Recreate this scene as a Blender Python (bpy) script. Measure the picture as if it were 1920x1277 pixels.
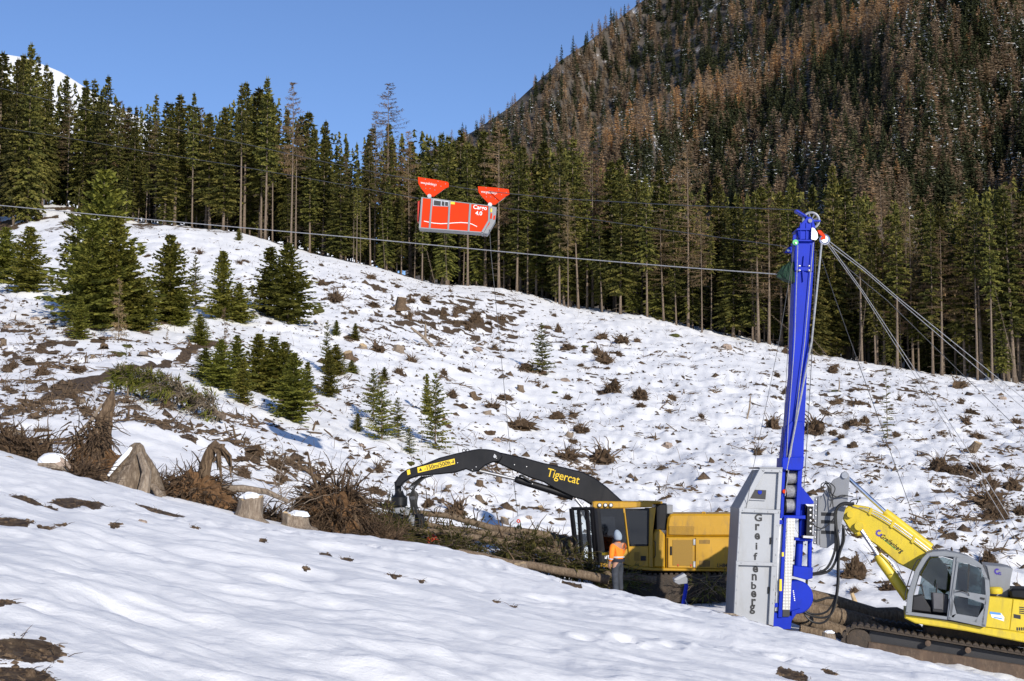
import bpy, math, random
import numpy as np
from mathutils import Vector, Matrix, noise as mnoise

for _o in list(bpy.data.objects):
    bpy.data.objects.remove(_o)
S = bpy.context.scene
COL = S.collection
R = math.radians

# ------------------------------------------------------------------ camera
F = 2788.0                      # focal length in photograph pixels (1920 wide)
PITCH = math.atan((900 - 638.5) / F)
CP, SP = math.cos(PITCH), math.sin(PITCH)
cam = bpy.data.cameras.new('camera')
cam.sensor_width = 36.0
cam.lens = 36.0 * F / 1920.0
cam.clip_start = 0.1
cam.clip_end = 20000
camo = bpy.data.objects.new('camera', cam)
camo.rotation_euler = (math.pi / 2 + PITCH, 0, 0)
COL.objects.link(camo)
S.camera = camo

# ------------------------------------------------------------------ light
SUN_AZ = R(25)                  # from -Y (behind the camera) towards +X (right)
SUN_EL = R(21)
SUN_DIR = Vector((math.sin(SUN_AZ) * math.cos(SUN_EL), -math.cos(SUN_AZ) * math.cos(SUN_EL), math.sin(SUN_EL)))
w = bpy.data.worlds.new('World')
S.world = w
w.use_nodes = True
nt = w.node_tree
sky = nt.nodes.new('ShaderNodeTexSky')
sky.sky_type = 'NISHITA'
sky.sun_disc = False
sky.sun_elevation = SUN_EL
sky.sun_rotation = math.atan2(SUN_DIR.x, SUN_DIR.y)
sky.altitude = 1200
sky.air_density = 1.0
sky.dust_density = 0.0
sky.ozone_density = 3.5
bg = nt.nodes['Background']
bg.inputs['Strength'].default_value = 0.108
tint = nt.nodes.new('ShaderNodeMix')           # even tint: the deep blue of dry mountain air
tint.data_type = 'RGBA'; tint.blend_type = 'MULTIPLY'; tint.inputs[0].default_value = 1.0
tint.inputs[7].default_value = (1.0, 1.02, 1.2, 1)
nt.links.new(sky.outputs[0], tint.inputs[6])
nt.links.new(tint.outputs[2], bg.inputs['Color'])
sl = bpy.data.lights.new('sun', 'SUN')
sl.energy = 4.9
sl.angle = R(0.53)
sl.color = (1.0, 0.93, 0.82)
so = bpy.data.objects.new('sun', sl)
so.rotation_euler = SUN_DIR.to_track_quat('Z', 'Y').to_euler()
COL.objects.link(so)
S.view_settings.view_transform = 'Standard'
S.view_settings.look = 'None'
S.view_settings.exposure = 0.02
S.view_settings.gamma = 1.0
S.view_settings.use_curve_mapping = False
S.cycles.max_bounces = 6
S.cycles.transparent_max_bounces = 12

# ------------------------------------------------------------------ helpers
PIVOT = [0.0, 0.0, 0.0]          # x, y and turn of the machine being built (0 turn: profile plane faces straight down the Y axis)
def W(px, py, Y):
    """photograph pixel at world depth Y -> world point (inside a turned machine: point of its own side plane, in its unturned frame)"""
    u = (px - 960) / F
    v = (638.5 - py) / F
    rx, ry, rz = u, CP - v * SP, SP + v * CP
    x0, y0, al = PIVOT
    if al == 0.0:
        s = Y / ry
        return Vector((rx * s, Y, rz * s))
    sa, ca = math.sin(al), math.cos(al)
    s = (Y - y0 + x0 * sa + y0 * ca) / (rx * sa + ry * ca)
    dx, dy = rx * s - x0, ry * s - y0
    return Vector((x0 + dx * ca - dy * sa, y0 + dx * sa + dy * ca, rz * s))

def to_px(p):
    d = p[1] * CP + p[2] * SP
    return 960 + F * p[0] / d, 638.5 - F * (p[2] * CP - p[1] * SP) / d

def tag(o, label=None, cat=None, group=None, kind=None):
    if label: o['label'] = label
    if cat: o['category'] = cat
    if group: o['group'] = group
    if kind: o['kind'] = kind
    return o

def empty(name, loc, label, cat, group=None, rz=0.0):
    o = bpy.data.objects.new(name, None)
    o.empty_display_size = 0.3
    o.location = loc
    o.rotation_euler = (0, 0, rz)
    COL.objects.link(o)
    return tag(o, label, cat, group)

def mesh_np(name, V, Fc, mats, smooth=False, mi=None, attrs=None):
    """V (n,3) array, Fc list of index tuples or (m,3|4) array"""
    me = bpy.data.meshes.new(name)
    V = np.asarray(V, dtype=np.float32)
    if isinstance(Fc, np.ndarray):
        m, k = Fc.shape
        me.vertices.add(len(V)); me.vertices.foreach_set('co', V.ravel())
        me.loops.add(m * k); me.loops.foreach_set('vertex_index', Fc.astype(np.int32).ravel())
        me.polygons.add(m)
        me.polygons.foreach_set('loop_start', np.arange(0, m * k, k, dtype=np.int32))
        me.polygons.foreach_set('loop_total', np.full(m, k, dtype=np.int32))
        me.update(calc_edges=True)
        me.validate()
    else:
        me.from_pydata([tuple(map(float, v)) for v in V], [], Fc)
        me.update()
    for m_ in (mats if isinstance(mats, (list, tuple)) else [mats]):
        me.materials.append(m_)
    if mi is not None:
        me.polygons.foreach_set('material_index', np.asarray(mi, dtype=np.int32))
    if smooth:
        me.polygons.foreach_set('use_smooth', np.ones(len(me.polygons), dtype=bool))
    if attrs:
        for an, (dom, vals) in attrs.items():
            vals = np.asarray(vals, dtype=np.float32)
            if vals.ndim == 1:
                a = me.attributes.new(an, 'FLOAT', dom); a.data.foreach_set('value', vals)
            else:
                a = me.attributes.new(an, 'FLOAT_COLOR', dom)
                a.data.foreach_set('color', np.c_[vals, np.ones(len(vals))].astype(np.float32).ravel())
    return me

def link(name, me, parent=None, loc=None):
    o = bpy.data.objects.new(name, me)
    COL.objects.link(o)
    if parent: o.parent = parent
    if loc is not None: o.location = loc
    return o

def frames(pts):
    """parallel-transport-ish frames along a polyline"""
    out = []
    n = len(pts)
    prev = None
    for i in range(n):
        t = (pts[min(i + 1, n - 1)] - pts[max(i - 1, 0)])
        if t.length < 1e-9: t = Vector((0, 0, 1))
        t.normalize()
        if prev is None:
            a = Vector((0, 0, 1)) if abs(t.z) < 0.9 else Vector((1, 0, 0))
            x = t.cross(a).normalized()
        else:
            x = (prev - t * prev.dot(t))
            x = x.normalized() if x.length > 1e-6 else t.orthogonal().normalized()
        prev = x
        out.append((t, x, t.cross(x).normalized()))
    return out

class MB:
    """collects shapes in WORLD coordinates; build() makes them one mesh, local to the parent's origin"""
    def __init__(s): s.v = []; s.f = []; s.sm = []
    def add(s, vs, fs, smooth=False):
        b = len(s.v)
        s.v += [tuple(v) for v in vs]
        for f in fs:
            s.f.append(tuple(b + i for i in f)); s.sm.append(smooth)
        return s
    def box(s, a, b, bev=0.0):
        x0, y0, z0 = [min(a[i], b[i]) for i in range(3)]
        x1, y1, z1 = [max(a[i], b[i]) for i in range(3)]
        return s.prism([(x0, z0), (x1, z0), (x1, z1), (x0, z1)], y0, y1, bev)
    def prism(s, xz, y0, y1, bev=0.0, smooth=False):
        """polygon in the XZ plane extruded along Y, with a chamfered rim if bev"""
        n = len(xz)
        area = sum(xz[i][0] * xz[(i + 1) % n][1] - xz[(i + 1) % n][0] * xz[i][1] for i in range(n))
        if area < 0: xz = xz[::-1]
        def inset(d):
            r = []
            for i in range(n):
                p0, p1, p2 = Vector(xz[i - 1]), Vector(xz[i]), Vector(xz[(i + 1) % n])
                e0 = (p1 - p0).normalized() if (p1 - p0).length > 1e-9 else Vector((1, 0))
                e1 = (p2 - p1).normalized() if (p2 - p1).length > 1e-9 else Vector((1, 0))
                n0, n1 = Vector((-e0.y, e0.x)), Vector((-e1.y, e1.x))
                m = n0 + n1
                m = m / max(m.length_squared, 0.4) * 2
                q = p1 + m * d
                r.append((q.x, q.y))
            return r
        if bev > 0:
            I = inset(bev)
            rings = [[(p[0], y0, p[1]) for p in I], [(p[0], y0 + bev, p[1]) for p in xz],
                     [(p[0], y1 - bev, p[1]) for p in xz], [(p[0], y1, p[1]) for p in I]]
        else:
            rings = [[(p[0], y0, p[1]) for p in xz], [(p[0], y1, p[1]) for p in xz]]
        vs = [v for r in rings for v in r]
        fs = [tuple(range(n)), tuple(range((len(rings) - 1) * n, len(rings) * n))[::-1]]
        for k in range(len(rings) - 1):
            for i in range(n):
                j = (i + 1) % n
                fs.append((k * n + i, (k + 1) * n + i, (k + 1) * n + j, k * n + j))
        return s.add(vs, fs, smooth)
    def poly(s, pix, Y0, Y1, bev=0.0):
        """polygon given in photograph pixels on the plane at depth Y0, extruded back to Y1"""
        return s.prism([(W(x, y, Y0).x, W(x, y, Y0).z) for x, y in pix], Y0, Y1, bev)
    def tube(s, pts, r, n=8, cap=True, smooth=True, rough=0.0, fine=1):
        pts = [Vector(p) for p in pts]
        if fine > 1:
            rl = r if isinstance(r, (list, tuple)) else [r] * len(pts)
            np_ = []; nr_ = []
            for i in range(len(pts) - 1):
                for k in range(fine): np_.append(pts[i].lerp(pts[i + 1], k / fine)); nr_.append(rl[i] + (rl[i + 1] - rl[i]) * k / fine)
            pts = np_ + [pts[-1]]; r = nr_ + [rl[-1]]
        rs = r if isinstance(r, (list, tuple)) else [r] * len(pts)
        fr = frames(pts)
        vs = []; fs = []
        for p, rr, (t, x, y) in zip(pts, rs, fr):
            for k in range(n):
                a = 2 * math.pi * k / n
                q = x * math.cos(a) + y * math.sin(a)
                g = 1.0
                if rough: g += rough * (1.2 * mnoise.noise(Vector((math.cos(a) * 2.6, math.sin(a) * 2.6, p.z * 1.3 + p.x))) + 0.7 * mnoise.noise((p + q * rr) * 9.0))
                vs.append(p + q * (rr * g))
        for i in range(len(pts) - 1):
            for k in range(n):
                k2 = (k + 1) % n
                fs.append((i * n + k, i * n + k2, (i + 1) * n + k2, (i + 1) * n + k))
        s.add(vs, fs, smooth)
        if cap:
            b = len(s.v) - len(vs)
            s.f.append(tuple(b + k for k in range(n))[::-1]); s.sm.append(False)
            s.f.append(tuple(b + (len(pts) - 1) * n + k for k in range(n))); s.sm.append(False)
        return s
    def cyl(s, a, b, r, n=16, r2=None):
        return s.tube([a, b], [r, r if r2 is None else r2], n)
    def lathe(s, c, axis, prof, n=20, smooth=True):
        """prof: list of (distance along axis, radius)"""
        c = Vector(c); t = Vector(axis).normalized(); x = t.orthogonal().normalized(); y = t.cross(x)
        vs = []; fs = []
        for d, rr in prof:
            for k in range(n):
                a = 2 * math.pi * k / n
                vs.append(c + t * d + x * (rr * math.cos(a)) + y * (rr * math.sin(a)))
        m = len(prof)
        for i in range(m - 1):
            for k in range(n):
                k2 = (k + 1) % n
                fs.append((i * n + k, i * n + k2, (i + 1) * n + k2, (i + 1) * n + k))
        fs.append(tuple(range(n))[::-1]); fs.append(tuple((m - 1) * n + k for k in range(n)))
        return s.add(vs, fs, smooth)
    def ring(s, c, axis, R0, r, n=28, k=6):
        c = Vector(c); t = Vector(axis).normalized(); x = t.orthogonal().normalized(); y = t.cross(x)
        vs = []; fs = []
        for i in range(n):
            a = 2 * math.pi * i / n
            d = x * math.cos(a) + y * math.sin(a)
            for j in range(k):
                b = 2 * math.pi * j / k
                vs.append(c + d * (R0 + r * math.cos(b)) + t * (r * math.sin(b)))
        for i in range(n):
            for j in range(k):
                i2, j2 = (i + 1) % n, (j + 1) % k
                fs.append((i * k + j, i2 * k + j, i2 * k + j2, i * k + j2))
        return s.add(vs, fs, True)
    def build(s, name, mat, parent=None, loc=None):
        o0 = Vector(loc) if loc is not None else (parent_origin(parent) if parent else Vector((0, 0, 0)))
        me = bpy.data.meshes.new(name)
        me.from_pydata([(v[0] - o0.x, v[1] - o0.y, v[2] - o0.z) for v in s.v], [], s.f)
        me.update()
        me.polygons.foreach_set('use_smooth', s.sm)
        if any(s.sm): me.set_sharp_from_angle(angle=0.75)
        me.materials.append(mat)
        o = link(name, me, parent)
        if loc is not None and parent is None: o.location = loc
        return o

def parent_origin(p):
    l = Vector(p.location)
    while p.parent:
        p = p.parent
        l = l + Vector(p.location)
    return l

# value noise on arrays
def _h(ix, iy, s):
    n = np.sin(ix * 127.1 + iy * 311.7 + s * 74.7) * 43758.5453
    return n - np.floor(n)
def vn(x, y, s=0):
    x = np.asarray(x, dtype=np.float64); y = np.asarray(y, dtype=np.float64)
    ix, iy = np.floor(x), np.floor(y)
    fx, fy = x - ix, y - iy
    fx = fx * fx * fx * (fx * (fx * 6 - 15) + 10); fy = fy * fy * fy * (fy * (fy * 6 - 15) + 10)
    a, b, c, d = _h(ix, iy, s), _h(ix + 1, iy, s), _h(ix, iy + 1, s), _h(ix + 1, iy + 1, s)
    return (a + (b - a) * fx) * (1 - fy) + (c + (d - c) * fx) * fy
def fbm(x, y, s=0, o=3):
    r = 0; a = 0.5; t = 0
    for k in range(o):
        r = r + a * vn(x * 2 ** k + 17.3 * k, y * 2 ** k - 9.1 * k, s + k); t += a; a *= 0.5
    return r / t

# ------------------------------------------------------------------ materials
MATS = {}
def nodemat(name):
    m = bpy.data.materials.new(name)
    m.use_nodes = True
    b = m.node_tree.nodes['Principled BSDF']
    MATS[name] = m
    return m, m.node_tree, b
def N(nt, t, **kw):
    n = nt.nodes.new(t)
    for k, v in kw.items():
        if k in n.inputs.keys(): n.inputs[k].default_value = v
        else: setattr(n, k, v)
    return n
def ramp(nt, fac, stops):
    r = nt.nodes.new('ShaderNodeValToRGB')
    e = r.color_ramp.elements
    while len(e) < len(stops): e.new(0.5)
    for k, (p, c) in enumerate(stops):
        e[k].position = p; e[k].color = (*c, 1) if len(c) == 3 else c
    nt.links.new(fac, r.inputs['Fac'])
    return r
def mat(name, col, rough=0.6, metal=0.0, var=0.25, scale=3.0, bump=0.0, bscale=30.0, dirt=None, dirt_amt=0.45, coat=0.0, spec=0.5):
    """painted / plain surface with colour variation, optional grime and fine relief"""
    m, nt, b = nodemat(name)
    L = nt.links
    tc = N(nt, 'ShaderNodeTexCoord')
    ns = N(nt, 'ShaderNodeTexNoise', Scale=scale, Detail=5.0, Roughness=0.6)
    L.new(tc.outputs['Object'], ns.inputs['Vector'])
    lo = tuple(c * (1 - var) for c in col); hi = tuple(min(1, c * (1 + var)) for c in col)
    r = ramp(nt, ns.outputs['Fac'], [(0.3, lo), (0.7, hi)])
    out = r.outputs['Color']
    if dirt:
        n2 = N(nt, 'ShaderNodeTexNoise', Scale=scale * 2.7, Detail=9.0, Roughness=0.74)
        mp = N(nt, 'ShaderNodeMapping'); mp.inputs['Scale'].default_value = (1.6, 1.6, 0.45)   # run-down streaks
        L.new(tc.outputs['Object'], mp.inputs[0]); L.new(mp.outputs[0], n2.inputs['Vector'])
        r2 = ramp(nt, n2.outputs['Fac'], [(0.5, (0, 0, 0)), (0.72, (dirt_amt,) * 3)])
        mx = N(nt, 'ShaderNodeMix', data_type='RGBA')
        L.new(r2.outputs['Color'], mx.inputs[0]); L.new(out, mx.inputs[6]); mx.inputs[7].default_value = (*dirt, 1)
        out = mx.outputs[2]
    L.new(out, b.inputs['Base Color'])
    rr = ramp(nt, ns.outputs['Fac'], [(0.3, (rough * 0.85,) * 3), (0.75, (min(1, rough * 1.15),) * 3)])
    L.new(rr.outputs['Color'], b.inputs['Roughness'])
    b.inputs['Metallic'].default_value = metal
    b.inputs['Specular IOR Level'].default_value = spec
    if coat: b.inputs['Coat Weight'].default_value = coat; b.inputs['Coat Roughness'].default_value = 0.15
    if bump:
        n3 = N(nt, 'ShaderNodeTexNoise', Scale=bscale, Detail=6.0)
        L.new(tc.outputs['Object'], n3.inputs['Vector'])
        bp = N(nt, 'ShaderNodeBump', Strength=bump, Distance=0.05)
        L.new(n3.outputs['Fac'], bp.inputs['Height']); L.new(bp.outputs['Normal'], b.inputs['Normal'])
    return m
# ------------------------------------------------------------------ terrain
CTRL = []
def c(px, py, Y): CTRL.append((px, py, Y))
# crest of the near snow bank
for px, py, Y in [(-160, 800, 32), (0, 850, 32), (200, 905, 32), (400, 955, 33), (600, 1000, 34), (760, 1022, 35), (960, 1066, 35.5), (1100, 1106, 36),
                  (1160, 1118, 36.2), (1250, 1132, 36.5), (1400, 1160, 36.5), (1520, 1197, 36), (1640, 1226, 35.5), (1800, 1258, 35.5), (1920, 1290, 35.5), (2100, 1345, 35.5)]: c(px, py, Y)
# bench with the machines behind the bank
for px, py, Y in [(0, 838, 40), (200, 880, 40), (400, 930, 40), (600, 992, 40), (760, 1050, 41), (960, 1090, 42), (1100, 1108, 43), (1152, 1110, 43.6), (1300, 1140, 43), (1440, 1175, 41),
                  (1600, 1215, 39.2), (1750, 1240, 39.2), (1920, 1268, 39.2), (2100, 1300, 39.2),
                  (700, 1030, 47), (960, 1060, 47), (1100, 1095, 47.5), (1250, 1122, 48), (1380, 1130, 47), (1600, 1160, 44), (1800, 1180, 44), (1920, 1195, 44), (2100, 1225, 44)]: c(px, py, Y)
# hillside
for px, py, Y in [(-160, 790, 50), (-160, 660, 85), (-160, 560, 115), (-160, 470, 165), (-160, 400, 220),
                  (0, 800, 48), (0, 700, 75), (0, 600, 100), (0, 520, 140), (0, 440, 200),
                  (90, 385, 225), (240, 790, 50), (240, 690, 76), (240, 600, 103), (240, 500, 150), (250, 425, 200), (340, 424, 203),
                  (480, 880, 50), (480, 800, 64), (480, 700, 88), (480, 600, 118), (480, 510, 160), (450, 440, 200), (540, 464, 203),
                  (720, 960, 54), (720, 850, 70), (720, 750, 90), (720, 650, 118), (720, 560, 156), (700, 502, 196), (800, 530, 198),
                  (960, 1020, 54), (960, 900, 72), (960, 800, 94), (960, 700, 122), (960, 610, 158), (960, 546, 192), (1070, 576, 188),
                  (1200, 1010, 60), (1200, 880, 82), (1200, 780, 105), (1200, 690, 135), (1200, 595, 182),
                  (1440, 1080, 52), (1440, 960, 66), (1440, 860, 86), (1440, 760, 115), (1440, 646, 172),
                  (1680, 1100, 50), (1680, 960, 66), (1680, 860, 87), (1680, 770, 115), (1660, 688, 165),
                  (1920, 1120, 50), (1920, 960, 66), (1920, 870, 87), (1920, 790, 115), (1920, 720, 158),
                  (2100, 1140, 50), (2100, 960, 68), (2100, 850, 90), (2100, 740, 155)]: c(px, py, Y)
# ground under the forest: stays just below the sight line over the edge, then flattens
for px, py, Y in [(-160, 395, 260), (100, 385, 265), (300, 428, 250), (540, 466, 250), (800, 534, 245), (1070, 580, 240), (1330, 628, 230), (1660, 695, 220), (1920, 728, 215), (2100, 750, 215),
                  (-160, 385, 320), (300, 425, 320), (800, 535, 320), (1330, 632, 320), (1920, 735, 320), (2100, 760, 320)]: c(px, py, Y)
_P = []
for px, py, Y in CTRL:
    p = W(px, py, Y); _P.append((p.x / Y, math.log(Y), p.z))
for Y in (3.0, 6.0, 12.0, 20.0, 27.0):
    for u in (-0.62, -0.4, -0.2, 0.0, 0.2, 0.4, 0.62):
        x = u * Y
        _P.append((u, math.log(Y), -1.7 - 0.19 * x - 0.004 * Y))
_P = np.array(_P)
US = 5.0
def _k(r2): return np.where(r2 > 1e-12, 0.5 * r2 * np.log(r2 + 1e-12), 0.0)
_A = np.c_[_P[:, 0] * US, _P[:, 1] * 1.6]
_n = len(_A)
_K = _k(((_A[:, None, :] - _A[None, :, :]) ** 2).sum(-1)) + np.eye(_n) * 0.002
_Q = np.c_[np.ones(_n), _A]
_M = np.block([[_K, _Q], [_Q.T, np.zeros((3, 3))]])
_SOL = np.linalg.solve(_M, np.r_[_P[:, 2], 0, 0, 0])
def base_h(x, y):
    x = np.atleast_1d(np.asarray(x, dtype=np.float64)); y = np.atleast_1d(np.asarray(y, dtype=np.float64))
    az = np.arctan2(x, y)
    r = np.hypot(x, y)
    wgt = np.clip((R(62) - np.abs(az)) / R(26), 0, 1); wgt = wgt * wgt * (3 - 2 * wgt)
    azc = np.clip(az, -R(33), R(33))
    u = np.tan(azc)
    yy = np.clip(r * np.cos(azc), 2.5, 330)
    q = np.c_[u * US, np.log(yy) * 1.6]
    z = np.zeros(len(q))
    for i in range(0, len(q), 40000):
        b = q[i:i + 40000]
        z[i:i + 40000] = _k(((b[:, None, :] - _A[None, :, :]) ** 2).sum(-1)) @ _SOL[:_n] + _SOL[_n] + b @ _SOL[_n + 1:]
    alt = -1.7 - 0.16 * np.clip(x, -60, 60)
    z = z * wgt + alt * (1 - wgt)
    far = np.clip((r - 360) / 500, 0, 1)
    return z * (1 - far) + far * (-20.0)

def smooth(a, b, t):
    t = np.clip((t - a) / (b - a), 0, 1); return t * t * (3 - 2 * t)

# bare-ground spots: photograph position, half width (m), half depth (m) on the ground
SPOTS = []
STEPS = []                       # footprints crossing the near bank: x, y
def _trails():
    for x0, y0, x1, y1, n in ((-3.2, 27.5, 3.4, 33.5, 17), (1.0, 18.5, 4.6, 22.5, 12), (3.4, 30.2, 8.4, 34.6, 16), (-7.5, 24.0, -3.4, 30.0, 14)):
        for k in range(n):
            t = (k + .3 * math.sin(k * 2.1)) / n
            STEPS.append((x0 + (x1 - x0) * t + (.11 if k % 2 else -.11), y0 + (y1 - y0) * t + .18 * math.sin(k * 1.7)))
_trails()
def relief(x, y):
    r = np.hypot(x, y)
    near = 1 - smooth(33, 37, r)
    hill = smooth(38, 60, r) * (1 - smooth(500, 800, r))
    # near bank: long soft wind and melt ripples, elongated across the slope
    a = x * 0.985 - y * 0.17; b = x * 0.17 + y * 0.985
    rp = fbm(a * 0.62 + 5 + 1.5 * fbm(a * .4, b * .6, 2, 2), b * 1.15 + 1.6 * fbm(a * .5, b * .45, 4, 2), 5, 3) - 0.5
    z = near * (0.24 * (fbm(a * 0.13, b * 0.26, 3, 2) - 0.5) + 0.22 * rp * (0.4 + fbm(a * .15, b * .25, 6, 2)) + 0.075 * (fbm(a * 1.5, b * 3.2, 8, 3) - 0.5))
    dim = fbm(x * 2.6, y * 2.2, 9, 3) - 0.5
    z += near * 0.075 * dim * smooth(0.35, 0.65, fbm(x * .25, y * .2, 10, 2))
    churn = smooth(28, 34, r) * (1 - smooth(40, 46, r)) * smooth(-4, 3, x)
    z += churn * (0.26 * (fbm(x * 1.1, y * 0.8, 15, 3) - 0.5) + 0.10 * (fbm(x * 3.3, y * 2.4, 17, 2) - 0.5))
    mid = (1 - near) * (1 - smooth(500, 800, r))
    z += mid * (0.10 * (fbm(x * 0.8, y * 0.8, 13, 2) - 0.5))
    def rot(a, sx, sy, s, o):
        c_, s_ = math.cos(a), math.sin(a)
        return fbm((x * c_ - y * s_) * sx, (x * s_ + y * c_) * sy, s, o) - 0.5
    h1 = rot(0.5, 0.20, 0.17, 21, 3)
    h2 = rot(-0.7, 0.75, 0.55, 25, 4)
    h3 = np.abs(rot(1.1, 0.42, 0.3, 31, 3))
    vary = smooth(0.25, 0.7, fbm(x * 0.05, y * 0.05, 35, 2))
    h4 = rot(0.3, 1.9, 1.3, 37, 2)
    z += hill * (0.62 * h1 + (0.24 + 0.52 * vary) * h2 - 0.36 * vary * h3 + (0.06 + 0.16 * vary) * h4)
    for fx, fy in STEPS:
        i = np.nonzero((np.abs(x - fx) < .5) & (np.abs(y - fy) < .7))[0]
        if len(i):
            q = ((x[i] - fx) / .13) ** 2 + ((y[i] - fy) / .2) ** 2
            z[i] += -0.075 * np.exp(-q) + 0.03 * np.exp(-((np.sqrt(q) - 1.7) / .5) ** 2)
    return z
HGRID = []                       # azimuths, radii, heights of the finished sheet, for quick single look-ups
def height(x, y):
    s = np.isscalar(x)
    if s and HGRID:
        A, Q, Z = HGRID
        a = math.atan2(x, y); r = math.hypot(x, y)
        i = min(max(int(np.searchsorted(A, a)) - 1, 0), len(A) - 2); j = min(max(int(np.searchsorted(Q, r)) - 1, 0), len(Q) - 2)
        fa = (a - A[i]) / (A[i + 1] - A[i]); fr = (r - Q[j]) / (Q[j + 1] - Q[j])
        return float((Z[j, i] * (1 - fa) + Z[j, i + 1] * fa) * (1 - fr) + (Z[j + 1, i] * (1 - fa) + Z[j + 1, i + 1] * fa) * fr)
    z = base_h(x, y) + relief(np.atleast_1d(np.asarray(x, float)), np.atleast_1d(np.asarray(y, float)))
    return float(z[0]) if s else z

_YS = np.exp(np.linspace(math.log(9), math.log(330), 900))
def on_ground(px, py, y0=9.0, y1=330.0):
    """first place where the sight line through a photograph pixel meets the ground"""
    u = (px - 960) / F; v = (638.5 - py) / F
    k = CP - v * SP
    ys = _YS[(_YS >= y0) & (_YS <= y1)]
    xs = u / k * ys; zs = (SP + v * CP) / k * ys
    g = height(xs, ys)
    d = np.nonzero(zs - g < 0)[0]
    i = d[0] if len(d) else int(np.argmin(zs - g))
    return Vector((xs[i], ys[i], g[i]))
def ground_many(pxs, pys, y0=36.5):
    """vectorised on_ground"""
    pxs = np.asarray(pxs, float); pys = np.asarray(pys, float)
    ys = _YS[_YS >= y0][::2]
    u = (pxs - 960) / F; v = (638.5 - pys) / F; k = CP - v * SP
    X = (u / k)[:, None] * ys[None, :]; Z = ((SP + v * CP) / k)[:, None] * ys[None, :]
    G = height(X.ravel(), np.broadcast_to(ys, X.shape).ravel()).reshape(X.shape)
    below = (Z - G) < 0
    i = np.where(below.any(1), below.argmax(1), np.argmin(Z - G, axis=1))
    n = np.arange(len(pxs))
    return np.c_[X[n, i], ys[i], G[n, i]]
ZONES = [(850, 595, 230, 70, .74), (680, 545, 130, 55, .5), (1000, 640, 180, 65, .5), (100, 640, 170, 80, .52), (60, 760, 140, 60, .55), (230, 660, 120, 40, .38), (1150, 690, 170, 65, .42), (1600, 740, 280, 80, .46),
         (1350, 665, 170, 45, .36), (520, 870, 130, 45, .50), (800, 900, 150, 60, .28), (1830, 930, 150, 130, .46), (1450, 800, 160, 60, .30), (380, 470, 120, 40, .26), (1100, 860, 150, 70, .36), (350, 800, 120, 40, .36),
         (1200, 960, 120, 60, .22), (640, 760, 120, 60, .24), (30, 500, 80, 40, .25), (1750, 1040, 160, 60, .30), (1800, 780, 160, 50, .36)]
# ------------------------------------------------------------------ what lies about on the clearing: (px, base py, width px, kind)
# kinds: r root clump, s cut stump, m soil mound or rock
DEBRIS = []
def _crop(x0, y0, s, items):
    for cx, cy, wd, k in items: DEBRIS.append((x0 + cx / s, y0 + cy / s, wd / s, k))
_crop(600, 480, 3.0, [(95, 245, 100, 'r'), (300, 290, 125, 'r'), (450, 305, 85, 's'), (590, 272, 85, 'r'), (690, 345, 70, 'r'), (790, 312, 90, 'r'), (870, 382, 95, 'r'),
    (945, 388, 70, 'r'), (765, 352, 60, 'r'), (1020, 357, 75, 'r'), (500, 362, 80, 'r'), (240, 522, 60, 's'), (330, 537, 120, 'r'), (440, 540, 80, 's'), (515, 600, 80, 'r'),
    (165, 590, 85, 's'), (445, 668, 100, 'r'), (810, 650, 90, 'r'), (985, 520, 60, 'r'), (820, 545, 60, 'r'), (1070, 538, 60, 'r'), (1015, 575, 70, 'r'), (1160, 632, 130, 'r'),
    (1265, 412, 60, 'r'), (1340, 432, 70, 'r'), (1400, 525, 120, 'r'), (1585, 475, 120, 'r'), (1560, 548, 90, 'r'), (1700, 492, 90, 'r'), (1785, 485, 55, 'r'), (1600, 605, 120, 'r'),
    (1465, 628, 60, 'r'), (1635, 772, 190, 'r'), (1800, 802, 150, 'r'), (740, 795, 100, 'r'), (785, 845, 100, 'm'), (870, 812, 60, 's'), (970, 850, 120, 'r'), (940, 890, 60, 's'),
    (1050, 805, 90, 'r'), (1130, 765, 60, 's'), (1120, 965, 180, 'r'), (1215, 925, 50, 's'), (1330, 912, 120, 'r'), (1425, 910, 80, 'r'), (1400, 1025, 60, 's'), (1470, 1000, 130, 'r'),
    (1395, 1135, 200, 'r'), (1580, 1162, 220, 'r'), (950, 1005, 90, 'm'), (230, 1072, 60, 'm'), (75, 915, 45, 'm'), (1250, 1050, 45, 'm'), (1320, 780, 40, 'm'), (990, 1045, 60, 'm')])
_crop(1400, 560, 3.04, [(485, 422, 100, 'r'), (170, 442, 60, 'r'), (215, 545, 60, 'r'), (150, 745, 150, 'r'), (380, 768, 190, 'r'), (492, 775, 80, 'r'), (600, 720, 100, 'r'), (670, 702, 90, 'r'),
    (505, 605, 70, 'r'), (620, 605, 80, 'r'), (855, 785, 60, 'r'), (870, 585, 60, 'r'), (980, 492, 55, 'r'), (1215, 512, 110, 'r'), (1290, 662, 100, 'r'), (1380, 702, 70, 'r'),
    (1250, 715, 90, 'r'), (1540, 725, 60, 'r'), (1320, 795, 110, 'r'), (1095, 975, 170, 'r'), (1210, 995, 100, 'r'), (1350, 985, 150, 'r'), (1490, 962, 110, 'r'), (1275, 892, 80, 's'),
    (1520, 1085, 160, 'r'), (1380, 1175, 200, 'r'), (1415, 1245, 180, 'r'), (1560, 1222, 110, 'r'), (60, 885, 80, 'r'), (740, 982, 45, 'r'), (418, 822, 40, 'm')])
_crop(1520, 860, 3.0625, [(250, 692, 180, 'r'), (440, 755, 110, 'r'), (1020, 605, 150, 'r'), (255, 772, 70, 'r'), (800, 450, 100, 'r'), (840, 75, 90, 'r'), (265, 460, 80, 'r')])
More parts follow.
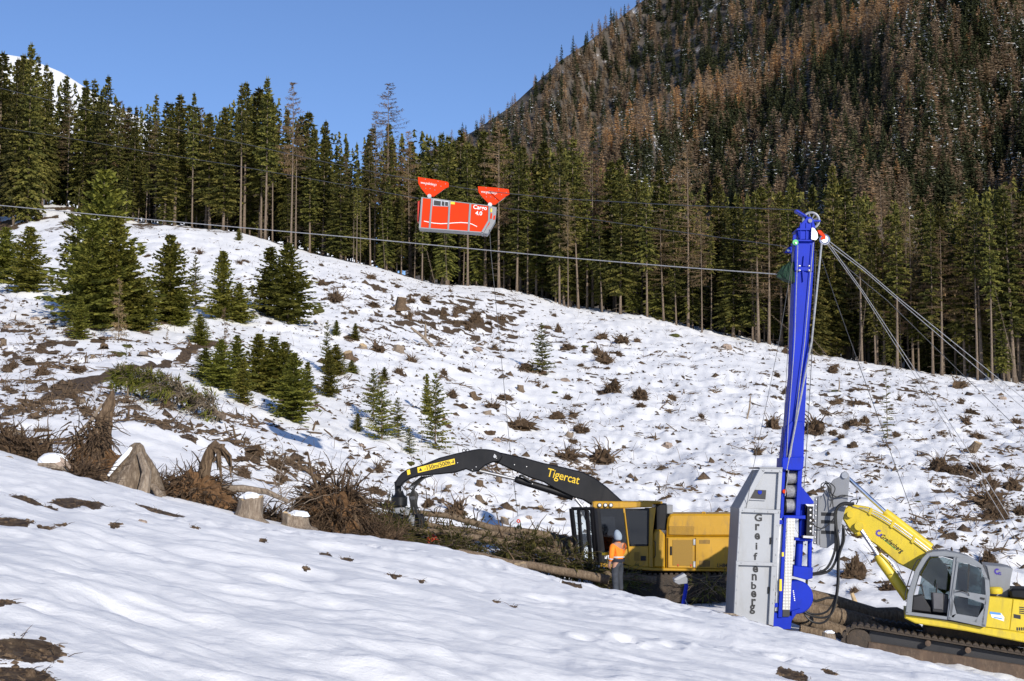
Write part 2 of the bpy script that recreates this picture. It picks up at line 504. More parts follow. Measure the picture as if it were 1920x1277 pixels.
_crop(0, 560, 4.2575, [(195, 135, 80, 'm'), (280, 175, 110, 'm'), (425, 202, 70, 'r'), (245, 232, 110, 'm'), (60, 235, 80, 'm'), (20, 392, 80, 's'), (90, 442, 150, 'r'), (215, 512, 110, 'r'),
    (90, 555, 150, 'r'), (340, 612, 170, 'r'), (620, 580, 200, 'r'), (740, 502, 40, 's'), (835, 412, 100, 's'), (960, 472, 110, 'm'), (1140, 475, 100, 's'), (1005, 385, 100, 'm'),
    (60, 742, 120, 'r'), (1150, 720, 100, 'm'), (1590, 805, 120, 's'), (300, 972, 100, 's'), (660, 832, 55, 's'), (680, 900, 180, 'r'), (330, 1060, 130, 'r')])
_crop(400, 800, 5.322, [(280, 340, 170, 'm'), (400, 272, 260, 'r'), (620, 395, 250, 'r'), (660, 565, 180, 'r'), (820, 595, 110, 'r'), (740, 315, 90, 's'), (1070, 402, 120, 'm'), (1470, 205, 105, 'm'),
    (1620, 665, 180, 'r'), (1745, 775, 120, 'r'), (1320, 235, 90, 'm'), (200, 340, 120, 'm'), (300, 500, 200, 'r'), (1650, 480, 170, 'r')])
_crop(720, 820, 4.174, [(265, 178, 60, 'm'), (205, 217, 80, 'm'), (505, 398, 70, 's'), (510, 432, 50, 'm'), (745, 388, 85, 's'), (905, 355, 75, 's'), (760, 500, 95, 's'), (350, 555, 150, 'r'),
    (575, 605, 230, 'r'), (860, 572, 70, 'm'), (1240, 565, 70, 's'), (940, 690, 90, 's'), (1300, 795, 150, 'r'), (1420, 480, 150, 'r'), (360, 130, 60, 'm'), (1130, 625, 30, 'm')])
_crop(0, 320, 3.0, [(985, 445, 45, 's'), (1090, 440, 50, 'r'), (1120, 470, 60, 'r'), (830, 485, 50, 'r'), (1345, 540, 60, 'r'), (1380, 520, 60, 'r'), (1770, 615, 40, 'r'), (1850, 645, 60, 'r'), (1880, 735, 110, 'r'), (1790, 800, 90, 'm'),
    (1810, 540, 40, 'r')])
_r = random.Random(17)
for _z in range(120):                          # further clumps where the clearing is most littered
    _a, _b, _sx, _sy, _s = _r.choices(ZONES, [z[4] * z[2] * z[3] for z in ZONES])[0]
    _x, _y = _r.gauss(_a, _sx * .7), _r.gauss(_b, _sy * .6)
    if 0 < _x < 1915 and _y > float(np.interp(_x, [0, 540, 880, 1330, 1920], [520, 480, 555, 640, 735])) and _y < float(np.interp(_x, [0, 600, 760, 1100, 1400, 1920], [830, 930, 900, 900, 980, 1150])):
        DEBRIS.append((_x, _y, _r.uniform(10, 26), _r.choice('rrrm')))
_dp = ground_many([d[0] for d in DEBRIS], [d[1] for d in DEBRIS])
PLACED = []
for (px, py, wd, k), p in zip(DEBRIS, _dp):
    wm = max(0.35, wd / F * p[1])
    PLACED.append((px, py, Vector(p), wm, k))
    SPOTS.append((p[0], p[1], wm * (0.44 if k == 'r' else 0.36), wm * (0.55 if k == 'r' else 0.5), 0.75 if k != 's' else 0.5))

# trodden earth path on the left, brown patches at the very front, bare spots along the bank
PATH = [(45, 762, 7), (80, 752, 16), (120, 738, 24), (160, 715, 30), (195, 705, 16), (245, 690, 14), (290, 685, 18), (310, 683, 8), (350, 662, 8), (372, 650, 12), (400, 640, 8)]
_pp = ground_many([p[0] for p in PATH], [p[1] for p in PATH])
FRONT = [(15, 985, 42, 12), (50, 1224, 66, 15), (30, 1272, 70, 12), (5, 1130, 18, 6), (610, 1041, 12, 6), (650, 1051, 11, 5), (740, 1079, 12, 4), (1490, 1268, 30, 10), (1555, 1262, 12, 4), (216, 986, 10, 5),
         (365, 988, 8, 3), (493, 1015, 6, 3), (573, 1067, 5, 2), (790, 1090, 5, 2), (930, 1128, 8, 3), (85, 990, 16, 4), (115, 985, 10, 3), (150, 945, 55, 14), (60, 938, 45, 9), (300, 958, 45, 7), (140, 870, 40, 10),
         (1072, 1096, 22, 5), (964, 1138, 6, 2)]
_fp = [on_ground(a, b, 9, 42) for a, b, _, _ in FRONT]

def zone_density(px, py):
    d = np.full(np.shape(px), 0.23)
    for a, b, sx, sy, s in ZONES:
        d = np.maximum(d, s * np.exp(-((px - a) / sx) ** 2 - ((py - b) / sy) ** 2))
    return d
def dirt_mask(x, y, z):
    r = np.hypot(x, y)
    dd = y * CP + z * SP
    px = 960 + F * x / dd; py = 638.5 - F * (z * CP - y * SP) / dd
    D = zone_density(px, py)
    n = fbm(x * 0.85, y * 0.62, 41, 4)
    m = smooth(0.0, 0.16, n - (0.86 - 0.62 * D)) * smooth(40, 52, r) * (1 - smooth(215, 240, y))
    rag = 0.55 + 0.9 * fbm(x * 1.4, y * 1.1, 47, 3)
    for sx, sy, rx, ry, amp in SPOTS:
        i = np.nonzero((np.abs(x - sx) < rx * 1.7) & (np.abs(y - sy) < ry * 1.7))[0]
        if len(i):
            q = ((x[i] - sx) / rx) ** 2 + ((y[i] - sy) / ry) ** 2
            m[i] = np.maximum(m[i], amp * (1 - smooth(0.35, 1.25, q * rag[i])))
    rag2 = 0.6 + 0.8 * fbm(x * 5, y * 4, 49, 3)
    for (a, b, hw, hh), p in zip(FRONT, _fp):
        rx = hw / F * p.y; ry = max(hh / F * p.y * 6.0, rx * 0.6)
        i = np.nonzero((np.abs(x - p.x) < rx * 2.2) & (np.abs(y - p.y) < ry * 2.2))[0]
        if len(i):
            q = ((x[i] - p.x) / rx) ** 2 + ((y[i] - p.y) / ry) ** 2
            m[i] = np.maximum(m[i], (1.35 * (1 - smooth(0.5, 1.15, q * rag2[i]))) if hw < 30 else 1.15 * (1 - smooth(0.05, 1.7, q * rag2[i])))
    i = np.nonzero((y > 50) & (y < 115) & (x < -15) & (x > -40))[0]
    X, Y = x[i], y[i]
    best = np.full(len(i), 9.0)
    for k in range(len(PATH) - 1):
        a, b = _pp[k], _pp[k + 1]
        ab = b[:2] - a[:2]; L2 = (ab ** 2).sum() + 1e-9
        t = np.clip(((X - a[0]) * ab[0] + (Y - a[1]) * ab[1]) / L2, 0, 1)
        wd = (PATH[k][2] * (1 - t) + PATH[k + 1][2] * t) / F * (a[1] * (1 - t) + b[1] * t) * 1.5
        best = np.minimum(best, np.hypot(X - a[0] - t * ab[0], (Y - a[1] - t * ab[1]) * 0.5) / wd)
    m[i] = np.maximum(m[i], 1 - smooth(0.6, 1.2, best * (0.5 + 1.0 * fbm(X * 1.1, Y * 0.9, 53, 3))))
    # churned earth of the work bench under the machines and the timber
    bench = smooth(37.4, 38.6, r) * (1 - smooth(50, 54, r)) * smooth(560, 720, px)
    nb = fbm(x * 0.5, y * 0.7, 57, 3)
    m = np.maximum(m, bench * (1 - smooth(1480, 1600, px)) * smooth(0.48, 0.6, nb) * 0.8)
    # needle litter below the forest
    m = np.maximum(m, smooth(188, 214, y + 0.06 * np.abs(x)) * smooth(0.36, 0.52, fbm(x * 0.3, y * 0.3, 61, 3)) * (1 - smooth(500, 700, r)))
    return m

def build_ground():
    az = np.concatenate([np.linspace(-180, -60, 25)[:-1], np.linspace(-60, -22.5, 40)[:-1], np.linspace(-22.5, 22.5, 660), np.linspace(22.5, 60, 40)[1:], np.linspace(60, 180, 25)[1:-1]])
    rr = np.concatenate([np.linspace(0.4, 8, 16)[:-1], np.exp(np.linspace(math.log(8), math.log(238), 510)), np.exp(np.linspace(math.log(242), math.log(9000), 40))])
    A, Rr = np.meshgrid(np.radians(az), rr)
    x = (np.sin(A) * Rr).ravel(); y = (np.cos(A) * Rr).ravel()
    z = height(x, y)
    m = np.zeros(len(x))
    i = np.nonzero((y > 5) & (Rr.ravel() < 400) & (np.abs(A.ravel()) < R(50)))[0]
    m[i] = dirt_mask(x[i], y[i], z[i])
    z = z - 0.05 * np.clip(m - 0.25, 0, 1) * smooth(14, 60, Rr.ravel())
    nc, nr = len(az), len(rr)
    HGRID[:] = [np.radians(az), rr, z.reshape(nr, nc)]
    a = np.arange(nc); b = (a + 1) % nc
    base = (np.arange(nr - 1) * nc)[:, None]
    q = np.stack([base + a, base + b, base + nc + b, base + nc + a], -1).reshape(-1, 4)[:, ::-1]
    V = np.c_[x, y, z]
    V = np.r_[V, [[0, 0, float(z[:nc].mean())]]]
    me = mesh_np('ground', V, q, MATS['snow_ground'], smooth=True, attrs={'dirt': ('POINT', np.r_[m, 0])})
    o = link('ground', me)
    tag(o, 'snow covered clearing with bare brown earth patches', None, None, 'structure')
    return o

def make_ground_material():
    m, nt, b = nodemat('snow_ground')
    L = nt.links
    tc = N(nt, 'ShaderNodeTexCoord')
    at = N(nt, 'ShaderNodeAttribute', attribute_name='dirt')
    n1 = N(nt, 'ShaderNodeTexNoise', Scale=1.7, Detail=9.0, Roughness=0.72)
    L.new(tc.outputs['Object'], n1.inputs['Vector'])
    n2 = N(nt, 'ShaderNodeTexNoise', Scale=9.0, Detail=6.0, Roughness=0.65)
    L.new(tc.outputs['Object'], n2.inputs['Vector'])
    # mask + noise -> sharp ragged edge
    mx = N(nt, 'ShaderNodeMath', operation='MULTIPLY_ADD'); mx.inputs[1].default_value = 1.9; mx.inputs[2].default_value = -0.95
    L.new(n1.outputs['Fac'], mx.inputs[0])
    sm = N(nt, 'ShaderNodeMath', operation='ADD'); L.new(at.outputs['Fac'], sm.inputs[0]); L.new(mx.outputs[0], sm.inputs[1])
    rp = ramp(nt, sm.outputs[0], [(0.47, (0, 0, 0)), (0.55, (1, 1, 1))])
    snow = ramp(nt, n1.outputs['Fac'], [(0.3, (0.82, 0.825, 0.84)), (0.7, (0.885, 0.885, 0.89))])
    dirt = ramp(nt, n2.outputs['Fac'], [(0.28, (0.030, 0.020, 0.012)), (0.48, (0.085, 0.055, 0.032)), (0.62, (0.15, 0.105, 0.062)), (0.78, (0.24, 0.18, 0.11))])
    mix = N(nt, 'ShaderNodeMix', data_type='RGBA')
    L.new(rp.outputs['Color'], mix.inputs[0]); L.new(snow.outputs['Color'], mix.inputs[6]); L.new(dirt.outputs['Color'], mix.inputs[7])
    L.new(mix.outputs[2], b.inputs['Base Color'])
    b.inputs['Roughness'].default_value = 0.75
    b.inputs['Specular IOR Level'].default_value = 0.25
    n3 = N(nt, 'ShaderNodeTexNoise', Scale=5.0, Detail=10.0, Roughness=0.72)
    L.new(tc.outputs['Object'], n3.inputs['Vector'])
    st = N(nt, 'ShaderNodeMath', operation='MULTIPLY_ADD'); st.inputs[1].default_value = 0.6; st.inputs[2].default_value = 0.42
    L.new(rp.outputs['Color'], st.inputs[0])
    bp = N(nt, 'ShaderNodeBump', Distance=0.08)
    L.new(st.outputs[0], bp.inputs['Strength']); L.new(n3.outputs['Fac'], bp.inputs['Height']); L.new(bp.outputs['Normal'], b.inputs['Normal'])
make_ground_material()
build_ground()

# ------------------------------------------------------------------ mountains behind
def rock_snow_mat():
    m, nt, b = nodemat('mountain_snow')
    L = nt.links
    tc = N(nt, 'ShaderNodeTexCoord')
    n = N(nt, 'ShaderNodeTexNoise', Scale=0.012, Detail=8.0, Roughness=0.6)
    L.new(tc.outputs['Object'], n.inputs['Vector'])
    r = ramp(nt, n.outputs['Fac'], [(0.3, (0.84, 0.86, 0.89)), (0.8, (0.9, 0.91, 0.93))])
    L.new(r.outputs['Color'], b.inputs['Base Color']); b.inputs['Roughness'].default_value = 0.8
    bp = N(nt, 'ShaderNodeBump', Strength=0.25, Distance=6.0)
    L.new(n.outputs['Fac'], bp.inputs['Height']); L.new(bp.outputs['Normal'], b.inputs['Normal'])
    m, nt, b = nodemat('forest_floor')
    L = nt.links
    tc = N(nt, 'ShaderNodeTexCoord')
    n = N(nt, 'ShaderNodeTexNoise', Scale=0.06, Detail=8.0, Roughness=0.7)
    L.new(tc.outputs['Object'], n.inputs['Vector'])
    r = ramp(nt, n.outputs['Fac'], [(0.35, (0.035, 0.032, 0.028)), (0.52, (0.09, 0.075, 0.06)), (0.60, (0.12, 0.1, 0.085)), (0.68, (0.6, 0.62, 0.66))])
    L.new(r.outputs['Color'], b.inputs['Base Color']); b.inputs['Roughness'].default_value = 0.9
rock_snow_mat()

def build_snow_mountain():
    # rounded white summit far behind the left end of the forest
    crest = [(-900, 330), (-500, 170), (-200, 100), (0, 86), (50, 97), (110, 122), (160, 155), (205, 185), (250, 205), (330, 255), (450, 330), (700, 480)]
    V = []; nr = 14
    xs = np.linspace(-900, 700, 90)
    cy = np.interp(xs, [a for a, _ in crest], [b for _, b in crest])
    for k in range(nr):
        t = k / (nr - 1)
        for x, y in zip(xs, cy):
            if t <= 0.6:
                s = t / 0.6
                p = W(x, y + (1 - s) ** 1.3 * 260, 2300 + 900 * s)
            else:
                s = (t - 0.6) / 0.4
                p = W(x, y, 3200) + Vector((0, 900 * s, -420 * s ** 1.2))
            p.z += 14 * (float(vn(p.x * 0.006, p.y * 0.006, 3)) - 0.5) * (1 - abs(2 * t - 1))
            V.append(p)
    n = len(xs)
    q = [(k * n + i, k * n + i + 1, (k + 1) * n + i + 1, (k + 1) * n + i) for k in range(nr - 1) for i in range(n - 1)]
    o = link('mountain', mesh_np('mountain', np.array(V), np.array(q), MATS['mountain_snow'], smooth=True))
    tag(o, 'rounded white snow summit behind the forest', None, None, 'structure')
build_snow_mountain()

# forested mountain on the right: depth map over (px, py)
MR = [(760, 300), (840, 268), (890, 243), (960, 196), (1050, 112), (1100, 78), (1200, 2), (1330, -95), (1500, -190), (1750, -300), (2300, -480)]
def ridge_y(px): return np.interp(px, [a for a, _ in MR], [b for _, b in MR])
SPUR = [(1000, 330), (1130, 262), (1260, 205), (1400, 150), (1480, 108), (1620, 40), (1800, -60), (2300, -300)]
def spur_y(px): return np.interp(px, [a for a, _ in SPUR], [b for _, b in SPUR])
def mountain_depth(px, py):
    """far slope up to the ridge, with a nearer spur in front of it"""
    top = ridge_y(px)
    far = 1450 - 0.9 * (py - top) - 0.10 * (px - 1000) + 75 * np.sin(px * 0.010 + 1.0 + py * 0.004) + 14 * np.sin(px * 0.027 + py * 0.012)
    sp = spur_y(px)
    near = 1010 - 0.55 * (py - sp) - 0.10 * (px - 1300) + 60 * np.sin(px * 0.012 + 2.0 + py * 0.006) + 10 * np.sin(px * 0.033 - py * 0.01)
    t = smooth(-30, 26, py - sp) * smooth(1000, 1130, px)
    return far * (1 - t) + np.minimum(far, near) * t
def build_forest_mountain():
    xs = np.linspace(760, 2300, 150)
    nr = 90
    P = []
    for k in range(nr):
        t = k / (nr - 1)
        for x in xs:
            top = float(ridge_y(x)); bot = 760.0
            if t <= 0.88:
                y = bot + (top - bot) * (t / 0.88)
                P.append(W(x, y, float(mountain_depth(np.array(x), np.array(y)))))
            else:
                s = (t - 0.88) / 0.12
                P.append(W(x, top, float(mountain_depth(np.array(x), np.array(top)))) + Vector((40 * s, 500 * s, -300 * s ** 1.3)))
    n = len(xs)
    q = [(k * n + i, k * n + i + 1, (k + 1) * n + i + 1, (k + 1) * n + i) for k in range(nr - 1) for i in range(n - 1)]
    o = link('mountain', mesh_np('mountain', np.array(P), np.array(q), MATS['forest_floor'], smooth=True))
    tag(o, 'steep dark mountainside covered in forest', None, None, 'structure')
build_forest_mountain()
# ------------------------------------------------------------------ trees
def leaf_mat(name, stops, rough=0.7, trans=0.0):
    m, nt, b = nodemat(name)
    L = nt.links
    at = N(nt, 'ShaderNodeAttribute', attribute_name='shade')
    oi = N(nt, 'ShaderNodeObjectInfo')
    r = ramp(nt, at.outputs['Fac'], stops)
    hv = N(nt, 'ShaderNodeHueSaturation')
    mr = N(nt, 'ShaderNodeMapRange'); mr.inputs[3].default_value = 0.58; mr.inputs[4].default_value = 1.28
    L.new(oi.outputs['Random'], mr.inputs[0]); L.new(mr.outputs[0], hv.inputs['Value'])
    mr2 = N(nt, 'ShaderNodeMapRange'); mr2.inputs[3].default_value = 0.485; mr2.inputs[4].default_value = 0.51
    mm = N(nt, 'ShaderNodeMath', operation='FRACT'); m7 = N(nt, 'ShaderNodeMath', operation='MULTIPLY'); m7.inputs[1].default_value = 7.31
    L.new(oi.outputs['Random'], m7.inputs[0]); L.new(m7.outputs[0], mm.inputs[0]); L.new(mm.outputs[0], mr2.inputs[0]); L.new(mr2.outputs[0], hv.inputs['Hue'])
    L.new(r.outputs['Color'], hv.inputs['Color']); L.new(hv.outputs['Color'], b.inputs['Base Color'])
    b.inputs['Roughness'].default_value = rough
    b.inputs['Specular IOR Level'].default_value = 0.25
    if trans:
        tl = N(nt, 'ShaderNodeBsdfTranslucent'); ms = N(nt, 'ShaderNodeMixShader'); ms.inputs[0].default_value = trans
        L.new(hv.outputs['Color'], tl.inputs['Color']); L.new(b.outputs[0], ms.inputs[1]); L.new(tl.outputs[0], ms.inputs[2]); L.new(ms.outputs[0], nt.nodes['Material Output'].inputs['Surface'])
    return m
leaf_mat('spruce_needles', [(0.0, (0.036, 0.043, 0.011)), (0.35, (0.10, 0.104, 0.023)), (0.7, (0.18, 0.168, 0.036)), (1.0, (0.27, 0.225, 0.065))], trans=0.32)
leaf_mat('young_needles', [(0.0, (0.08, 0.088, 0.017)), (0.35, (0.155, 0.158, 0.027)), (0.7, (0.225, 0.212, 0.038)), (1.0, (0.31, 0.27, 0.06))], trans=0.42)
leaf_mat('larch_twigs', [(0.0, (0.15, 0.108, 0.065)), (0.4, (0.27, 0.195, 0.112)), (0.75, (0.36, 0.25, 0.13)), (1.0, (0.46, 0.295, 0.125))], trans=0.25)
leaf_mat('dead_twigs', [(0.0, (0.07, 0.052, 0.038)), (0.5, (0.15, 0.115, 0.08)), (1.0, (0.25, 0.195, 0.135))])
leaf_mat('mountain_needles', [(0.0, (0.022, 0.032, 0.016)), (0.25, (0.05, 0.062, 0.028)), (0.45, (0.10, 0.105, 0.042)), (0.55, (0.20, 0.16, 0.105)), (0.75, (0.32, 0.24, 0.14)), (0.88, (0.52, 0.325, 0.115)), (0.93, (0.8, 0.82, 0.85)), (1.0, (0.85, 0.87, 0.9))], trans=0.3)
def bark_mat(name, lo, mid, hi):
    m, nt, b = nodemat(name)
    L = nt.links
    tc = N(nt, 'ShaderNodeTexCoord'); mp = N(nt, 'ShaderNodeMapping'); mp.inputs['Scale'].default_value = (9, 9, 1.6)
    n = N(nt, 'ShaderNodeTexNoise', Scale=2.0, Detail=7.0, Roughness=0.7)
    L.new(tc.outputs['Object'], mp.inputs[0]); L.new(mp.outputs[0], n.inputs['Vector'])
    r = ramp(nt, n.outputs['Fac'], [(0.3, lo), (0.5, mid), (0.72, hi)])
    L.new(r.outputs['Color'], b.inputs['Base Color']); b.inputs['Roughness'].default_value = 0.9; b.inputs['Specular IOR Level'].default_value = 0.2
    bp = N(nt, 'ShaderNodeBump', Strength=0.8, Distance=0.05); L.new(n.outputs['Fac'], bp.inputs['Height']); L.new(bp.outputs['Normal'], b.inputs['Normal'])
bark_mat('bark', (0.07, 0.052, 0.039), (0.165, 0.125, 0.093), (0.29, 0.235, 0.18))
bark_mat('log_bark', (0.07, 0.05, 0.035), (0.17, 0.125, 0.085), (0.27, 0.21, 0.15))
bark_mat('root_bark', (0.045, 0.030, 0.019), (0.118, 0.080, 0.050), (0.25, 0.175, 0.11))
bark_mat('grey_wood', (0.11, 0.082, 0.06), (0.23, 0.18, 0.135), (0.40, 0.34, 0.27))

class TB:
    """tree builder: triangles/quads with a per-face shade and material slot"""
    def __init__(s): s.v = []; s.f = []; s.sh = []; s.mi = []
    def tri(s, a, b, c, sh, mi=0):
        n = len(s.v); s.v += [a, b, c]; s.f.append((n, n + 1, n + 2)); s.sh.append(sh); s.mi.append(mi)
    def twig(s, p, d, up, ln, wd, sh, mi=0):
        """a narrow spray: two triangles folded along a ridge"""
        q = p + d * ln
        side = d.cross(up)
        if side.length < 1e-4: side = d.orthogonal()
        side = side.normalized() * wd * 0.5
        mid = p + d * (ln * 0.45)
        drop = Vector((0, 0, -wd * 0.35))
        n = len(s.v)
        s.v += [p, mid + side + drop, q, mid - side + drop]
        s.f += [(n, n + 1, n + 2), (n, n + 2, n + 3)]
        s.sh += [sh, sh * 0.85]; s.mi += [mi, mi]
    def stick(s, pts, r0, r1, sh, mi=0, n=3):
        fr = frames(pts); b = len(s.v); m = len(pts)
        for i, (p, (t, x, y)) in enumerate(zip(pts, fr)):
            rr = r0 + (r1 - r0) * i / (m - 1)
            for k in range(n):
                a = 2 * math.pi * k / n
                s.v.append(p + x * (rr * math.cos(a)) + y * (rr * math.sin(a)))
        for i in range(m - 1):
            for k in range(n):
                k2 = (k + 1) % n
                s.f.append((b + i * n + k, b + i * n + k2, b + (i + 1) * n + k2, b + (i + 1) * n + k)); s.sh.append(sh); s.mi.append(mi)
    def mesh(s, name, mats):
        return mesh_np(name, np.array([tuple(v) for v in s.v]), s.f, mats, mi=s.mi, attrs={'shade': ('FACE', s.sh)})

def trunk_mesh(h, r, rng, name='trunk', sides=8, lean=0.006, top=0.98):
    mb = MB()
    ph = rng.uniform(0, 6.28)
    pts = []; rs = []
    for i in range(11):
        t = i / 10
        off = math.sin(t * 2.2 + ph) * lean * h
        pts.append(Vector((off * math.cos(ph) - math.sin(ph) * lean * h * math.cos(ph), off * math.sin(ph) - math.sin(ph) * lean * h * math.sin(ph), h * top * t - 0.4 * (i == 0))))
        rs.append(max(0.012, r * ((1 - t) ** 0.85 * 0.92 + 0.02) * (1.3 if i == 0 else 1)))
    mb.tube(pts, rs, sides)
    me = bpy.data.meshes.new(name); me.from_pydata(mb.v, [], mb.f); me.update()
    me.polygons.foreach_set('use_smooth', mb.sm)
    me.materials.append(MATS['bark'])
    return me, pts
def axis_at(pts, z, h):
    t = max(0.0, min(0.9999, z / (pts[-1].z))) * (len(pts) - 1)
    i = int(t); return pts[i].lerp(pts[i + 1], t - i)

def spruce(seed, h=25.0, base=0.45, rmax=2.6, whorl=0.5, nb=6, tw=0.34, stubs=True, droop=0.5, mat='spruce_needles', power=0.75, r0=None, rise0=0.0, rag=(0.62, 1.15), gaps=0.07):
    """returns (trunk mesh, crown mesh). base = bare share of the trunk"""
    rng = random.Random(seed)
    tm, ax = trunk_mesh(h, r0 or h * 0.0078, rng)
    tb = TB()
    z = h * base
    zb = z
    while z < h * 0.985:
        t = (z - zb) / (h - zb)
        env = rmax * ((1 - t) ** power) * (0.55 + 0.45 * min(1, t / 0.14))
        k = max(3, int(round(nb * (0.6 + 0.4 * (1 - t)))))
        a0 = rng.uniform(0, 6.28)
        gap = rng.random() < gaps
        for j in range(k):
            if gap and rng.random() < 0.6: continue
            a = a0 + 6.283 * j / k + rng.uniform(-0.35, 0.35)
            ln = env * rng.uniform(*rag)
            if ln < 0.12: ln = 0.12
            dirh = Vector((math.cos(a), math.sin(a), 0))
            p0 = axis_at(ax, min(h * .98, z + rng.uniform(-0.9, 0.9) * whorl), h)
            rise = 0.45 * t - 0.05 + rise0 * rng.uniform(.6, 1.3)
            dr = droop * (1 - t) ** 0.7 * rng.uniform(0.7, 1.25)
            spine = []
            m = max(2, min(6, int(ln / (tw * 1.25)) + 1))
            for i in range(m + 1):
                s_ = i / m
                zz = ln * (rise * s_ - dr * s_ * s_ + 0.22 * dr * s_ ** 4)
                spine.append(p0 + dirh * (ln * s_) + Vector((0, 0, zz)))
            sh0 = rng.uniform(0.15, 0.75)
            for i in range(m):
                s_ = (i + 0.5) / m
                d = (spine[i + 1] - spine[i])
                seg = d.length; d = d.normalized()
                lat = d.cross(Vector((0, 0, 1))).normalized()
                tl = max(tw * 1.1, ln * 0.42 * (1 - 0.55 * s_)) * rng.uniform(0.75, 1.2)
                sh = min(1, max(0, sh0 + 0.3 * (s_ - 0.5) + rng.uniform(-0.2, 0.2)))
                for sg in (-1, 1):
                    td = (d * rng.uniform(0.5, 0.9) + lat * sg * rng.uniform(0.6, 0.95) + Vector((0, 0, rng.uniform(-0.75, -0.1) * (1 - 0.6 * t) * (1 - 1.2 * rise0)))).normalized()
                    tb.twig(spine[i].lerp(spine[i + 1], rng.random()), td, Vector((rng.gauss(0, .8), rng.gauss(0, .8), .6)), tl, tw * rng.uniform(0.8, 1.3), sh)
                if rng.random() < 0.7:
                    td = (d * 0.5 + Vector((rng.uniform(-.3, .3), rng.uniform(-.3, .3), -0.9 * (1 - 0.7 * t)))).normalized()
                    tb.twig(spine[i], td, lat, tl * 0.8, tw, max(0, sh - 0.15))
            tb.twig(spine[-2], (spine[-1] - spine[-2]).normalized(), Vector((0, 0, 1)), (spine[-1] - spine[-2]).length * 1.5, tw * 0.9, min(1, sh0 + 0.25))
        z += whorl * rng.uniform(0.75, 1.25) * (1 - 0.35 * t)
    for k in range(4):
        a = k * 1.57
        tb.twig(Vector((ax[-1].x, ax[-1].y, h * 0.955)), Vector((0.12 * math.cos(a), 0.12 * math.sin(a), 1)).normalized(), Vector((math.sin(a), math.cos(a), 0)), h * 0.05, tw * 0.5, 0.5)
    if stubs and base > 0.12:
        n = int(h * base * 3.2)
        for i in range(n):
            z = h * base * (0.12 + 0.98 * rng.random() ** 0.7)
            a = rng.uniform(0, 6.28); ln = rng.uniform(0.4, 1.0) * (0.5 + 1.3 * z / (h * base)) * rmax * 0.42
            p = axis_at(ax, z, h); d = Vector((math.cos(a), math.sin(a), 0))
            tb.stick([p, p + d * ln * 0.55 + Vector((0, 0, -0.06 * ln)), p + d * ln + Vector((0, 0, -rng.uniform(0.05, 0.4) * ln))], 0.022, 0.006, rng.random(), 1)
            if rng.random() < 0.5:
                tb.stick([p + d * ln * 0.6, p + d * ln * 0.9 + Vector((d.y, -d.x, 0)) * ln * 0.3 + Vector((0, 0, -0.25 * ln))], 0.012, 0.005, rng.random(), 1)
    return tm, tb.mesh('crown', [MATS[mat], MATS['dead_twigs']])

def larch(seed, h=25.0, base=0.4, rmax=2.6, dens=1.0, sub=1.0):
    rng = random.Random(seed)
    tm, ax = trunk_mesh(h, h * 0.0075, rng)
    tb = TB()
    z = h * base; zb = z
    while z < h * 0.99:
        t = (z - zb) / (h - zb)
        env = rmax * (1 - t) ** 0.7 * (0.6 + 0.4 * min(1, t / 0.15)) + 0.1
        for j in range(rng.choice((2, 3, 3, 4))):
            a = rng.uniform(0, 6.28); ln = env * rng.uniform(0.55, 1.15)
            d = Vector((math.cos(a), math.sin(a), 0)); p = axis_at(ax, z + rng.uniform(-.2, .2), h)
            rise = rng.uniform(-0.15, 0.25) + 0.3 * t
            pts = [p + d * (ln * s_) + Vector((0, 0, ln * (rise * s_ - 0.28 * s_ * s_ + 0.22 * s_ ** 3))) for s_ in (0, .35, .7, 1)]
            sh = rng.uniform(0.2, 0.9)
            tb.stick(pts, 0.03, 0.008, sh * 0.6)
            for i in range(int(36 * dens * max(0.5, ln / rmax) * sub)):
                s_ = rng.uniform(0.15, 1.0); k = min(2, int(s_ * 3)); q = pts[k].lerp(pts[k + 1], s_ * 3 - k)
                td = (d * 0.6 + Vector((rng.uniform(-1, 1), rng.uniform(-1, 1), rng.uniform(-0.9, 0.3)))).normalized()
                tb.twig(q, td, Vector((0, 0, 1)), rng.uniform(0.35, 0.85) * (0.4 + 0.6 * (1 - t)), rng.uniform(0.05, 0.10), min(1, max(0, sh + rng.uniform(-.25, .25))))
        z += 0.36 * rng.uniform(0.7, 1.3)
    for i in range(int(h * base * 2.2)):
        z = h * base * (0.15 + 0.85 * rng.random()); a = rng.uniform(0, 6.28); ln = rng.uniform(0.3, 1.0) * rmax * 0.5
        p = axis_at(ax, z, h); d = Vector((math.cos(a), math.sin(a), 0))
        tb.stick([p, p + d * ln + Vector((0, 0, -rng.uniform(0, 0.35) * ln))], 0.02, 0.006, rng.random(), 1)
    return tm, tb.mesh('crown', [MATS['larch_twigs'], MATS['dead_twigs']])

def bare_trunk(seed, h=22.0, rmax=1.6, frm=0.1):
    """dead or shaded-out spruce: trunk and thin dead branches only"""
    rng = random.Random(seed)
    tm, ax = trunk_mesh(h, h * 0.0075, rng)
    tb = TB()
    for i in range(int(h * 9)):
        z = h * (frm + (0.97 - frm) * rng.random()); t = z / h
        a = rng.uniform(0, 6.28); ln = rmax * rng.uniform(0.4, 1.1) * (1.05 - 0.8 * max(0, t - 0.2))
        p = axis_at(ax, z, h); d = Vector((math.cos(a), math.sin(a), 0))
        tb.stick([p, p + d * ln * 0.5 + Vector((0, 0, -0.1 * ln)), p + d * ln + Vector((0, 0, -rng.uniform(0.05, 0.35) * ln))], 0.02, 0.006, rng.random())
        if rng.random() < 0.4:
            tb.stick([p + d * ln * 0.5, p + d * ln * 0.8 + Vector((d.y, -d.x, -0.3)) * ln * 0.3], 0.012, 0.005, rng.random())
    return tm, tb.mesh('crown', [MATS['dead_twigs']])

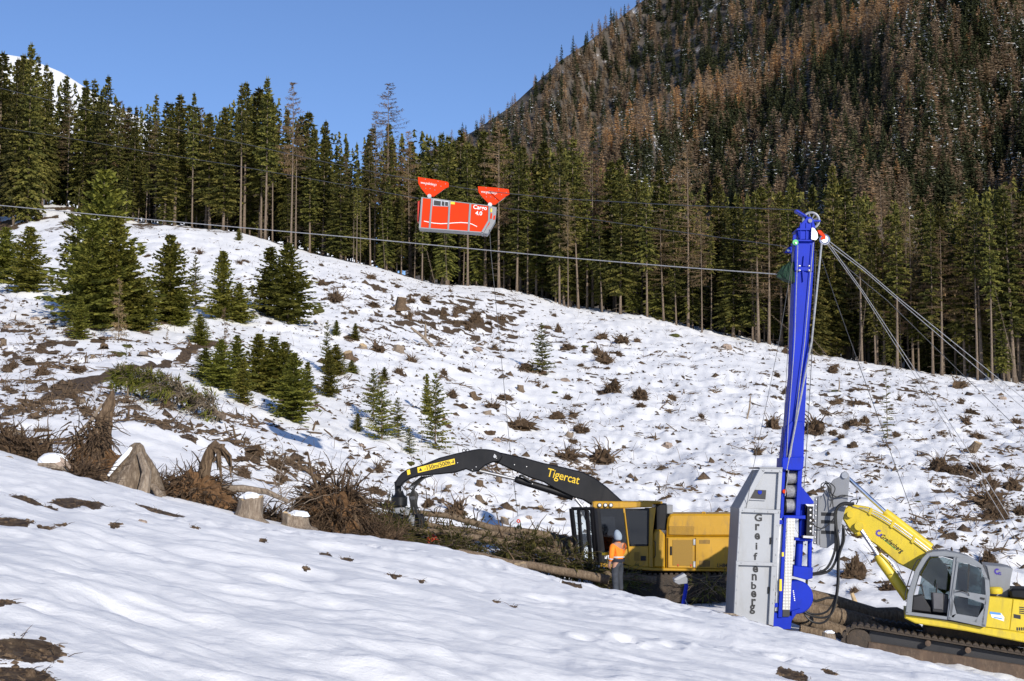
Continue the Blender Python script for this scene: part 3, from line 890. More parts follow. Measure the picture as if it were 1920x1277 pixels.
H0 = 25.0
SPR = [spruce(100 + i, H0, b, r, droop=dr) for i, (b, r, dr) in enumerate([(0.30, 2.4, .5), (0.42, 2.1, .45), (0.24, 2.7, .55), (0.48, 1.9, .5), (0.34, 2.5, .6), (0.27, 2.2, .45), (0.55, 1.8, .5)])]
SPF = [spruce(140 + i, H0, b, r, droop=dr, nb=7) for i, (b, r, dr) in enumerate([(0.04, 3.3, .55), (0.10, 3.0, .6), (0.16, 2.8, .5)])]
LAR = [larch(160 + i, H0, b, r) for i, (b, r) in enumerate([(0.40, 3.7), (0.34, 4.3), (0.46, 3.0)])]
BAR = [bare_trunk(180 + i, H0, r, f) for i, (r, f) in enumerate([(1.5, 0.12), (1.9, 0.06)])]
YNG = [spruce(200 + i, 8.0, 0.02, r, whorl=0.22, nb=10, tw=0.20, stubs=False, droop=dr, mat='young_needles', power=0.72, r0=0.09, rise0=0.34, rag=(0.4, 1.3), gaps=0.16) for i, (r, dr) in enumerate([(1.75, .30), (1.5, .25), (2.0, .38), (1.35, .30), (1.6, .2)])]
LOOSE = [spruce(220 + i, 8.0, 0.02, r, whorl=0.34, nb=6, tw=0.15, stubs=False, droop=.25, mat='young_needles', power=0.7, r0=0.08, rise0=0.25) for i, r in enumerate((1.9, 1.6))]
YNG += LOOSE
SPARSE = [spruce(230, 8.0, 0.03, 1.2, whorl=0.55, nb=5, tw=0.10, stubs=False, droop=.2, mat='young_needles', r0=0.06)]
SAP = [larch(240, 8.0, 0.1, 1.3, 0.9)]

def plant(name, proto, base, top_z, label, cat, group=None, wide=1.0, lean=(0, 0), rng=random):
    """one tree: Empty at the foot, trunk and crown as parts that share mesh data"""
    h = top_z - base.z
    H = 8.0 if proto in YNG or proto in SPARSE or proto in SAP else H0
    s = h / H
    e = empty(name, base, label, cat, group, rng.uniform(0, 6.28))
    e.rotation_euler = (lean[0], lean[1], e.rotation_euler[2])
    e.scale = (s * wide, s * wide, s)
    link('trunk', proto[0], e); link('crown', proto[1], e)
    return e

# ---- forest edge
EDGE = [(-140, 430, 222), (-60, 455, 212), (30, 470, 208), (90, 400, 232), (150, 398, 226), (250, 416, 208), (340, 424, 206), (440, 440, 204), (540, 463, 205), (620, 480, 202), (700, 502, 199), (790, 528, 200), (880, 541, 198), (1000, 556, 194), (1070, 577, 190),
        (1200, 596, 184), (1330, 622, 179), (1430, 645, 174), (1530, 665, 171), (1640, 685, 168), (1780, 700, 164), (1920, 720, 160), (2060, 742, 157)]
def edge_at(px): return np.interp(px, [e[0] for e in EDGE], [e[2] for e in EDGE])
TOPS = [(-140, 110), (0, 100), (40, 82), (60, 112), (100, 138), (180, 142), (230, 188), (270, 176), (340, 172), (400, 196), (440, 160), (490, 146), (560, 205), (600, 218), (650, 238), (700, 240), (770, 222), (830, 238), (880, 250), (940, 235), (1000, 268), (1060, 256),
        (1110, 266), (1200, 312), (1260, 330), (1350, 330), (1420, 345), (1500, 335), (1570, 312), (1650, 352), (1760, 372), (1850, 340), (1920, 312), (2060, 330)]
def top_at(px): return float(np.interp(px, [e[0] for e in TOPS], [e[1] for e in TOPS]))
ORD = ['first', 'second', 'third', 'fourth', 'fifth', 'sixth', 'seventh', 'eighth', 'ninth', 'tenth', 'eleventh', 'twelfth', 'thirteenth', 'fourteenth', 'fifteenth', 'sixteenth', 'seventeenth', 'eighteenth', 'nineteenth', 'twentieth']
SECT = [(-200, 130, 'left of the snow gap'), (130, 300, 'behind the tall young spruces'), (300, 430, 'above the snow hump'), (430, 660, 'around the pale twin trunks'), (660, 780, 'left of the red carriage'),
        (780, 960, 'behind the red carriage'), (960, 1200, 'right of the red carriage'), (1200, 1480, 'left of the blue mast'), (1480, 1700, 'right of the blue mast'), (1700, 2100, 'beyond the guy lines')]
def sect(px):
    for a, b, t in SECT:
        if a <= px < b: return t
    return SECT[-1][2]

def put_tree(px, Y, top, proto, name, label, cat, group=None, wide=1.0, lean=(0, 0), rng=random):
    x = (px - 960) / F * Y / 1.0
    z = height(float(x), float(Y))
    base = Vector((x, Y, z - 0.15))
    # keep the trunk's foot on the pixel column whatever the height
    tz = W(px, top, Y).z
    if tz - z < 9: tz = z + 9
    return plant(name, proto, base, tz, label, cat, group, wide, lean, rng)

def build_edge():
    rng = random.Random(5)
    # single trees that stand out: px, base depth offset, top py, kind, label
    special = [
        (40, -4, 78, SPF[0], 'spruce_tree', 'broad old spruce with branches to the ground at the left edge', 1.0),
        (14, -1, 108, SPF[1], 'spruce_tree', 'dense spruce half hidden behind the broad leftmost spruce', 1.0),
        (68, 2, 118, SPF[2], 'spruce_tree', 'tall spruce right beside the broad leftmost spruce', 0.9),
        (186, -2, 140, SPF[1], 'spruce_tree', 'tall broad spruce rising behind the cluster of young spruces', 1.05),
        (353, -2, 172, SPR[3], 'spruce_tree', 'slim spruce with a pale bare lower trunk over the snow hump', 0.9),
        (445, -3, 156, SPR[6], 'spruce_tree', 'tall spruce with a bright bare trunk at the right end of the snow hump', 1.1),
        (492, -2, 142, SPR[1], 'spruce_tree', 'tallest dark spruce beside the pale larch, left brown trunk of a pair', 1.1),
        (506, -1, 215, SPR[3], 'spruce_tree', 'spruce with reddish trunk, right one of the brown pair', 0.9),
        (541, -4, 150, LAR[2], 'larch_tree', 'bare pale larch with a straight light trunk, left of a close pair', 1.0),
        (550, -3.4, 255, BAR[1], 'bare_spruce_tree', 'half dead spruce with curved bare branches, right of the pale pair', 1.3),
        (722, 6, 150, LAR[1], 'larch_tree', 'tallest bare brown larch standing out against the sky', 1.1),
        (700, 8, 205, LAR[0], 'larch_tree', 'smaller brown larch just left of the tallest larch', 0.9),
        (666, -2, 330, SPR[6], 'spruce_tree', 'thin spruce with three pale stems at the snow edge', 0.8),
        (660, -2, 360, BAR[0], 'bare_spruce_tree', 'thin pale bare stem, left of the three stems at snow edge', 0.6),
        (673, -2, 390, BAR[0], 'bare_spruce_tree', 'thin pale bare stem, right of the three stems at snow edge', 0.6),
        (935, 1, 222, LAR[0], 'larch_tree', 'brown larch behind the right wing of the red carriage', 1.2),
        (790, -3, 300, SPR[5], 'spruce_tree', 'spruce with a brown trunk under the left end of the carriage', 0.9),
        (1066, -3, 338, LAR[2], 'larch_tree', 'slim rust brown larch with a straight trunk at the snow edge', 0.7),
        (1050, -2, 260, SPR[2], 'spruce_tree', 'green spruce behind the slim rust brown larch', 1.0),
        (1292, 2, 258, LAR[1], 'larch_tree', 'large tan larch with spreading bare branches before the dark mountain', 1.1),
        (1318, -2, 392, LAR[0], 'larch_tree', 'lower tan larch below the large spreading larch', 0.9),
        (1570, 6, 306, SPF[2], 'spruce_tree', 'tall green spruce rising right of the mast head', 1.0),
        (1660, 4, 335, LAR[2], 'larch_tree', 'grey brown larch right of the tall spruce by the mast head', 1.1),
        (1714, 3, 345, LAR[0], 'larch_tree', 'grey larch second to the right of the mast head', 1.0),
        (1880, 4, 395, LAR[2], 'larch_tree', 'orange brown larch top among green spruces at the right edge', 0.8),
        (1835, -2, 372, SPR[6], 'spruce_tree', 'spruce with a long pale trunk beside the right edge', 1.0),
        (1862, -3, 372, SPR[3], 'spruce_tree', 'spruce with a long straight trunk nearest the right edge', 1.0),
    ]
    taken = []
    for px, dy, top, pr, nm, lab, wd in special:
        put_tree(px, float(edge_at(px)) + dy, top, pr, nm, lab, 'tree', 'trees of the forest edge', wd, rng=rng)
        taken.append(px)
    # leaning and fallen poles in front of the wood
    k = 0
    for px, dy, top, lx, lab in [(815, -3, 415, -0.35, 'bare pole leaning left below the red carriage'), (838, -3, 440, -0.2, 'second leaning bare pole right below the red carriage'), (720, -2, 420, -0.22, 'leaning thin pole right of the three pale stems'),
                                 (1545, -3, 545, -0.85, 'bare pole leaning hard against the wood right of the mast'), (1560, -2.5, 540, -0.75, 'upper one of the leaning poles right of the mast'), (1612, -3, 500, -0.30, 'long leaning trunk right of the leaning poles'), (1912, -3, 520, -0.2, 'leaning trunk at the far right of the wood'),
                                 (1420, 0, 480, 0.05, 'thin dead spruce left of the mast head')]:
        put_tree(px, float(edge_at(px)) + dy, top, BAR[k % 2], 'bare_spruce_tree', lab, 'tree', 'bare poles at the forest edge', 0.5, (0, lx), rng); k += 1
    # front row, then rows behind
    rows = [('front', 0, 32, 0.0), ('second', 4.5, 33, 14), ('third', 10, 34, 5), ('back', 17, 36, 18)]
    todo = []
    for ri, (rn, dy, step, off) in enumerate(rows):
        px = -120 + off
        while px < 2050:
            x = px + rng.uniform(-12, 12)
            px += step * rng.uniform(0.6, 1.4)
            if 78 < x < 140 and ri < 2: continue
            if ri < 2 and any(abs(x - t) < 7 for t in taken): continue
            Y = float(edge_at(x)) + dy + rng.uniform(-1.8, 2.4)
            top = top_at(x) + abs(rng.gauss(0, 34 if x < 960 else 46)) - 6 + (10 if ri < 1 else 0)
            q = rng.random()
            larchy = 0.12 if x < 900 else 0.18
            wd = rng.uniform(0.9, 1.75)
            if q < larchy:
                pr, nm, ct = rng.choice(LAR), 'larch_tree', 'brown larch'
                top += 8
            elif q < larchy + (0.08 if ri < 2 else 0.0):
                pr, nm, ct = rng.choice(BAR), 'bare_spruce_tree', 'bare dead spruce'
                top += rng.uniform(30, 130); wd *= 0.75
            else:
                pr, nm, ct = (rng.choice(SPR + SPF[1:]) if ri < 2 else rng.choice(SPR + SPF)), 'spruce_tree', 'green spruce'
                if rng.random() < 0.22: top += rng.uniform(40, 170)
            todo.append((x, Y, top, pr, nm, ct, rn, wd))
    for k in range(46):
        x = -110 + 2160 * (k + rng.random()) / 46
        if 70 < x < 150: continue
        Y = float(edge_at(x)) + rng.uniform(-1, 9)
        bpy_ = to_px((0, Y, height((x - 960) / F * Y, Y)))[1]
        todo.append((x, Y, bpy_ - rng.uniform(110, 230), rng.choice(SPF), 'spruce_tree', 'low bushy spruce', 'under', rng.uniform(1.1, 1.6)))
    todo.sort(key=lambda t: t[0])
    count = {}
    for x, Y, top, pr, nm, ct, rn, wd in todo:
        s = sect(x)
        key = (ct, rn, s); count[key] = count.get(key, 0) + 1
        put_tree(x, Y, top, pr, nm, (f'{ct} in the {rn} row {s}, {ORD[count[key] - 1]} from left' if rn != 'under' else f'{ct} at wood foot {s}, {ORD[count[key] - 1]} from left'), 'tree', f'{ct} trees of the wood {s}', wd, (rng.gauss(0, .014), rng.gauss(0, .018)), rng)
build_edge()

# ---- merged masses: the depth of the wood and the mountain forest
def tree_arrays(me):
    n = len(me.vertices); V = np.empty(n * 3, np.float32); me.vertices.foreach_get('co', V); V = V.reshape(-1, 3)
    sh = np.empty(len(me.polygons), np.float32); me.attributes['shade'].data.foreach_get('value', sh)
    return V, [tuple(p.vertices) for p in me.polygons], sh
def mass(name, protos, items, material, label, shade_fn):
    """items: (variant, x, y, z, height, width factor, rotation, shade args)"""
    Vs = []; Fs = []; Sh = []; b = 0
    for k, x, y, z, h, wd, rot, arg in items:
        V, Fc, sh = protos[k]
        c_, s_ = math.cos(rot), math.sin(rot)
        v = V * np.array([h * wd, h * wd, h])
        v = np.c_[v[:, 0] * c_ - v[:, 1] * s_ + x, v[:, 0] * s_ + v[:, 1] * c_ + y, v[:, 2] + z]
        Vs.append(v); Fs.append(Fc + b); b += len(v); Sh.append(shade_fn(sh, arg))
    o = link(name, mesh_np(name, np.concatenate(Vs), np.concatenate(Fs), material, attrs={'shade': ('FACE', np.concatenate(Sh))}))
    tag(o, label, None, None, 'stuff')
    return o
def low_tree(seed, n_whorl, nb, rmax, tw, base=0.08, lar=False):
    """unit-height tree of triangles only (for masses)"""
    rng = random.Random(seed); V = []; Fc = []; sh = []
    def tri(a, b, c, s):
        n = len(V); V.extend([a, b, c]); Fc.append((n, n + 1, n + 2)); sh.append(s)
    tr = 0.008
    for a in (0, 2.1, 4.2):
        tri((tr * math.cos(a), tr * math.sin(a), -0.04), (tr * math.cos(a + 2.1), tr * math.sin(a + 2.1), -0.04), (0, 0, 0.9), 0.12)
    for i in range(n_whorl):
        t0 = i / n_whorl
        for j in range(max(3, int(nb * (1 - 0.5 * t0)))):
            t = min(.985, max(0, t0 + rng.uniform(-.9, .9) / n_whorl)); z = base + (1 - base) * t
            a = rng.uniform(0, 6.28); ln = rmax * (1 - t) ** (0.6 if nb > 13 else 0.75) * rng.uniform(0.5, 1.15) + 0.008
            dz = (-0.35 * (1 - t) + 0.25 * t) * ln + rng.uniform(-.01, .01)
            wv = tw * rng.uniform(0.7, 1.3)
            ca, sa = math.cos(a), math.sin(a)
            tip = (ca * ln, sa * ln, z + dz); s = rng.random()
            m = 0.45; mx, my, mz = ca * ln * m, sa * ln * m, z + dz * m
            k1, k2 = rng.uniform(-1.5, .6), rng.uniform(-1.5, .6)
            l = (mx - sa * wv, my + ca * wv, mz + wv * k1); r = (mx + sa * wv, my - ca * wv, mz + wv * k2)
            tri((0, 0, z + 0.012), l, tip, s); tri((0, 0, z + 0.012), tip, r, s * 0.8)
    tri((0.012, 0, 0.95), (-0.012, 0.006, 0.95), (0, 0, 1.0), 0.4); tri((0, 0.012, 0.95), (0.004, -0.012, 0.95), (0, 0, 1.0), 0.4)
    return np.array(V, np.float32), np.array(Fc), np.array(sh, np.float32)

def build_wood_mass():
    rng = random.Random(11)
    protos = [low_tree(300 + i, 26, 8, 0.115, 0.016, 0.1) for i in range(4)]
    items = []
    for px in np.arange(-160, 2080, 15):
        for dy in (27, 35, 45):
            x_ = px + rng.uniform(-8, 8); Y = float(edge_at(x_)) + dy + rng.uniform(-3, 3)
            x = (x_ - 960) / F * Y; z = height(float(x), float(Y))
            h = W(x_, top_at(x_) + 14 + abs(rng.gauss(0, 22)), Y).z - z
            items.append((rng.randrange(4), x, Y, z, max(8, h), rng.uniform(.85, 1.2), rng.uniform(0, 6.28), rng.uniform(-.15, .15)))
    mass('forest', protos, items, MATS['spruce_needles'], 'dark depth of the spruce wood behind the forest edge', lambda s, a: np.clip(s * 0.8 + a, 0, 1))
build_wood_mass()

def build_mountain_forest():
    rng = random.Random(12)
    spr = [low_tree(320 + i, 19, 13, 0.19, 0.019, 0.04) for i in range(4)]
    lar = [low_tree(340 + i, 19, 14, 0.21, 0.012, 0.08) for i in range(4)]
    protos = spr + lar
    items = []
    py = -130.0
    while py < 470:
        px = 800.0
        while px < 2010:
            x_ = px + rng.uniform(-9, 9); y_ = py + rng.uniform(-9, 9)
            px += 13.5 * rng.uniform(0.75, 1.25)
            if y_ < float(ridge_y(x_)) - 1: continue
            if rng.random() < 0.04 or y_ > top_at(min(2000, max(0, x_))) + 75: continue
            Y = float(mountain_depth(np.array(x_), np.array(y_)))
            p = W(x_, y_, Y)
            spd = y_ - float(spur_y(x_))
            pl = 0.16 + 0.46 * float(smooth(.3, .75, vn(x_ * 0.016, y_ * 0.024, 71)))
            onspur = x_ > 1100 and -8 < spd < 60
            if onspur: pl = 0.8
            if x_ < 1200 and spd < -10: pl = max(pl, 0.55)
            L_ = rng.random() < pl
            snowy = (not L_) and float(vn(x_ * 0.011, y_ * 0.013, 77)) > 0.52 and rng.random() < 0.6
            h = rng.uniform(16, 27) * (0.92 if L_ else 1) * (0.75 + 0.25 * float(smooth(0, 70, y_ - float(ridge_y(x_)))))
            items.append((rng.randrange(4) + (4 if L_ else 0), p.x, p.y, p.z - 1.5, h, rng.uniform(.85, 1.3), rng.uniform(0, 6.28), (L_, snowy, rng.uniform(.75, 1.1) if onspur else rng.random(), rng.randrange(10 ** 6))))
        py += 11.5
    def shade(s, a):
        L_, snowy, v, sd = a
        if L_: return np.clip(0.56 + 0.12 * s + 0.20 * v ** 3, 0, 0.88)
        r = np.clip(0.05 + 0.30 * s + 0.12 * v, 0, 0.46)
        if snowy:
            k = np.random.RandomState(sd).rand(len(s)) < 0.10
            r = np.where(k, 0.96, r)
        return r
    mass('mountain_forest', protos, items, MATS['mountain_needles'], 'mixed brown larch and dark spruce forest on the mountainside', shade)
build_mountain_forest()
# ------------------------------------------------------------------ young spruces on the clearing
def young(px, py, top, proto, label, wide=1.0, name='young_spruce_tree', rng=random.Random(77), cat='tree', lean=(0, 0)):
    b = on_ground(px, py, 37)
    b.z -= 0.1
    tz = W(px, top, b.y).z
    return plant(name, proto, b, tz, label, cat, 'young trees on the clearing', wide, lean, rng)
YOUNG = [
    (52, 545, 425, 0, 1.15, 'dark young spruce standing alone in tree shadow below the snow gap'),
    (6, 530, 425, 2, 1.1, 'olive young spruce cut by the left edge'),
    (140, 585, 348, 5, 0.62, 'tall light green young spruce on the left of the big cluster'),
    (188, 605, 318, 0, 0.90, 'tallest young spruce, centre of the big cluster'),
    (215, 612, 400, 3, 0.95, 'young spruce right of the tallest one in the big cluster'),
    (240, 618, 470, 2, 1.0, 'broad low young spruce at the right side of the big cluster'),
    (262, 622, 520, 4, 1.2, 'short bushy spruce at the right foot of the big cluster'),
    (170, 615, 430, 2, 0.95, 'dense young spruce in front of the tallest one in the big cluster'),
    (150, 637, 560, 3, 1.1, 'small bright spruce in front of the big cluster'),
    (318, 605, 440, 0, 0.95, 'pointed young spruce first to the right of the big cluster'),
    (338, 612, 545, 4, 1.2, 'low bushy spruce at the foot of the pointed young spruce'),
    (366, 578, 478, 6, 0.7, 'slim young spruce between two broader ones right of the big cluster'),
    (416, 598, 470, 1, 0.95, 'young spruce left of the dense pair under the forest'),
    (448, 605, 530, 2, 1.05, 'low wide spruce beside the young spruce under the forest'),
    (505, 592, 462, 3, 1.2, 'left tree of the dense pair of spruces below the twin trunks'),
    (540, 606, 455, 2, 0.95, 'right tree of the dense pair of spruces below the twin trunks'),
    (375, 645, 588, 4, 1.2, 'small round spruce at the end of the earth path'),
    (386, 712, 652, 4, 1.45, 'leftmost short spruce of the low middle thicket'),
    (412, 730, 635, 2, 1.0, 'light spruce second from left in the low middle thicket'),
    (444, 735, 628, 0, 0.85, 'taller spruce on the left of the low middle thicket'),
    (455, 755, 672, 3, 1.0, 'spruce with a bare pale stem in front of the low thicket'),
    (484, 735, 625, 1, 1.25, 'spruce in the back of the low middle thicket'),
    (512, 742, 630, 2, 1.05, 'widest spruce at the centre of the low middle thicket'),
    (532, 748, 640, 0, 1.05, 'spruce right of centre in the low middle thicket'),
    (548, 788, 660, 2, 0.92, 'nearest spruce of the low thicket with brown grass at its foot'),
    (576, 750, 678, 3, 0.95, 'rightmost spruce of the low middle thicket'),
    (612, 700, 600, 6, 0.5, 'thin dark spruce beside the root clump right of the thicket'),
    (617, 745, 655, 1, 0.75, 'narrow spruce standing right of the low thicket'),
    (630, 704, 645, 4, 1.3, 'bushy spruce above the snow hollow right of the thicket'),
    (660, 700, 675, 2, 1.4, 'low flattened spruce spreading over the snow hollow'),
    (630, 628, 600, 4, 1.0, 'left one of two tiny spruces on the open slope'),
    (666, 635, 606, 0, 1.0, 'right one of two tiny spruces on the open slope'),
    (700, 790, 690, 5, 0.75, 'spruce behind the largest one left of the black boom'),
    (716, 825, 705, 6, 0.85, 'largest spruce of the loose group above the black boom'),
    (746, 822, 745, 5, 0.9, 'short spruce to the right in the loose group above the boom'),
    (768, 852, 800, 6, 1.0, 'thin low spruce right above the black stick'),
    (816, 842, 698, 5, 0.7, 'tall loose spruce with a bare stem above the black boom'),
    (800, 780, 700, 3, 0.6, 'slim spruce tip behind the tall loose spruce'),
    (670, 808, 775, 4, 1.0, 'tiny spruce left of the loose group above the boom'),
    (720, 655, 690, 4, 1.0, None),
    (1017, 700, 605, 6, 0.85, 'single green spruce on the open slope below the carriage'),
    (448, 452, 428, 4, 1.0, 'small round spruce at the foot of a bright bare trunk'),
    (720, 715, 688, 4, 1.2, 'small dark spruce on the slope above the loose group'),
    (1652, 560, 0, 0, 0, None),
]
for px, py, top, k, wd, lab in YOUNG:
    if lab: young(px, py, top, YNG[k], lab, wd * 1.75)
young(1664, 822, 690, SPARSE[0], 'very thin almost bare sapling on the slope right of the mast', 1.0, 'spruce_sapling')
young(668, 812, 765, SPARSE[0], 'tiny thin see-through sapling beside the loose spruce group', 1.3, 'spruce_sapling')
young(222, 640, 522, SAP[0], 'small brown larch sapling in front of the big cluster', 0.9, 'larch_sapling')
young(418, 715, 575, SAP[0], 'thin grey larch sapling above the low middle thicket', 0.55, 'larch_sapling')
young(235, 735, 625, SPARSE[0], 'bare whip of a sapling beside the earth path', 0.35, 'larch_sapling')
young(313, 640, 612, SAP[0], 'tiny brown larch sapling above the earth path', 0.8, 'larch_sapling')

# ------------------------------------------------------------------ root clumps, stumps, mounds
mat('soil', (0.080, 0.053, 0.033), 0.95, var=0.55, scale=7.0, bump=1.0, bscale=14.0, spec=0.1)
mat('orange_soil', (0.135, 0.076, 0.038), 0.95, var=0.6, scale=6.0, bump=1.0, bscale=12.0, spec=0.1)
mat('cut_wood', (0.46, 0.34, 0.20), 0.8, var=0.3, scale=5.0, bump=0.3, bscale=20.0, spec=0.2)
mat('snow_cap', (0.84, 0.86, 0.89), 0.75, var=0.04, bump=0.2, bscale=8.0, spec=0.2)
mat('stone', (0.30, 0.235, 0.19), 0.9, var=0.3, scale=4.0, bump=0.6, bscale=10.0, spec=0.2)
mat('moss', (0.075, 0.075, 0.022), 0.95, var=0.4, scale=9.0, bump=1.0, bscale=25.0, spec=0.1)

bark_mat('weathered_wood', (0.07, 0.05, 0.036), (0.155, 0.118, 0.085), (0.33, 0.27, 0.205))
bark_mat('dark_roots', (0.022, 0.014, 0.009), (0.075, 0.048, 0.029), (0.23, 0.155, 0.095))
def lump_mesh(seed, rx, ry, rz, amp, material, name, n=14, m=9, freq=2.2):
    """closed knobbly lump, flat-ish below"""
    V = []; Fc = []
    for i in range(m + 1):
        th = math.pi * i / m
        for j in range(n):
            a = 2 * math.pi * j / n
            d = Vector((math.sin(th) * math.cos(a), math.sin(th) * math.sin(a), math.cos(th)))
            k = 1 + amp * (mnoise.noise(d * freq + Vector((seed * 7.1, seed * 3.3, 0))) + 0.6 * mnoise.noise(d * freq * 2.6 + Vector((0, seed * 5.7, 1))) + 0.4 * mnoise.noise(d * freq * 6.5 + Vector((seed, 0, 2))))
            V.append((d.x * rx * k, d.y * ry * k, max(-0.25 * rz, d.z * rz * k)))
    for i in range(m):
        for j in range(n):
            j2 = (j + 1) % n
            Fc.append((i * n + j, (i + 1) * n + j, (i + 1) * n + j2, i * n + j2))
    return mesh_np(name, np.array(V), Fc, material, smooth=False)

def root_path(rng, p, d, ln, steps=5, wig=0.35, grav=-0.15):
    pts = [Vector(p)]
    d = d.normalized()
    for i in range(steps):
        d = (d + Vector((rng.uniform(-wig, wig), rng.uniform(-wig, wig), rng.uniform(-wig, wig) + grav))).normalized()
        pts.append(pts[-1] + d * ln / steps)
    return pts
def roots_mesh(seed, n, rx, ry, rz, rmin, rmax, length=(0.35, 0.8), name='roots', grav=-0.1, up=0.35, material='root_bark', wig=0.42):
    rng = random.Random(seed)
    mb = MB()
    for i in range(n):
        a = rng.uniform(0, 6.28); e = math.asin(min(1, rng.random() ** 0.8))
        d = Vector((math.cos(a) * math.cos(e), math.sin(a) * math.cos(e), math.sin(e)))
        p = Vector((d.x * rx, d.y * ry, d.z * rz)) * rng.uniform(0.25, 0.8)
        # roots swing round the ball as well as leaving it
        tdir = (d * rng.uniform(0.3, 1.0) + Vector((-d.y, d.x, 0)) * rng.uniform(-1, 1) + Vector((0, 0, rng.uniform(-0.5, up)))).normalized()
        ln = rng.uniform(*length)
        r = rng.uniform(rmin, rmax) * (1.6 if rng.random() < 0.15 else 1)
        pts = root_path(rng, p, tdir, ln, 5, wig, grav)
        mb.tube(pts, [r * (1 - 0.8 * k / 5) for k in range(6)], 4, cap=False, smooth=False)
        if rng.random() < 0.5:
            k = rng.randrange(1, 4)
            pts2 = root_path(rng, pts[k], (pts[k + 1] - pts[k]) + Vector((rng.uniform(-1, 1), rng.uniform(-1, 1), rng.uniform(-.6, .6))) * ln * 0.3, ln * 0.5, 3, 0.5, grav)
            mb.tube(pts2, [r * 0.5 * (1 - 0.8 * q / 3) for q in range(4)], 3, cap=False, smooth=False)
    me = bpy.data.meshes.new(name); me.from_pydata(mb.v, [], mb.f); me.update(); me.materials.append(MATS[material])
    return me
CLUMPS = []
_SH = [(0.30, 0.26, 0.30), (0.34, 0.26, 0.22), (0.24, 0.24, 0.38), (0.36, 0.26, 0.20), (0.28, 0.28, 0.32), (0.32, 0.25, 0.27), (0.40, 0.2, 0.14), (0.22, 0.2, 0.26), (0.42, 0.24, 0.18), (0.26, 0.3, 0.2)]
for i in range(10):
    sh = _SH[i]
    CLUMPS.append((lump_mesh(i, *sh, 0.75, MATS['soil'], 'soil', 18, 12), roots_mesh(400 + i, [120, 90, 150, 130, 60, 110, 140, 50, 160, 80][i], sh[0] * 1.12, sh[1] * 1.12, sh[2] * 1.1, 0.006, [.02, .028, .016, .02, .036, .02, .014, .04, .016, .03][i], (0.15, [.5, .6, .42, .5, .7, .55, .4, .75, .45, .6][i]), grav=[-0.1, -0.2, -0.05, -0.16, -0.1, -0.14, -0.25, 0.0, -0.2, -0.1][i], up=[.35, .2, .6, .2, .5, .35, .1, .7, .15, .4][i])))
def stump_mesh(seed, material, h=0.8, r=0.42, flare=1.5, tilt=0.12):
    rng = random.Random(seed); V = []; Fc = []; n = 30; prof = [(-0.25, flare * 1.15), (0.0, flare), (0.07, flare * .9), (0.15, flare * 0.76), (0.3, 1.06), (0.45, 1.0), (0.65, 0.97), (.85, .95), (1.0, 0.92)]
    lob = [rng.uniform(0, 6.28) for _ in range(3)]
    for t, k in prof:
        for j in range(n):
            a = 6.283 * j / n
            f = k + max(0, (k - 0.95)) * 0.75 * (math.sin(3 * a + lob[0]) + 0.6 * math.sin(5 * a + lob[1])) * 0.6 + 0.05 * math.sin(7 * a + lob[2]) + 0.16 * mnoise.noise(Vector((math.cos(a) * 3.2, math.sin(a) * 3.2, t * .9 + seed))) + 0.08 * mnoise.noise(Vector((math.cos(a) * 9, math.sin(a) * 9, t * 2 + seed)))
            V.append((r * f * math.cos(a) + tilt * h * max(0, t), r * f * math.sin(a), h * t + ((0.16 * math.sin(a + lob[1]) + 0.22 * mnoise.noise(Vector((math.cos(a) * 3, math.sin(a) * 3, seed)))) * r if t == 1.0 else 0)))
    for i in range(len(prof) - 1):
        for j in range(n):
            j2 = (j + 1) % n; Fc.append((i * n + j, i * n + j2, (i + 1) * n + j2, (i + 1) * n + j))
    b = (len(prof) - 1) * n
    top = [Vector(V[b + j]) for j in range(n)]
    side = mesh_np('stump_bark', np.array(V), Fc, MATS[material], smooth=True)
    cz = sum((v for v in top), Vector()) / n
    tv = [tuple(cz + (v - cz) * 1.0 + Vector((0, 0, 0.004))) for v in top] + [tuple(cz + Vector((0, 0, 0.012)))]
    cut = mesh_np('cut_face', np.array(tv), [(j, (j + 1) % n, n) for j in range(n)], MATS['cut_wood'])
    return side, cut
STUMPS = [stump_mesh(430, 'grey_wood'), stump_mesh(431, 'root_bark', 0.95, 0.38, 1.7, 0.2), stump_mesh(432, 'grey_wood', 0.6, 0.45, 1.6, -0.15), stump_mesh(433, 'log_bark', 1.1, 0.36, 1.5, -0.25)]
STROOT = [roots_mesh(440 + i, 22, 0.45, 0.42, 0.18, 0.012, 0.035, (0.3, 0.7), grav=-0.22, up=0.1) for i in range(2)]
MOUNDS = [lump_mesh(20 + i, *s_, 0.4, m_, 'mound') for i, (s_, m_) in enumerate([((0.5, 0.4, 0.30), MATS['soil']), ((0.5, 0.45, 0.34), MATS['stone']), ((0.55, 0.4, 0.22), MATS['soil']), ((0.48, 0.4, 0.3), MATS['moss'])])]

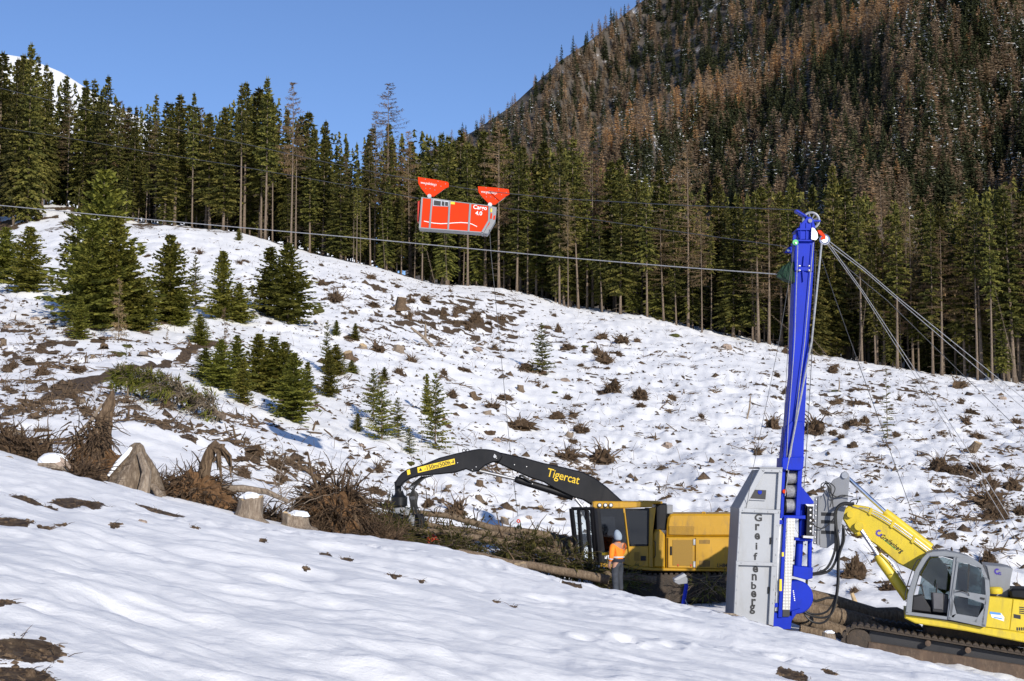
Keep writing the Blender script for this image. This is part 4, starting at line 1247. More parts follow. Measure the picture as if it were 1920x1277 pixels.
def place_where(px, py):
    if px < 300: h_ = 'left of big spruce cluster' if py < 640 else 'around the earth path'
    elif px < 600: h_ = 'below the spruces' if py > 600 else 'under the snow hump'
    elif px < 900: h_ = 'left below the carriage'
    elif px < 1160: h_ = 'right below the carriage'
    elif px < 1475: h_ = 'left of the mast'
    elif px < 1700: h_ = 'right of the mast'
    else: h_ = 'under the guy lines'
    v = 'upper' if py < 600 + max(0, px - 900) * 0.16 else ('middle' if py < 760 else 'lower')
    return v, h_
def build_debris():
    rng = random.Random(21)
    cnt = {}
    kinds = {'r': ('root_clump', 'tangled brown root clump', 'root clump'), 's': ('tree_stump', 'cut tree stump', 'stump'), 'm': ('earth_mound', 'brown hump of bare earth', 'mound')}
    for px, py, p, wm, k in sorted(PLACED, key=lambda t: t[0]):
        nm, ds, ct = kinds[k]
        mi = rng.randrange(4)
        if k == 'm' and mi == 1: nm, ds, ct = 'rock', 'brown weathered rock', 'rock'
        v, h_ = place_where(px, py)
        key = (ds, v, h_); cnt[key] = cnt.get(key, 0) + 1
        c_ = cnt[key]
        lab = f'{ds} on {v} slope {h_}, {ORD[c_ - 1] if c_ <= 20 else str(c_) + "th"} from left'
        z = height(p.x, p.y)
        e = empty(nm, (p.x, p.y, z - 0.04), lab, ct, f'{ct}s scattered on the clearing', rng.uniform(0, 6.28))
        if k == 'r':
            c0 = CLUMPS[rng.randrange(len(CLUMPS))]
            s = wm * 1.15; e.scale = (s * rng.uniform(.85, 1.3), s * rng.uniform(.7, 1.2), s * rng.uniform(0.75, 1.35)); e.rotation_euler = (rng.gauss(0, .25), rng.gauss(0, .25), e.rotation_euler[2])
            link('soil', c0[0], e); link('roots', c0[1], e)
        elif k == 's':
            s0 = STUMPS[rng.randrange(4)]
            s = wm * 0.85; e.scale = (s, s, s * rng.uniform(0.45, 0.95)); e.rotation_euler = (rng.gauss(0, .18), rng.gauss(0, .18), e.rotation_euler[2])
            link('stump_bark', s0[0], e); link('cut_face', s0[1], e)
            if rng.random() < 0.75: link('roots', STROOT[rng.randrange(2)], e)
        else:
            e.scale = (wm, wm, wm * rng.uniform(0.7, 1.1))
            link('mound' if nm != 'rock' else 'rock_body', MOUNDS[mi], e)
build_debris()

# ------------------------------------------------------------------ big root plates and stumps along the near bank
def hero(name, px, py, Y, label, cat):
    p = W(px, py, Y); z = height(p.x, p.y)
    return empty(name, (p.x, p.y, z - 0.03), label, cat), p
def snow_pad(parent, pts, r, h=0.5, name='snow_cap'):
    mb = MB()
    rs = r if isinstance(r, list) else [r] * len(pts)
    P = [Vector(q) for q in pts]
    n = 10
    fr = frames(P); vs = []; fs = []
    for q, rr, (t, x, y) in zip(P, rs, fr):
        lat = Vector((0, 0, 1)).cross(t)
        lat = lat.normalized() if lat.length > 1e-3 else Vector((1, 0, 0))
        nz = t.cross(lat).normalized()
        if nz.z < 0: nz = -nz
        for k in range(n):
            a = 2 * math.pi * k / n
            vs.append(q + lat * (rr * math.cos(a)) + nz * (rr * h * max(-0.25, math.sin(a))))
    for i in range(len(P) - 1):
        for k in range(n):
            k2 = (k + 1) % n; fs.append((i * n + k, i * n + k2, (i + 1) * n + k2, (i + 1) * n + k))
    fs.append(tuple(range(n))[::-1]); fs.append(tuple((len(P) - 1) * n + k for k in range(n)))
    mb.add(vs, fs, True)
    return mb.build(name, MATS['snow_cap'], parent)

def strands(rng, mb, p, d, n, ln, r, grav, wig=0.3, spread=0.15, sides=4):
    for i in range(n):
        q = Vector(p) + Vector((rng.gauss(0, spread), rng.gauss(0, spread), rng.gauss(0, spread)))
        l = ln * rng.uniform(0.5, 1.2); rr = r * rng.uniform(0.5, 1.5)
        pts = root_path(rng, q, Vector(d) + Vector((rng.gauss(0, .4), rng.gauss(0, .4), rng.gauss(0, .3))), l, 6, wig, grav)
        mb.tube(pts, [rr * (1 - 0.75 * k / 6) for k in range(7)], sides, cap=False, smooth=False)
def at(px, py, Y): return W(px, py, Y)

def build_heroes():
    rng = random.Random(31)
    Y = 34.5
    # upright splintered root with a long point
    e, p = hero('uprooted_stump', 180, 885, Y, 'tall splintered root spike with reddish bark rising from a tangle', 'uprooted stump')
    mb = MB(); mb.tube([at(178, 905, Y), at(182, 850, Y), at(188, 815, Y), at(197, 780, Y), at(206, 755, Y), at(212, 732, Y)], [0.36, 0.31, 0.23, 0.15, 0.11, 0.03], 18, smooth=False, rough=0.30, fine=5)
    mb.build('spike', MATS['root_bark'], e)
    mb = MB(); mb.tube([at(168, 880, Y - .2), at(176, 840, Y - .15), at(187, 800, Y - .1), at(200, 765, Y - .05)], [0.12, 0.10, 0.07, 0.03], 6, smooth=False)
    mb.build('bare_root', MATS['grey_wood'], e); mb = MB()
    mb.tube([at(120, 845, Y - .3), at(145, 815, Y - .2), at(170, 790, Y - .1), at(192, 757, Y)], [0.03, 0.05, 0.055, 0.03], 6, smooth=False)
    mb.build('bare_root', MATS['grey_wood'], e)
    mb = MB()
    for k in range(26):
        strands(rng, mb, at(160 + rng.uniform(-25, 35), 830 + rng.uniform(-35, 40), Y - .2), (rng.uniform(-1, 1), -0.4, rng.uniform(-1, .3)), 7, 0.75, 0.018, -0.18, 0.35, 0.1)
    mb.build('roots', MATS['dark_roots'], e)
    lm = lump_mesh(41, 0.62, 0.5, 0.62, 0.5, MATS['orange_soil'], 'soil', 30, 20); o = link('soil', lm, e); o.location = (-0.05, 0.1, 0.1)
    # grey slanted stump with a strip of snow
    Y = 33.6
    e, p = hero('old_stump', 250, 922, Y, 'big weathered grey stump leaning up to a blunt point, snow along one edge', 'stump')
    V = []; Fc = []; n = 18
    n = 40
    prof = [(925 + 25, 246, 0.72), (922, 246, 0.66), (905, 248, 0.56), (885, 250, 0.46), (865, 253, 0.34), (848, 256, 0.20), (836, 257, 0.15), (830, 258, 0.06)]
    for py_, px_, r_ in prof:
        c_ = at(px_, py_, Y)
        for j in range(n):
            a = 6.283 * j / n
            f = 1 + 0.13 * math.sin(3 * a + py_ * 0.05) + 0.08 * math.sin(7 * a + py_ * 0.03) + 0.20 * mnoise.noise(Vector((math.cos(a) * 3, math.sin(a) * 3, py_ * .012))) + 0.06 * mnoise.noise(Vector((math.cos(a) * 9, math.sin(a) * 9, py_ * .05)))
            V.append(c_ + Vector((r_ * f * math.cos(a), r_ * 0.8 * f * math.sin(a), 0)) - e.location)
    for i in range(len(prof) - 1):
        for j in range(n): Fc.append((i * n + j, i * n + (j + 1) % n, (i + 1) * n + (j + 1) % n, (i + 1) * n + j))
    Fc.append(tuple((len(prof) - 1) * n + j for j in range(n)))
    link('stump_body', mesh_np('stump_body', np.array([tuple(v) for v in V]), Fc, MATS['weathered_wood'], smooth=True), e)
    mb = MB()
    for a_, b_, c_, rr in [((262, 850), (275, 885), (268, 928), 0.11), ((240, 880), (225, 910), (212, 930), 0.09), ((258, 900), (290, 915), (300, 930), 0.07)]:
        mb.tube([at(*a_, Y - .25), at(*b_, Y - .5), at(*c_, Y - .6)], [rr * .6, rr, rr * 1.3], 7, smooth=True)
    mb.build('root_flare', MATS['grey_wood'], e)
    snow_pad(e, [at(204, 893, Y - .3), at(222, 870, Y - .25), at(238, 852, Y - .15), at(251, 833, Y)], [0.05, 0.09, 0.08, 0.03], 0.9)
    # root plate with an arching dead root
    Y = 34.2
    e, p = hero('uprooted_stump', 372, 935, Y, 'round root plate with dark roots arching over its top', 'uprooted stump')
    o = link('soil', lump_mesh(42, 0.74, 0.6, 0.60, 0.45, MATS['orange_soil'], 'soil', 40, 26), e); o.location = (0, 0, 0.05)
    link('roots', roots_mesh(451, 460, 0.80, 0.66, 0.68, 0.007, 0.034, (0.4, 1.1), grav=-0.2, material='dark_roots', wig=.5), e)
    mb = MB(); mb.tube([at(382, 900, Y), at(388, 865, Y - .05), at(398, 840, Y - .1), at(408, 832, Y - .15)], [0.15, 0.13, 0.11, 0.09], 12, smooth=False, rough=0.3, fine=4)
    for q in range(7):
        x1, y1 = 416 + rng.uniform(-8, 26), 860 + rng.uniform(-6, 40)
        mb.tube([at(402, 838, Y - .15), at(408 + rng.uniform(0, 14), 836 + rng.uniform(-2, 14), Y - .3 * rng.random()), at(x1 - 2, y1 - 14, Y - .4 * rng.random()), at(x1, y1 + 10, Y - .4 * rng.random())], [0.09, 0.06, 0.035, 0.015], 5, smooth=False)
    mb.build('arched_root', MATS['root_bark'], e)
    mb = MB(); mb.tube([at(415, 918, Y), at(455, 916, Y + .1), at(500, 922, Y + .3), at(540, 940, Y + .4)], [0.10, 0.09, 0.07, 0.05], 7); strands(rng, mb, at(530, 945, Y + .4), (0.4, -.3, .6), 22, 0.9, 0.012, -0.03, 0.3, 0.25)
    mb.build('dead_branch', MATS['grey_wood'], e)
    # big orange root ball behind the bank
    Y = 36.2
    e, p = hero('uprooted_stump', 635, 1003, Y, 'largest root ball with orange soil and roots in all directions', 'uprooted stump')
    o = link('soil', lump_mesh(43, 0.80, 0.7, 0.92, 0.42, MATS['orange_soil'], 'soil', 44, 30), e); o.location = (-0.2, 0, 0.25)
    ob = link('roots', roots_mesh(453, 650, 0.86, 0.76, 1.2, 0.007, 0.038, (0.5, 1.3), grav=-0.2, up=0.7, material='dark_roots', wig=.5), e); ob.location = (-0.15, 0, 0.2)
    mb = MB()
    for a_, b_, c_, r_ in [((600, 930), (585, 890), (577, 848), .05), ((610, 910), (580, 885), (545, 862), .05), ((650, 940), (672, 925), (690, 945), .04), ((655, 945), (668, 975), (681, 1000), .06), ((610, 895), (625, 885), (632, 878), .03), ((565, 940), (552, 945), (538, 948), .02), ((640, 985), (665, 990), (690, 1010), .025), ((660, 925), (685, 938), (705, 950), .03)]:
        MB().tube([at(*a_, Y - .2), at(*b_, Y - .5), at(*c_, Y - .6)], [r_, r_ * .8, r_ * .35], 6, smooth=False).build('bare_root', MATS['root_bark'], e)
    # companion clump right behind it
    e, p = hero('root_clump', 668, 935, 38.2, 'second root clump right behind the largest orange root ball', 'root clump')
    e.scale = (1.5, 1.2, 1.5); link('soil', CLUMPS[2][0], e); link('roots', roots_mesh(455, 130, 0.3, 0.28, 0.34, 0.005, 0.014, (0.25, 0.6)), e)
    # clump on the left margin with pale stumps
    for px, py, s, v, lab in [(70, 850, 1.35, 0, 'bushy brown root clump behind the bank near the left edge'), (10, 846, 1.3, 4, 'brown root clump cut by the left edge above the bank'), (325, 862, 0.9, 1, 'dark root clump behind the leaning grey stump'), (150, 945, 1.15, 3, 'flat patch of brush and earth in the near bank'), (705, 975, 0.9, 5, 'low root clump beside the black machine head'),
        (125, 862, 0.8, 7, 'root tangle between the left clump and the splintered spike'), (212, 880, 0.75, 4, 'root tangle between the spike and the grey stump'), (300, 905, 1.0, 1, 'brown root tangle right of the grey stump'), (345, 868, 1.0, 2, 'spiky dark roots behind the arched root plate'),
        (435, 905, 0.8, 9, 'low roots right of the arched root plate'), (500, 942, 1.0, 6, 'grey twiggy tangle between the two big root balls'), (590, 985, 0.9, 0, 'root tangle at the left foot of the largest root ball'), (690, 1000, 1.0, 8, 'root tangle at the right foot of the largest root ball'), (655, 1008, 0.8, 3, 'low roots in front of the largest root ball'),
        (40, 835, 1.1, 2, 'upright dark root tangle between the two left clumps'), (262, 872, 0.9, 5, 'dark roots showing behind the grey stump'), (405, 925, 0.9, 0, 'dark root tangle at the right foot of the arched root plate'), (460, 918, 0.9, 7, 'thin bare roots behind the pale near stump'), (535, 905, 1.0, 8, 'flat root tangle up the slope left of the largest root ball'), (735, 985, 0.9, 4, 'root tangle at the foot of the machine head')]:
        e, p = hero('root_clump', px, py, 31.0 if px == 150 else 35.6, lab, 'root clump')
        e.scale = (s * 1.0, s * 0.9, s * (0.9 if v not in (3, 6, 8) else 0.6))
        link('soil', CLUMPS[v][0], e); link('roots', roots_mesh(460 + v + int(px), 120, 0.36, 0.3, 0.34, 0.006, 0.032, (0.25, 0.95), up=.6, wig=.5, material='dark_roots'), e)
    for px, py, Yh, s, v, lab, cap in [(20, 812, 36.5, .72, 0, 'pale cut stump at the left edge above the root clump', 0), (74, 815, 36.5, .72, 0, 'pale cut stump above the bushy clump near the left edge', 0), (466, 977, 33.2, .66, 0, 'near cut stump with pale wood facing out and moss at its foot', 1),
                              (556, 1000, 33.6, .66, 2, 'mossy low stump beside the largest root ball', 1), (975, 1089, 34.8, .36, 2, 'small stump poking from the near bank before the orange worker', 0), (1556, 1206, 35.4, .36, 0, 'short pale stump in the bank left of the excavator track', 1)]:
        e, p = hero('tree_stump', px, py, Yh, lab, 'stump')
        e.rotation_euler = (0.06, 0.08, px * 0.7); e.scale = (s, s, s * (0.95 if v == 0 else .8))
        link('stump_bark', STUMPS[v][0], e); link('cut_face', STUMPS[v][1], e)
        if cap: o = link('snow_cap', lump_mesh(47 + int(px) % 7, .34, .36, .17, .3, MATS['snow_cap'], 'snow_cap', 18, 12), e); o.location = (0.05, 0, .82 if v == 0 else .6)
        if px in (466, 556): o = link('moss', lump_mesh(48, .62, .5, .16, .4, MATS['moss'], 'moss'), e); o.location = (-.2, -.25, 0)
    e, p = hero('boulder', 103, 873, 33.8, 'round boulder under a thick cap of snow', 'boulder')
    link('rock_body', lump_mesh(49, .34, .3, .3, .2, MATS['stone'], 'rock_body'), e); o = link('snow_cap', lump_mesh(50, .33, .3, .2, .1, MATS['snow_cap'], 'snow_cap', 18, 10), e); o.location = (-.05, 0, .17)
    e, p = hero('rock', 264, 1050, 24.0, 'small reddish rock alone on the near snow', 'rock')
    link('rock_body', lump_mesh(51, .1, .08, .08, .3, MATS['stone'], 'rock_body'), e)
    # broken wood lying on the bank
    k = 0
    for a_, b_, Yh, r_, lab in [((70, 918), (115, 930), 31.5, .06, 'weathered broken branch half sunk in the near bank'), ((95, 930), (130, 948), 31.0, .05, 'second weathered branch half sunk in the near bank'), ((1357, 1148), (1390, 1150), 35.5, .03, 'thin plank lying in snow at the foot of the grey cabinet'),
                                ((197, 1150), (202, 1168), 16.0, .008, 'thin upright twig in the open near snow'), ((214, 1262), (222, 1277), 12.5, .012, 'short twig at the bottom in the near snow'), ((125, 978), (127, 965), 29, .014, 'bent thin twig standing in the near bank'), ((6, 900), (25, 893), 32, .03, 'pale stick on the snow at the left edge')]:
        pa, pb = W(*a_, Yh), W(*b_, Yh)
        if abs(a_[1] - b_[1]) < 19 and r_ > .02:
            pa.z = height(pa.x, pa.y) + r_; pb.z = height(pb.x, pb.y) + r_ * 1.4
        else:
            g = pa if pa.z < pb.z else pb; g.z = height(g.x, g.y) - .03
        mb = MB(); mid = (pa + pb) / 2 + Vector((r_, 0, r_ * .8)); mb.tube([pa, mid, pb], [r_ * .7, r_, r_ * .6], 6, smooth=False)
        tag(mb.build('branch', MATS['grey_wood'], None, pa), lab, 'branch'); k += 1
build_heroes()

# fallen spruce lying on the left slope
def build_fallen():
    b = on_ground(425, 805, 37); Y = b.y
    e = empty('fallen_spruce_tree', b, 'fallen spruce lying on its side with brownish green branches', 'fallen tree')
    rng = random.Random(61)
    A = W(420, 800, Y) ; B = W(222, 752, Y + 3)
    A.z = height(A.x, A.y) + .35; B.z = height(B.x, B.y) + .75
    mb = MB(); pts = [A.lerp(B, t) + Vector((0, 0, .35 * math.sin(t * 3.1))) for t in (0, .25, .5, .75, 1)]
    mb.tube(pts, [.13, .11, .08, .05, .02], 7); mb.build('trunk', MATS['bark'], e)
    tb = TB()
    ax = (B - A).normalized()
    for i in range(250):
        t = rng.random() ** 0.8; p = A.lerp(B, t) + Vector((0, 0, .35 * math.sin(t * 3.1)))
        a = rng.uniform(0, 6.28); rad = Vector((0, math.cos(a), math.sin(a)))
        if rad.z < -0.3: rad.z *= 0.3
        d = (rad + ax * rng.uniform(.2, .9)).normalized(); ln = rng.uniform(.5, 1.35) * (1.15 - .6 * t)
        sp = [p, p + d * ln * .5 + Vector((0, 0, .02)), p + d * ln + Vector((0, 0, -.28 * ln))]
        mi = 1 if rng.random() < (.6 if t < .55 else .2) else 0
        tb.stick([q - e.location for q in sp], .012, .005, rng.random(), 1)
        for k in range(20):
            s_ = rng.uniform(.2, 1); q = sp[0].lerp(sp[1], s_ * 2) if s_ < .5 else sp[1].lerp(sp[2], s_ * 2 - 1)
            td = (d * .7 + Vector((rng.uniform(-.6, .6), rng.uniform(-.6, .6), rng.uniform(-1.1, .1)))).normalized()
            tb.twig(q - e.location, td, Vector((0, 0, 1)), rng.uniform(.2, .42), rng.uniform(.035, .075), rng.uniform(.1, .9), mi)
    link('crown', tb.mesh('crown', [MATS['young_needles'], MATS['dead_twigs']]), e)
build_fallen()

# dead forked branch standing on the upper slope, thin poles stuck in the snow
def pole(px0, py0, px1, py1, r, name, label, cat, fork=None, material='grey_wood'):
    b = on_ground(px0, py0, 37); t = W(px1, py1, b.y)
    mb = MB(); b2 = Vector((b.x, b.y, b.z - .1)); mb.tube([b2, b2.lerp(t, .5) + Vector((r, 0, 0)), t], [r, r * .9, r * .6], 7, smooth=False)
    if fork: mb.tube([b2.lerp(t, fork[0]), W(fork[1], fork[2], b.y)], [r * .9, r * .4], 7, smooth=False)
    tag(mb.build(name, MATS[material], None, b), label, cat)
pole(812, 651, 770, 614, .16, 'dead_branch', 'forked grey dead log sticking out of the snow on upper slope', 'dead log', (.35, 798, 607))
pole(1598, 1142, 1597, 1112, .09, 'wooden_stake', 'short pale wooden stake standing in snow behind the logs', 'stake', None, 'cut_wood')
pole(1572, 735, 1573, 708, .06, 'wooden_stake', 'thin post standing on the slope right of the mast', 'stake')
pole(1400, 785, 1407, 742, .07, 'wooden_stake', 'thin leaning post on the slope left of the mast', 'stake')
pole(239, 745, 237, 715, .05, 'wooden_stake', 'short thin post beside the splintered root spike', 'stake')

# ------------------------------------------------------------------ fine litter of bark, twigs and needles on the snow
def build_litter():
    rng = np.random.RandomState(7)
    n = 110000
    px = rng.uniform(-60, 1980, n); Y = np.exp(rng.uniform(math.log(50), math.log(195), n))
    x = (px - 960) / F * Y; z = base_h(x, Y)
    d = Y * CP + z * SP; py = 638.5 - F * (z * CP - Y * SP) / d
    D = zone_density(px, py) * (0.35 + 1.3 * smooth(.4, .65, fbm(x * .35, Y * .3, 91, 3)))
    ok = rng.rand(n) < D * 0.5
    x, Y = x[ok], Y[ok]; z = height(x, Y)
    V = []; Fc = []; 
    for i in range(len(x)):
        a = rng.uniform(0, 6.28); ln = rng.gamma(1.6, .15) + .05; wd = ln * rng.uniform(.08, .45); hh = wd * rng.uniform(.35, .9)
        c_, s_ = math.cos(a), math.sin(a); t = rng.uniform(-.25, .35) * ln
        b = len(V)
        for u, v, k in ((-1, -.6, 0), (-.3, .9, 0), (1, .2, 0), (.2, -.9, 0), (rng.uniform(-.4, .4), rng.uniform(-.3, .3), 1)):
            X = u * ln * .5; Yv = v * wd * .5
            V.append((x[i] + X * c_ - Yv * s_, Y[i] + X * s_ + Yv * c_, z[i] - .02 + (hh + .02) * k + (t * u * .5 if k == 0 else 0)))
        Fc += [(b, b + 1, b + 4), (b + 1, b + 2, b + 4), (b + 2, b + 3, b + 4), (b + 3, b, b + 4)]
    o = link('litter', mesh_np('litter', np.array(V), np.array(Fc), MATS['root_bark']))
    tag(o, 'scattered bark, chips and twigs on the snow', None, None, 'stuff')
    # thin dry stalks and twigs poking out
    mb = MB(); r2 = random.Random(8)
    m = 2600; idx = r2.sample(range(len(x)), min(m, len(x)))
    for i in idx:
        p = Vector((x[i] + r2.uniform(-.6, .6), Y[i] + r2.uniform(-.6, .6), 0)); p.z = z[i] - .1
        ln = r2.uniform(.25, 1.0); dd = Vector((r2.gauss(0, .8), r2.gauss(0, .5), 1)).normalized()
        mb.tube([p, p + dd * ln * .6, p + (dd + Vector((r2.gauss(0, .2), 0, -.1))).normalized() * ln], [.014, .010, .005], 3, cap=False, smooth=False)
    o = mb.build('twigs', MATS['root_bark']); o.name = 'undergrowth'
    tag(o, 'dry stalks and twigs poking out of the snow', None, None, 'stuff')
build_litter()
def build_slash():
    """loose heaps of broken sticks all over the clearing"""
    rng = random.Random(19); mb = MB(); n = 0
    while n < 230:
        if rng.random() < .72:
            a, b, sx, sy, s_ = rng.choices(ZONES, [z[4] * z[2] * z[3] for z in ZONES])[0]; px, py = rng.gauss(a, sx * .75), rng.gauss(b, sy * .7)
        else: px, py = rng.uniform(0, 1920), rng.uniform(480, 1000)
        if not (0 < px < 1919 and float(np.interp(px, [0, 540, 880, 1330, 1920], [515, 475, 548, 630, 728])) < py < float(np.interp(px, [0, 600, 760, 1100, 1400, 1920], [830, 940, 900, 900, 980, 1150]))): continue
        p = on_ground(px, py, 44); n += 1
        w_ = rng.uniform(.4, 1.5); rot = rng.uniform(0, 3.14)
        for k in range(rng.randrange(7, 20)):
            u, v = rng.gauss(0, w_ * .5), rng.gauss(0, w_ * .22); x = p.x + u * math.cos(rot) - v * math.sin(rot); y = p.y + u * math.sin(rot) + v * math.cos(rot); z = height(x, y)
            d = Vector((rng.gauss(0, 1), rng.gauss(0, .8), rng.gauss(.12, .35))).normalized(); ln = rng.uniform(.25, 1.1); r = rng.choice((.012, .016, .022, .035, .05)); q = Vector((x, y, z + rng.uniform(-.02, .14)))
            mb.tube([q - d * ln * .5, q + Vector((0, 0, rng.uniform(-.03, .08))), q + d * ln * .5], [r * .7, r, r * .4], 4, cap=False, smooth=False)
    o = mb.build('debris', MATS['root_bark']); tag(o, 'loose heaps of broken sticks and bark on the clearing', None, None, 'stuff')
build_slash()
def build_near_litter():
    rng = random.Random(9); mb = MB()
    for (a, b_, hw, hh), p in zip(FRONT, _fp):
        rx = hw / F * p.y; ry = max(hh / F * p.y * 6.0, rx * .6)
        for k in range(int(10 + hw * 1.1)):
            t = rng.random() ** .5; an = rng.uniform(0, 6.28); x = p.x + rx * 1.1 * t * math.cos(an); y = p.y + ry * 1.1 * t * math.sin(an); z = height(x, y)
            q = Vector((x, y, z - .01)); d = Vector((rng.gauss(0, 1), rng.gauss(0, 1), abs(rng.gauss(0, .35)))).normalized(); ln = rng.uniform(.03, .15)
            if rng.random() < .5:
                r = rng.uniform(.012, .04); mb.tube([q - d * r, q, q + d * r], [r * .4, r, r * .3], 5, smooth=False)
            else: mb.tube([q, q + d * ln * .5 + Vector((0, 0, .01)), q + d * ln], [.004, .003, .0015], 3, cap=False, smooth=False)
    o = mb.build('litter', MATS['root_bark']); tag(o, 'clods, dry grass and twigs on the bare patches of the near bank', None, None, 'stuff')
build_near_litter()
# ------------------------------------------------------------------ machine materials
mat('yellow_mesh', (0.26, 0.145, 0.009), 0.6, var=0.25, scale=40.0)
mat('yellow_machine', (0.46, 0.25, 0.010), 0.42, var=0.10, scale=1.2, dirt=(0.14, 0.09, 0.045), dirt_amt=0.55, bump=0.05, bscale=3.0)
mat('yellow_excavator', (0.62, 0.47, 0.030), 0.40, var=0.08, scale=1.2, dirt=(0.20, 0.15, 0.08), dirt_amt=0.5)
mat('black_paint', (0.008, 0.008, 0.010), 0.42, var=0.3, scale=1.5, dirt=(0.03, 0.026, 0.023), dirt_amt=0.3, spec=0.3)
mat('black_rubber', (0.018, 0.018, 0.018), 0.55, var=0.3)
mat('track_steel', (0.055, 0.042, 0.032), 0.75, metal=0.3, var=0.5, scale=4.0, dirt=(0.10, 0.07, 0.045), dirt_amt=0.8, bump=0.4)
mat('rusty_plate', (0.085, 0.056, 0.038), 0.8, var=0.45, scale=2.5, dirt=(0.19, 0.135, 0.09), dirt_amt=0.7, bump=0.3)
mat('grey_paint', (0.235, 0.245, 0.265), 0.45, var=0.05, scale=0.9, dirt=(0.16, 0.15, 0.14), dirt_amt=0.4)
mat('light_panel', (0.345, 0.36, 0.385), 0.45, var=0.04, scale=0.9, dirt=(0.24, 0.23, 0.215), dirt_amt=0.4)
mat('cab_grey', (0.215, 0.23, 0.25), 0.45, var=0.07, dirt=(0.18, 0.16, 0.14), dirt_amt=0.25)
mat('blue_paint', (0.006, 0.026, 0.40), 0.5, var=0.12, scale=1.2, dirt=(0.015, 0.025, 0.16), dirt_amt=0.55, spec=0.15)
mat('red_paint', (0.64, 0.036, 0.002), 0.55, var=0.08, scale=1.0, dirt=(0.36, 0.03, 0.008), dirt_amt=0.35, spec=0.12)
mat('dark_red_paint', (0.50, 0.03, 0.012), 0.45, var=0.1)
mat('steel', (0.48, 0.48, 0.49), 0.38, metal=0.85, var=0.12, scale=4.0)
mat('chrome', (0.80, 0.80, 0.82), 0.12, metal=1.0, var=0.05)
mat('wire_rope', (0.40, 0.40, 0.41), 0.5, metal=0.5, var=0.25, scale=20.0)
mat('dark_rope', (0.10, 0.10, 0.105), 0.6, metal=0.4, var=0.25, scale=20.0)
mat('letter_black', (0.012, 0.012, 0.014), 0.5, var=0.1)
mat('letter_yellow', (0.75, 0.50, 0.015), 0.5, var=0.08)
mat('letter_white', (0.80, 0.80, 0.80), 0.5, var=0.05)
mat('sticker_yellow', (0.80, 0.56, 0.02), 0.5, var=0.05)
mat('sticker_blue', (0.10, 0.28, 0.62), 0.5, var=0.1)
mat('logo_violet', (0.06, 0.03, 0.34), 0.5, var=0.1)
mat('lamp_white', (0.75, 0.75, 0.72), 0.25, var=0.05)
mat('green_paint', (0.06, 0.45, 0.13), 0.45, var=0.1)
mat('dark_green_net', (0.008, 0.035, 0.018), 0.85, var=0.5, scale=20.0, bump=0.8)
mat('interior_dark', (0.022, 0.022, 0.025), 0.6, var=0.2)
mat('seat_grey', (0.10, 0.10, 0.11), 0.8, var=0.2)
def plate_mat():
    m, nt, b = nodemat('checker_plate')
    tc = N(nt, 'ShaderNodeTexCoord'); mp = N(nt, 'ShaderNodeMapping'); mp.inputs['Rotation'].default_value = (0, R(45), 0); mp.inputs['Scale'].default_value = (18, 18, 18)
    ck = N(nt, 'ShaderNodeTexChecker', Scale=1.0); ck.inputs[1].default_value = (0.62, 0.60, 0.55, 1); ck.inputs[2].default_value = (0.42, 0.41, 0.39, 1)
    nt.links.new(tc.outputs['Object'], mp.inputs[0]); nt.links.new(mp.outputs[0], ck.inputs[0]); nt.links.new(ck.outputs[0], b.inputs['Base Color'])
    b.inputs['Metallic'].default_value = 0.6; b.inputs['Roughness'].default_value = 0.4
    bp = N(nt, 'ShaderNodeBump', Strength=0.6, Distance=0.01); nt.links.new(ck.outputs['Fac'], bp.inputs['Height']); nt.links.new(bp.outputs['Normal'], b.inputs['Normal'])
plate_mat()
def glass_mat(name, tint, alpha_mix):
    m, nt, b = nodemat(name)
    out = nt.nodes['Material Output']
    tr = N(nt, 'ShaderNodeBsdfTransparent'); tr.inputs[0].default_value = (*tint, 1)
    gl = N(nt, 'ShaderNodeBsdfGlossy'); gl.inputs['Roughness'].default_value = 0.05; gl.inputs['Color'].default_value = (0.9, 0.95, 1, 1)
    fr = N(nt, 'ShaderNodeFresnel', IOR=1.5)
    ad = N(nt, 'ShaderNodeMath', operation='ADD'); ad.inputs[1].default_value = alpha_mix
    mx = N(nt, 'ShaderNodeMixShader')
    nt.links.new(fr.outputs[0], ad.inputs[0]); nt.links.new(ad.outputs[0], mx.inputs[0]); nt.links.new(tr.outputs[0], mx.inputs[1]); nt.links.new(gl.outputs[0], mx.inputs[2]); nt.links.new(mx.outputs[0], out.inputs['Surface'])
glass_mat('glass', (0.46, 0.53, 0.54), 0.05)
glass_mat('clear_glass', (0.88, 0.92, 0.92), 0.02)
glass_mat('dark_glass', (0.12, 0.13, 0.14), 0.03)

def lettering(text, px, py, Y, height_m, material, parent, angle=0.0, wscale=1.0, name='lettering', bold=0.0, shear=0.0, spacing=1.0):
    """flat letters on a plane of constant depth; (px, py) is the left end of the base line"""
    cu = bpy.data.curves.new('lettering', 'FONT'); cu.body = text; cu.size = 1.0; cu.extrude = 0.004; cu.offset = bold; cu.shear = shear; cu.space_character = spacing; cu.resolution_u = 3
    ob = bpy.data.objects.new('tmp', cu); COL.objects.link(ob)
    dg = bpy.context.evaluated_depsgraph_get(); dg.update()
    me = bpy.data.meshes.new_from_object(ob.evaluated_get(dg)); bpy.data.objects.remove(ob)
    me.materials.clear(); me.materials.append(MATS[material])
    o = link(name, me, parent)
    p = W(px, py, Y) - parent_origin(parent)
    s = height_m / 0.69
    o.matrix_local = Matrix.Translation(p) @ Matrix.Rotation(-angle, 4, 'Y') @ Matrix.Rotation(math.pi / 2, 4, 'X') @ Matrix.Diagonal((s * wscale, s, 1, 1))
    return o
def M(px, Y): return px / F * Y        # pixels -> metres at depth Y
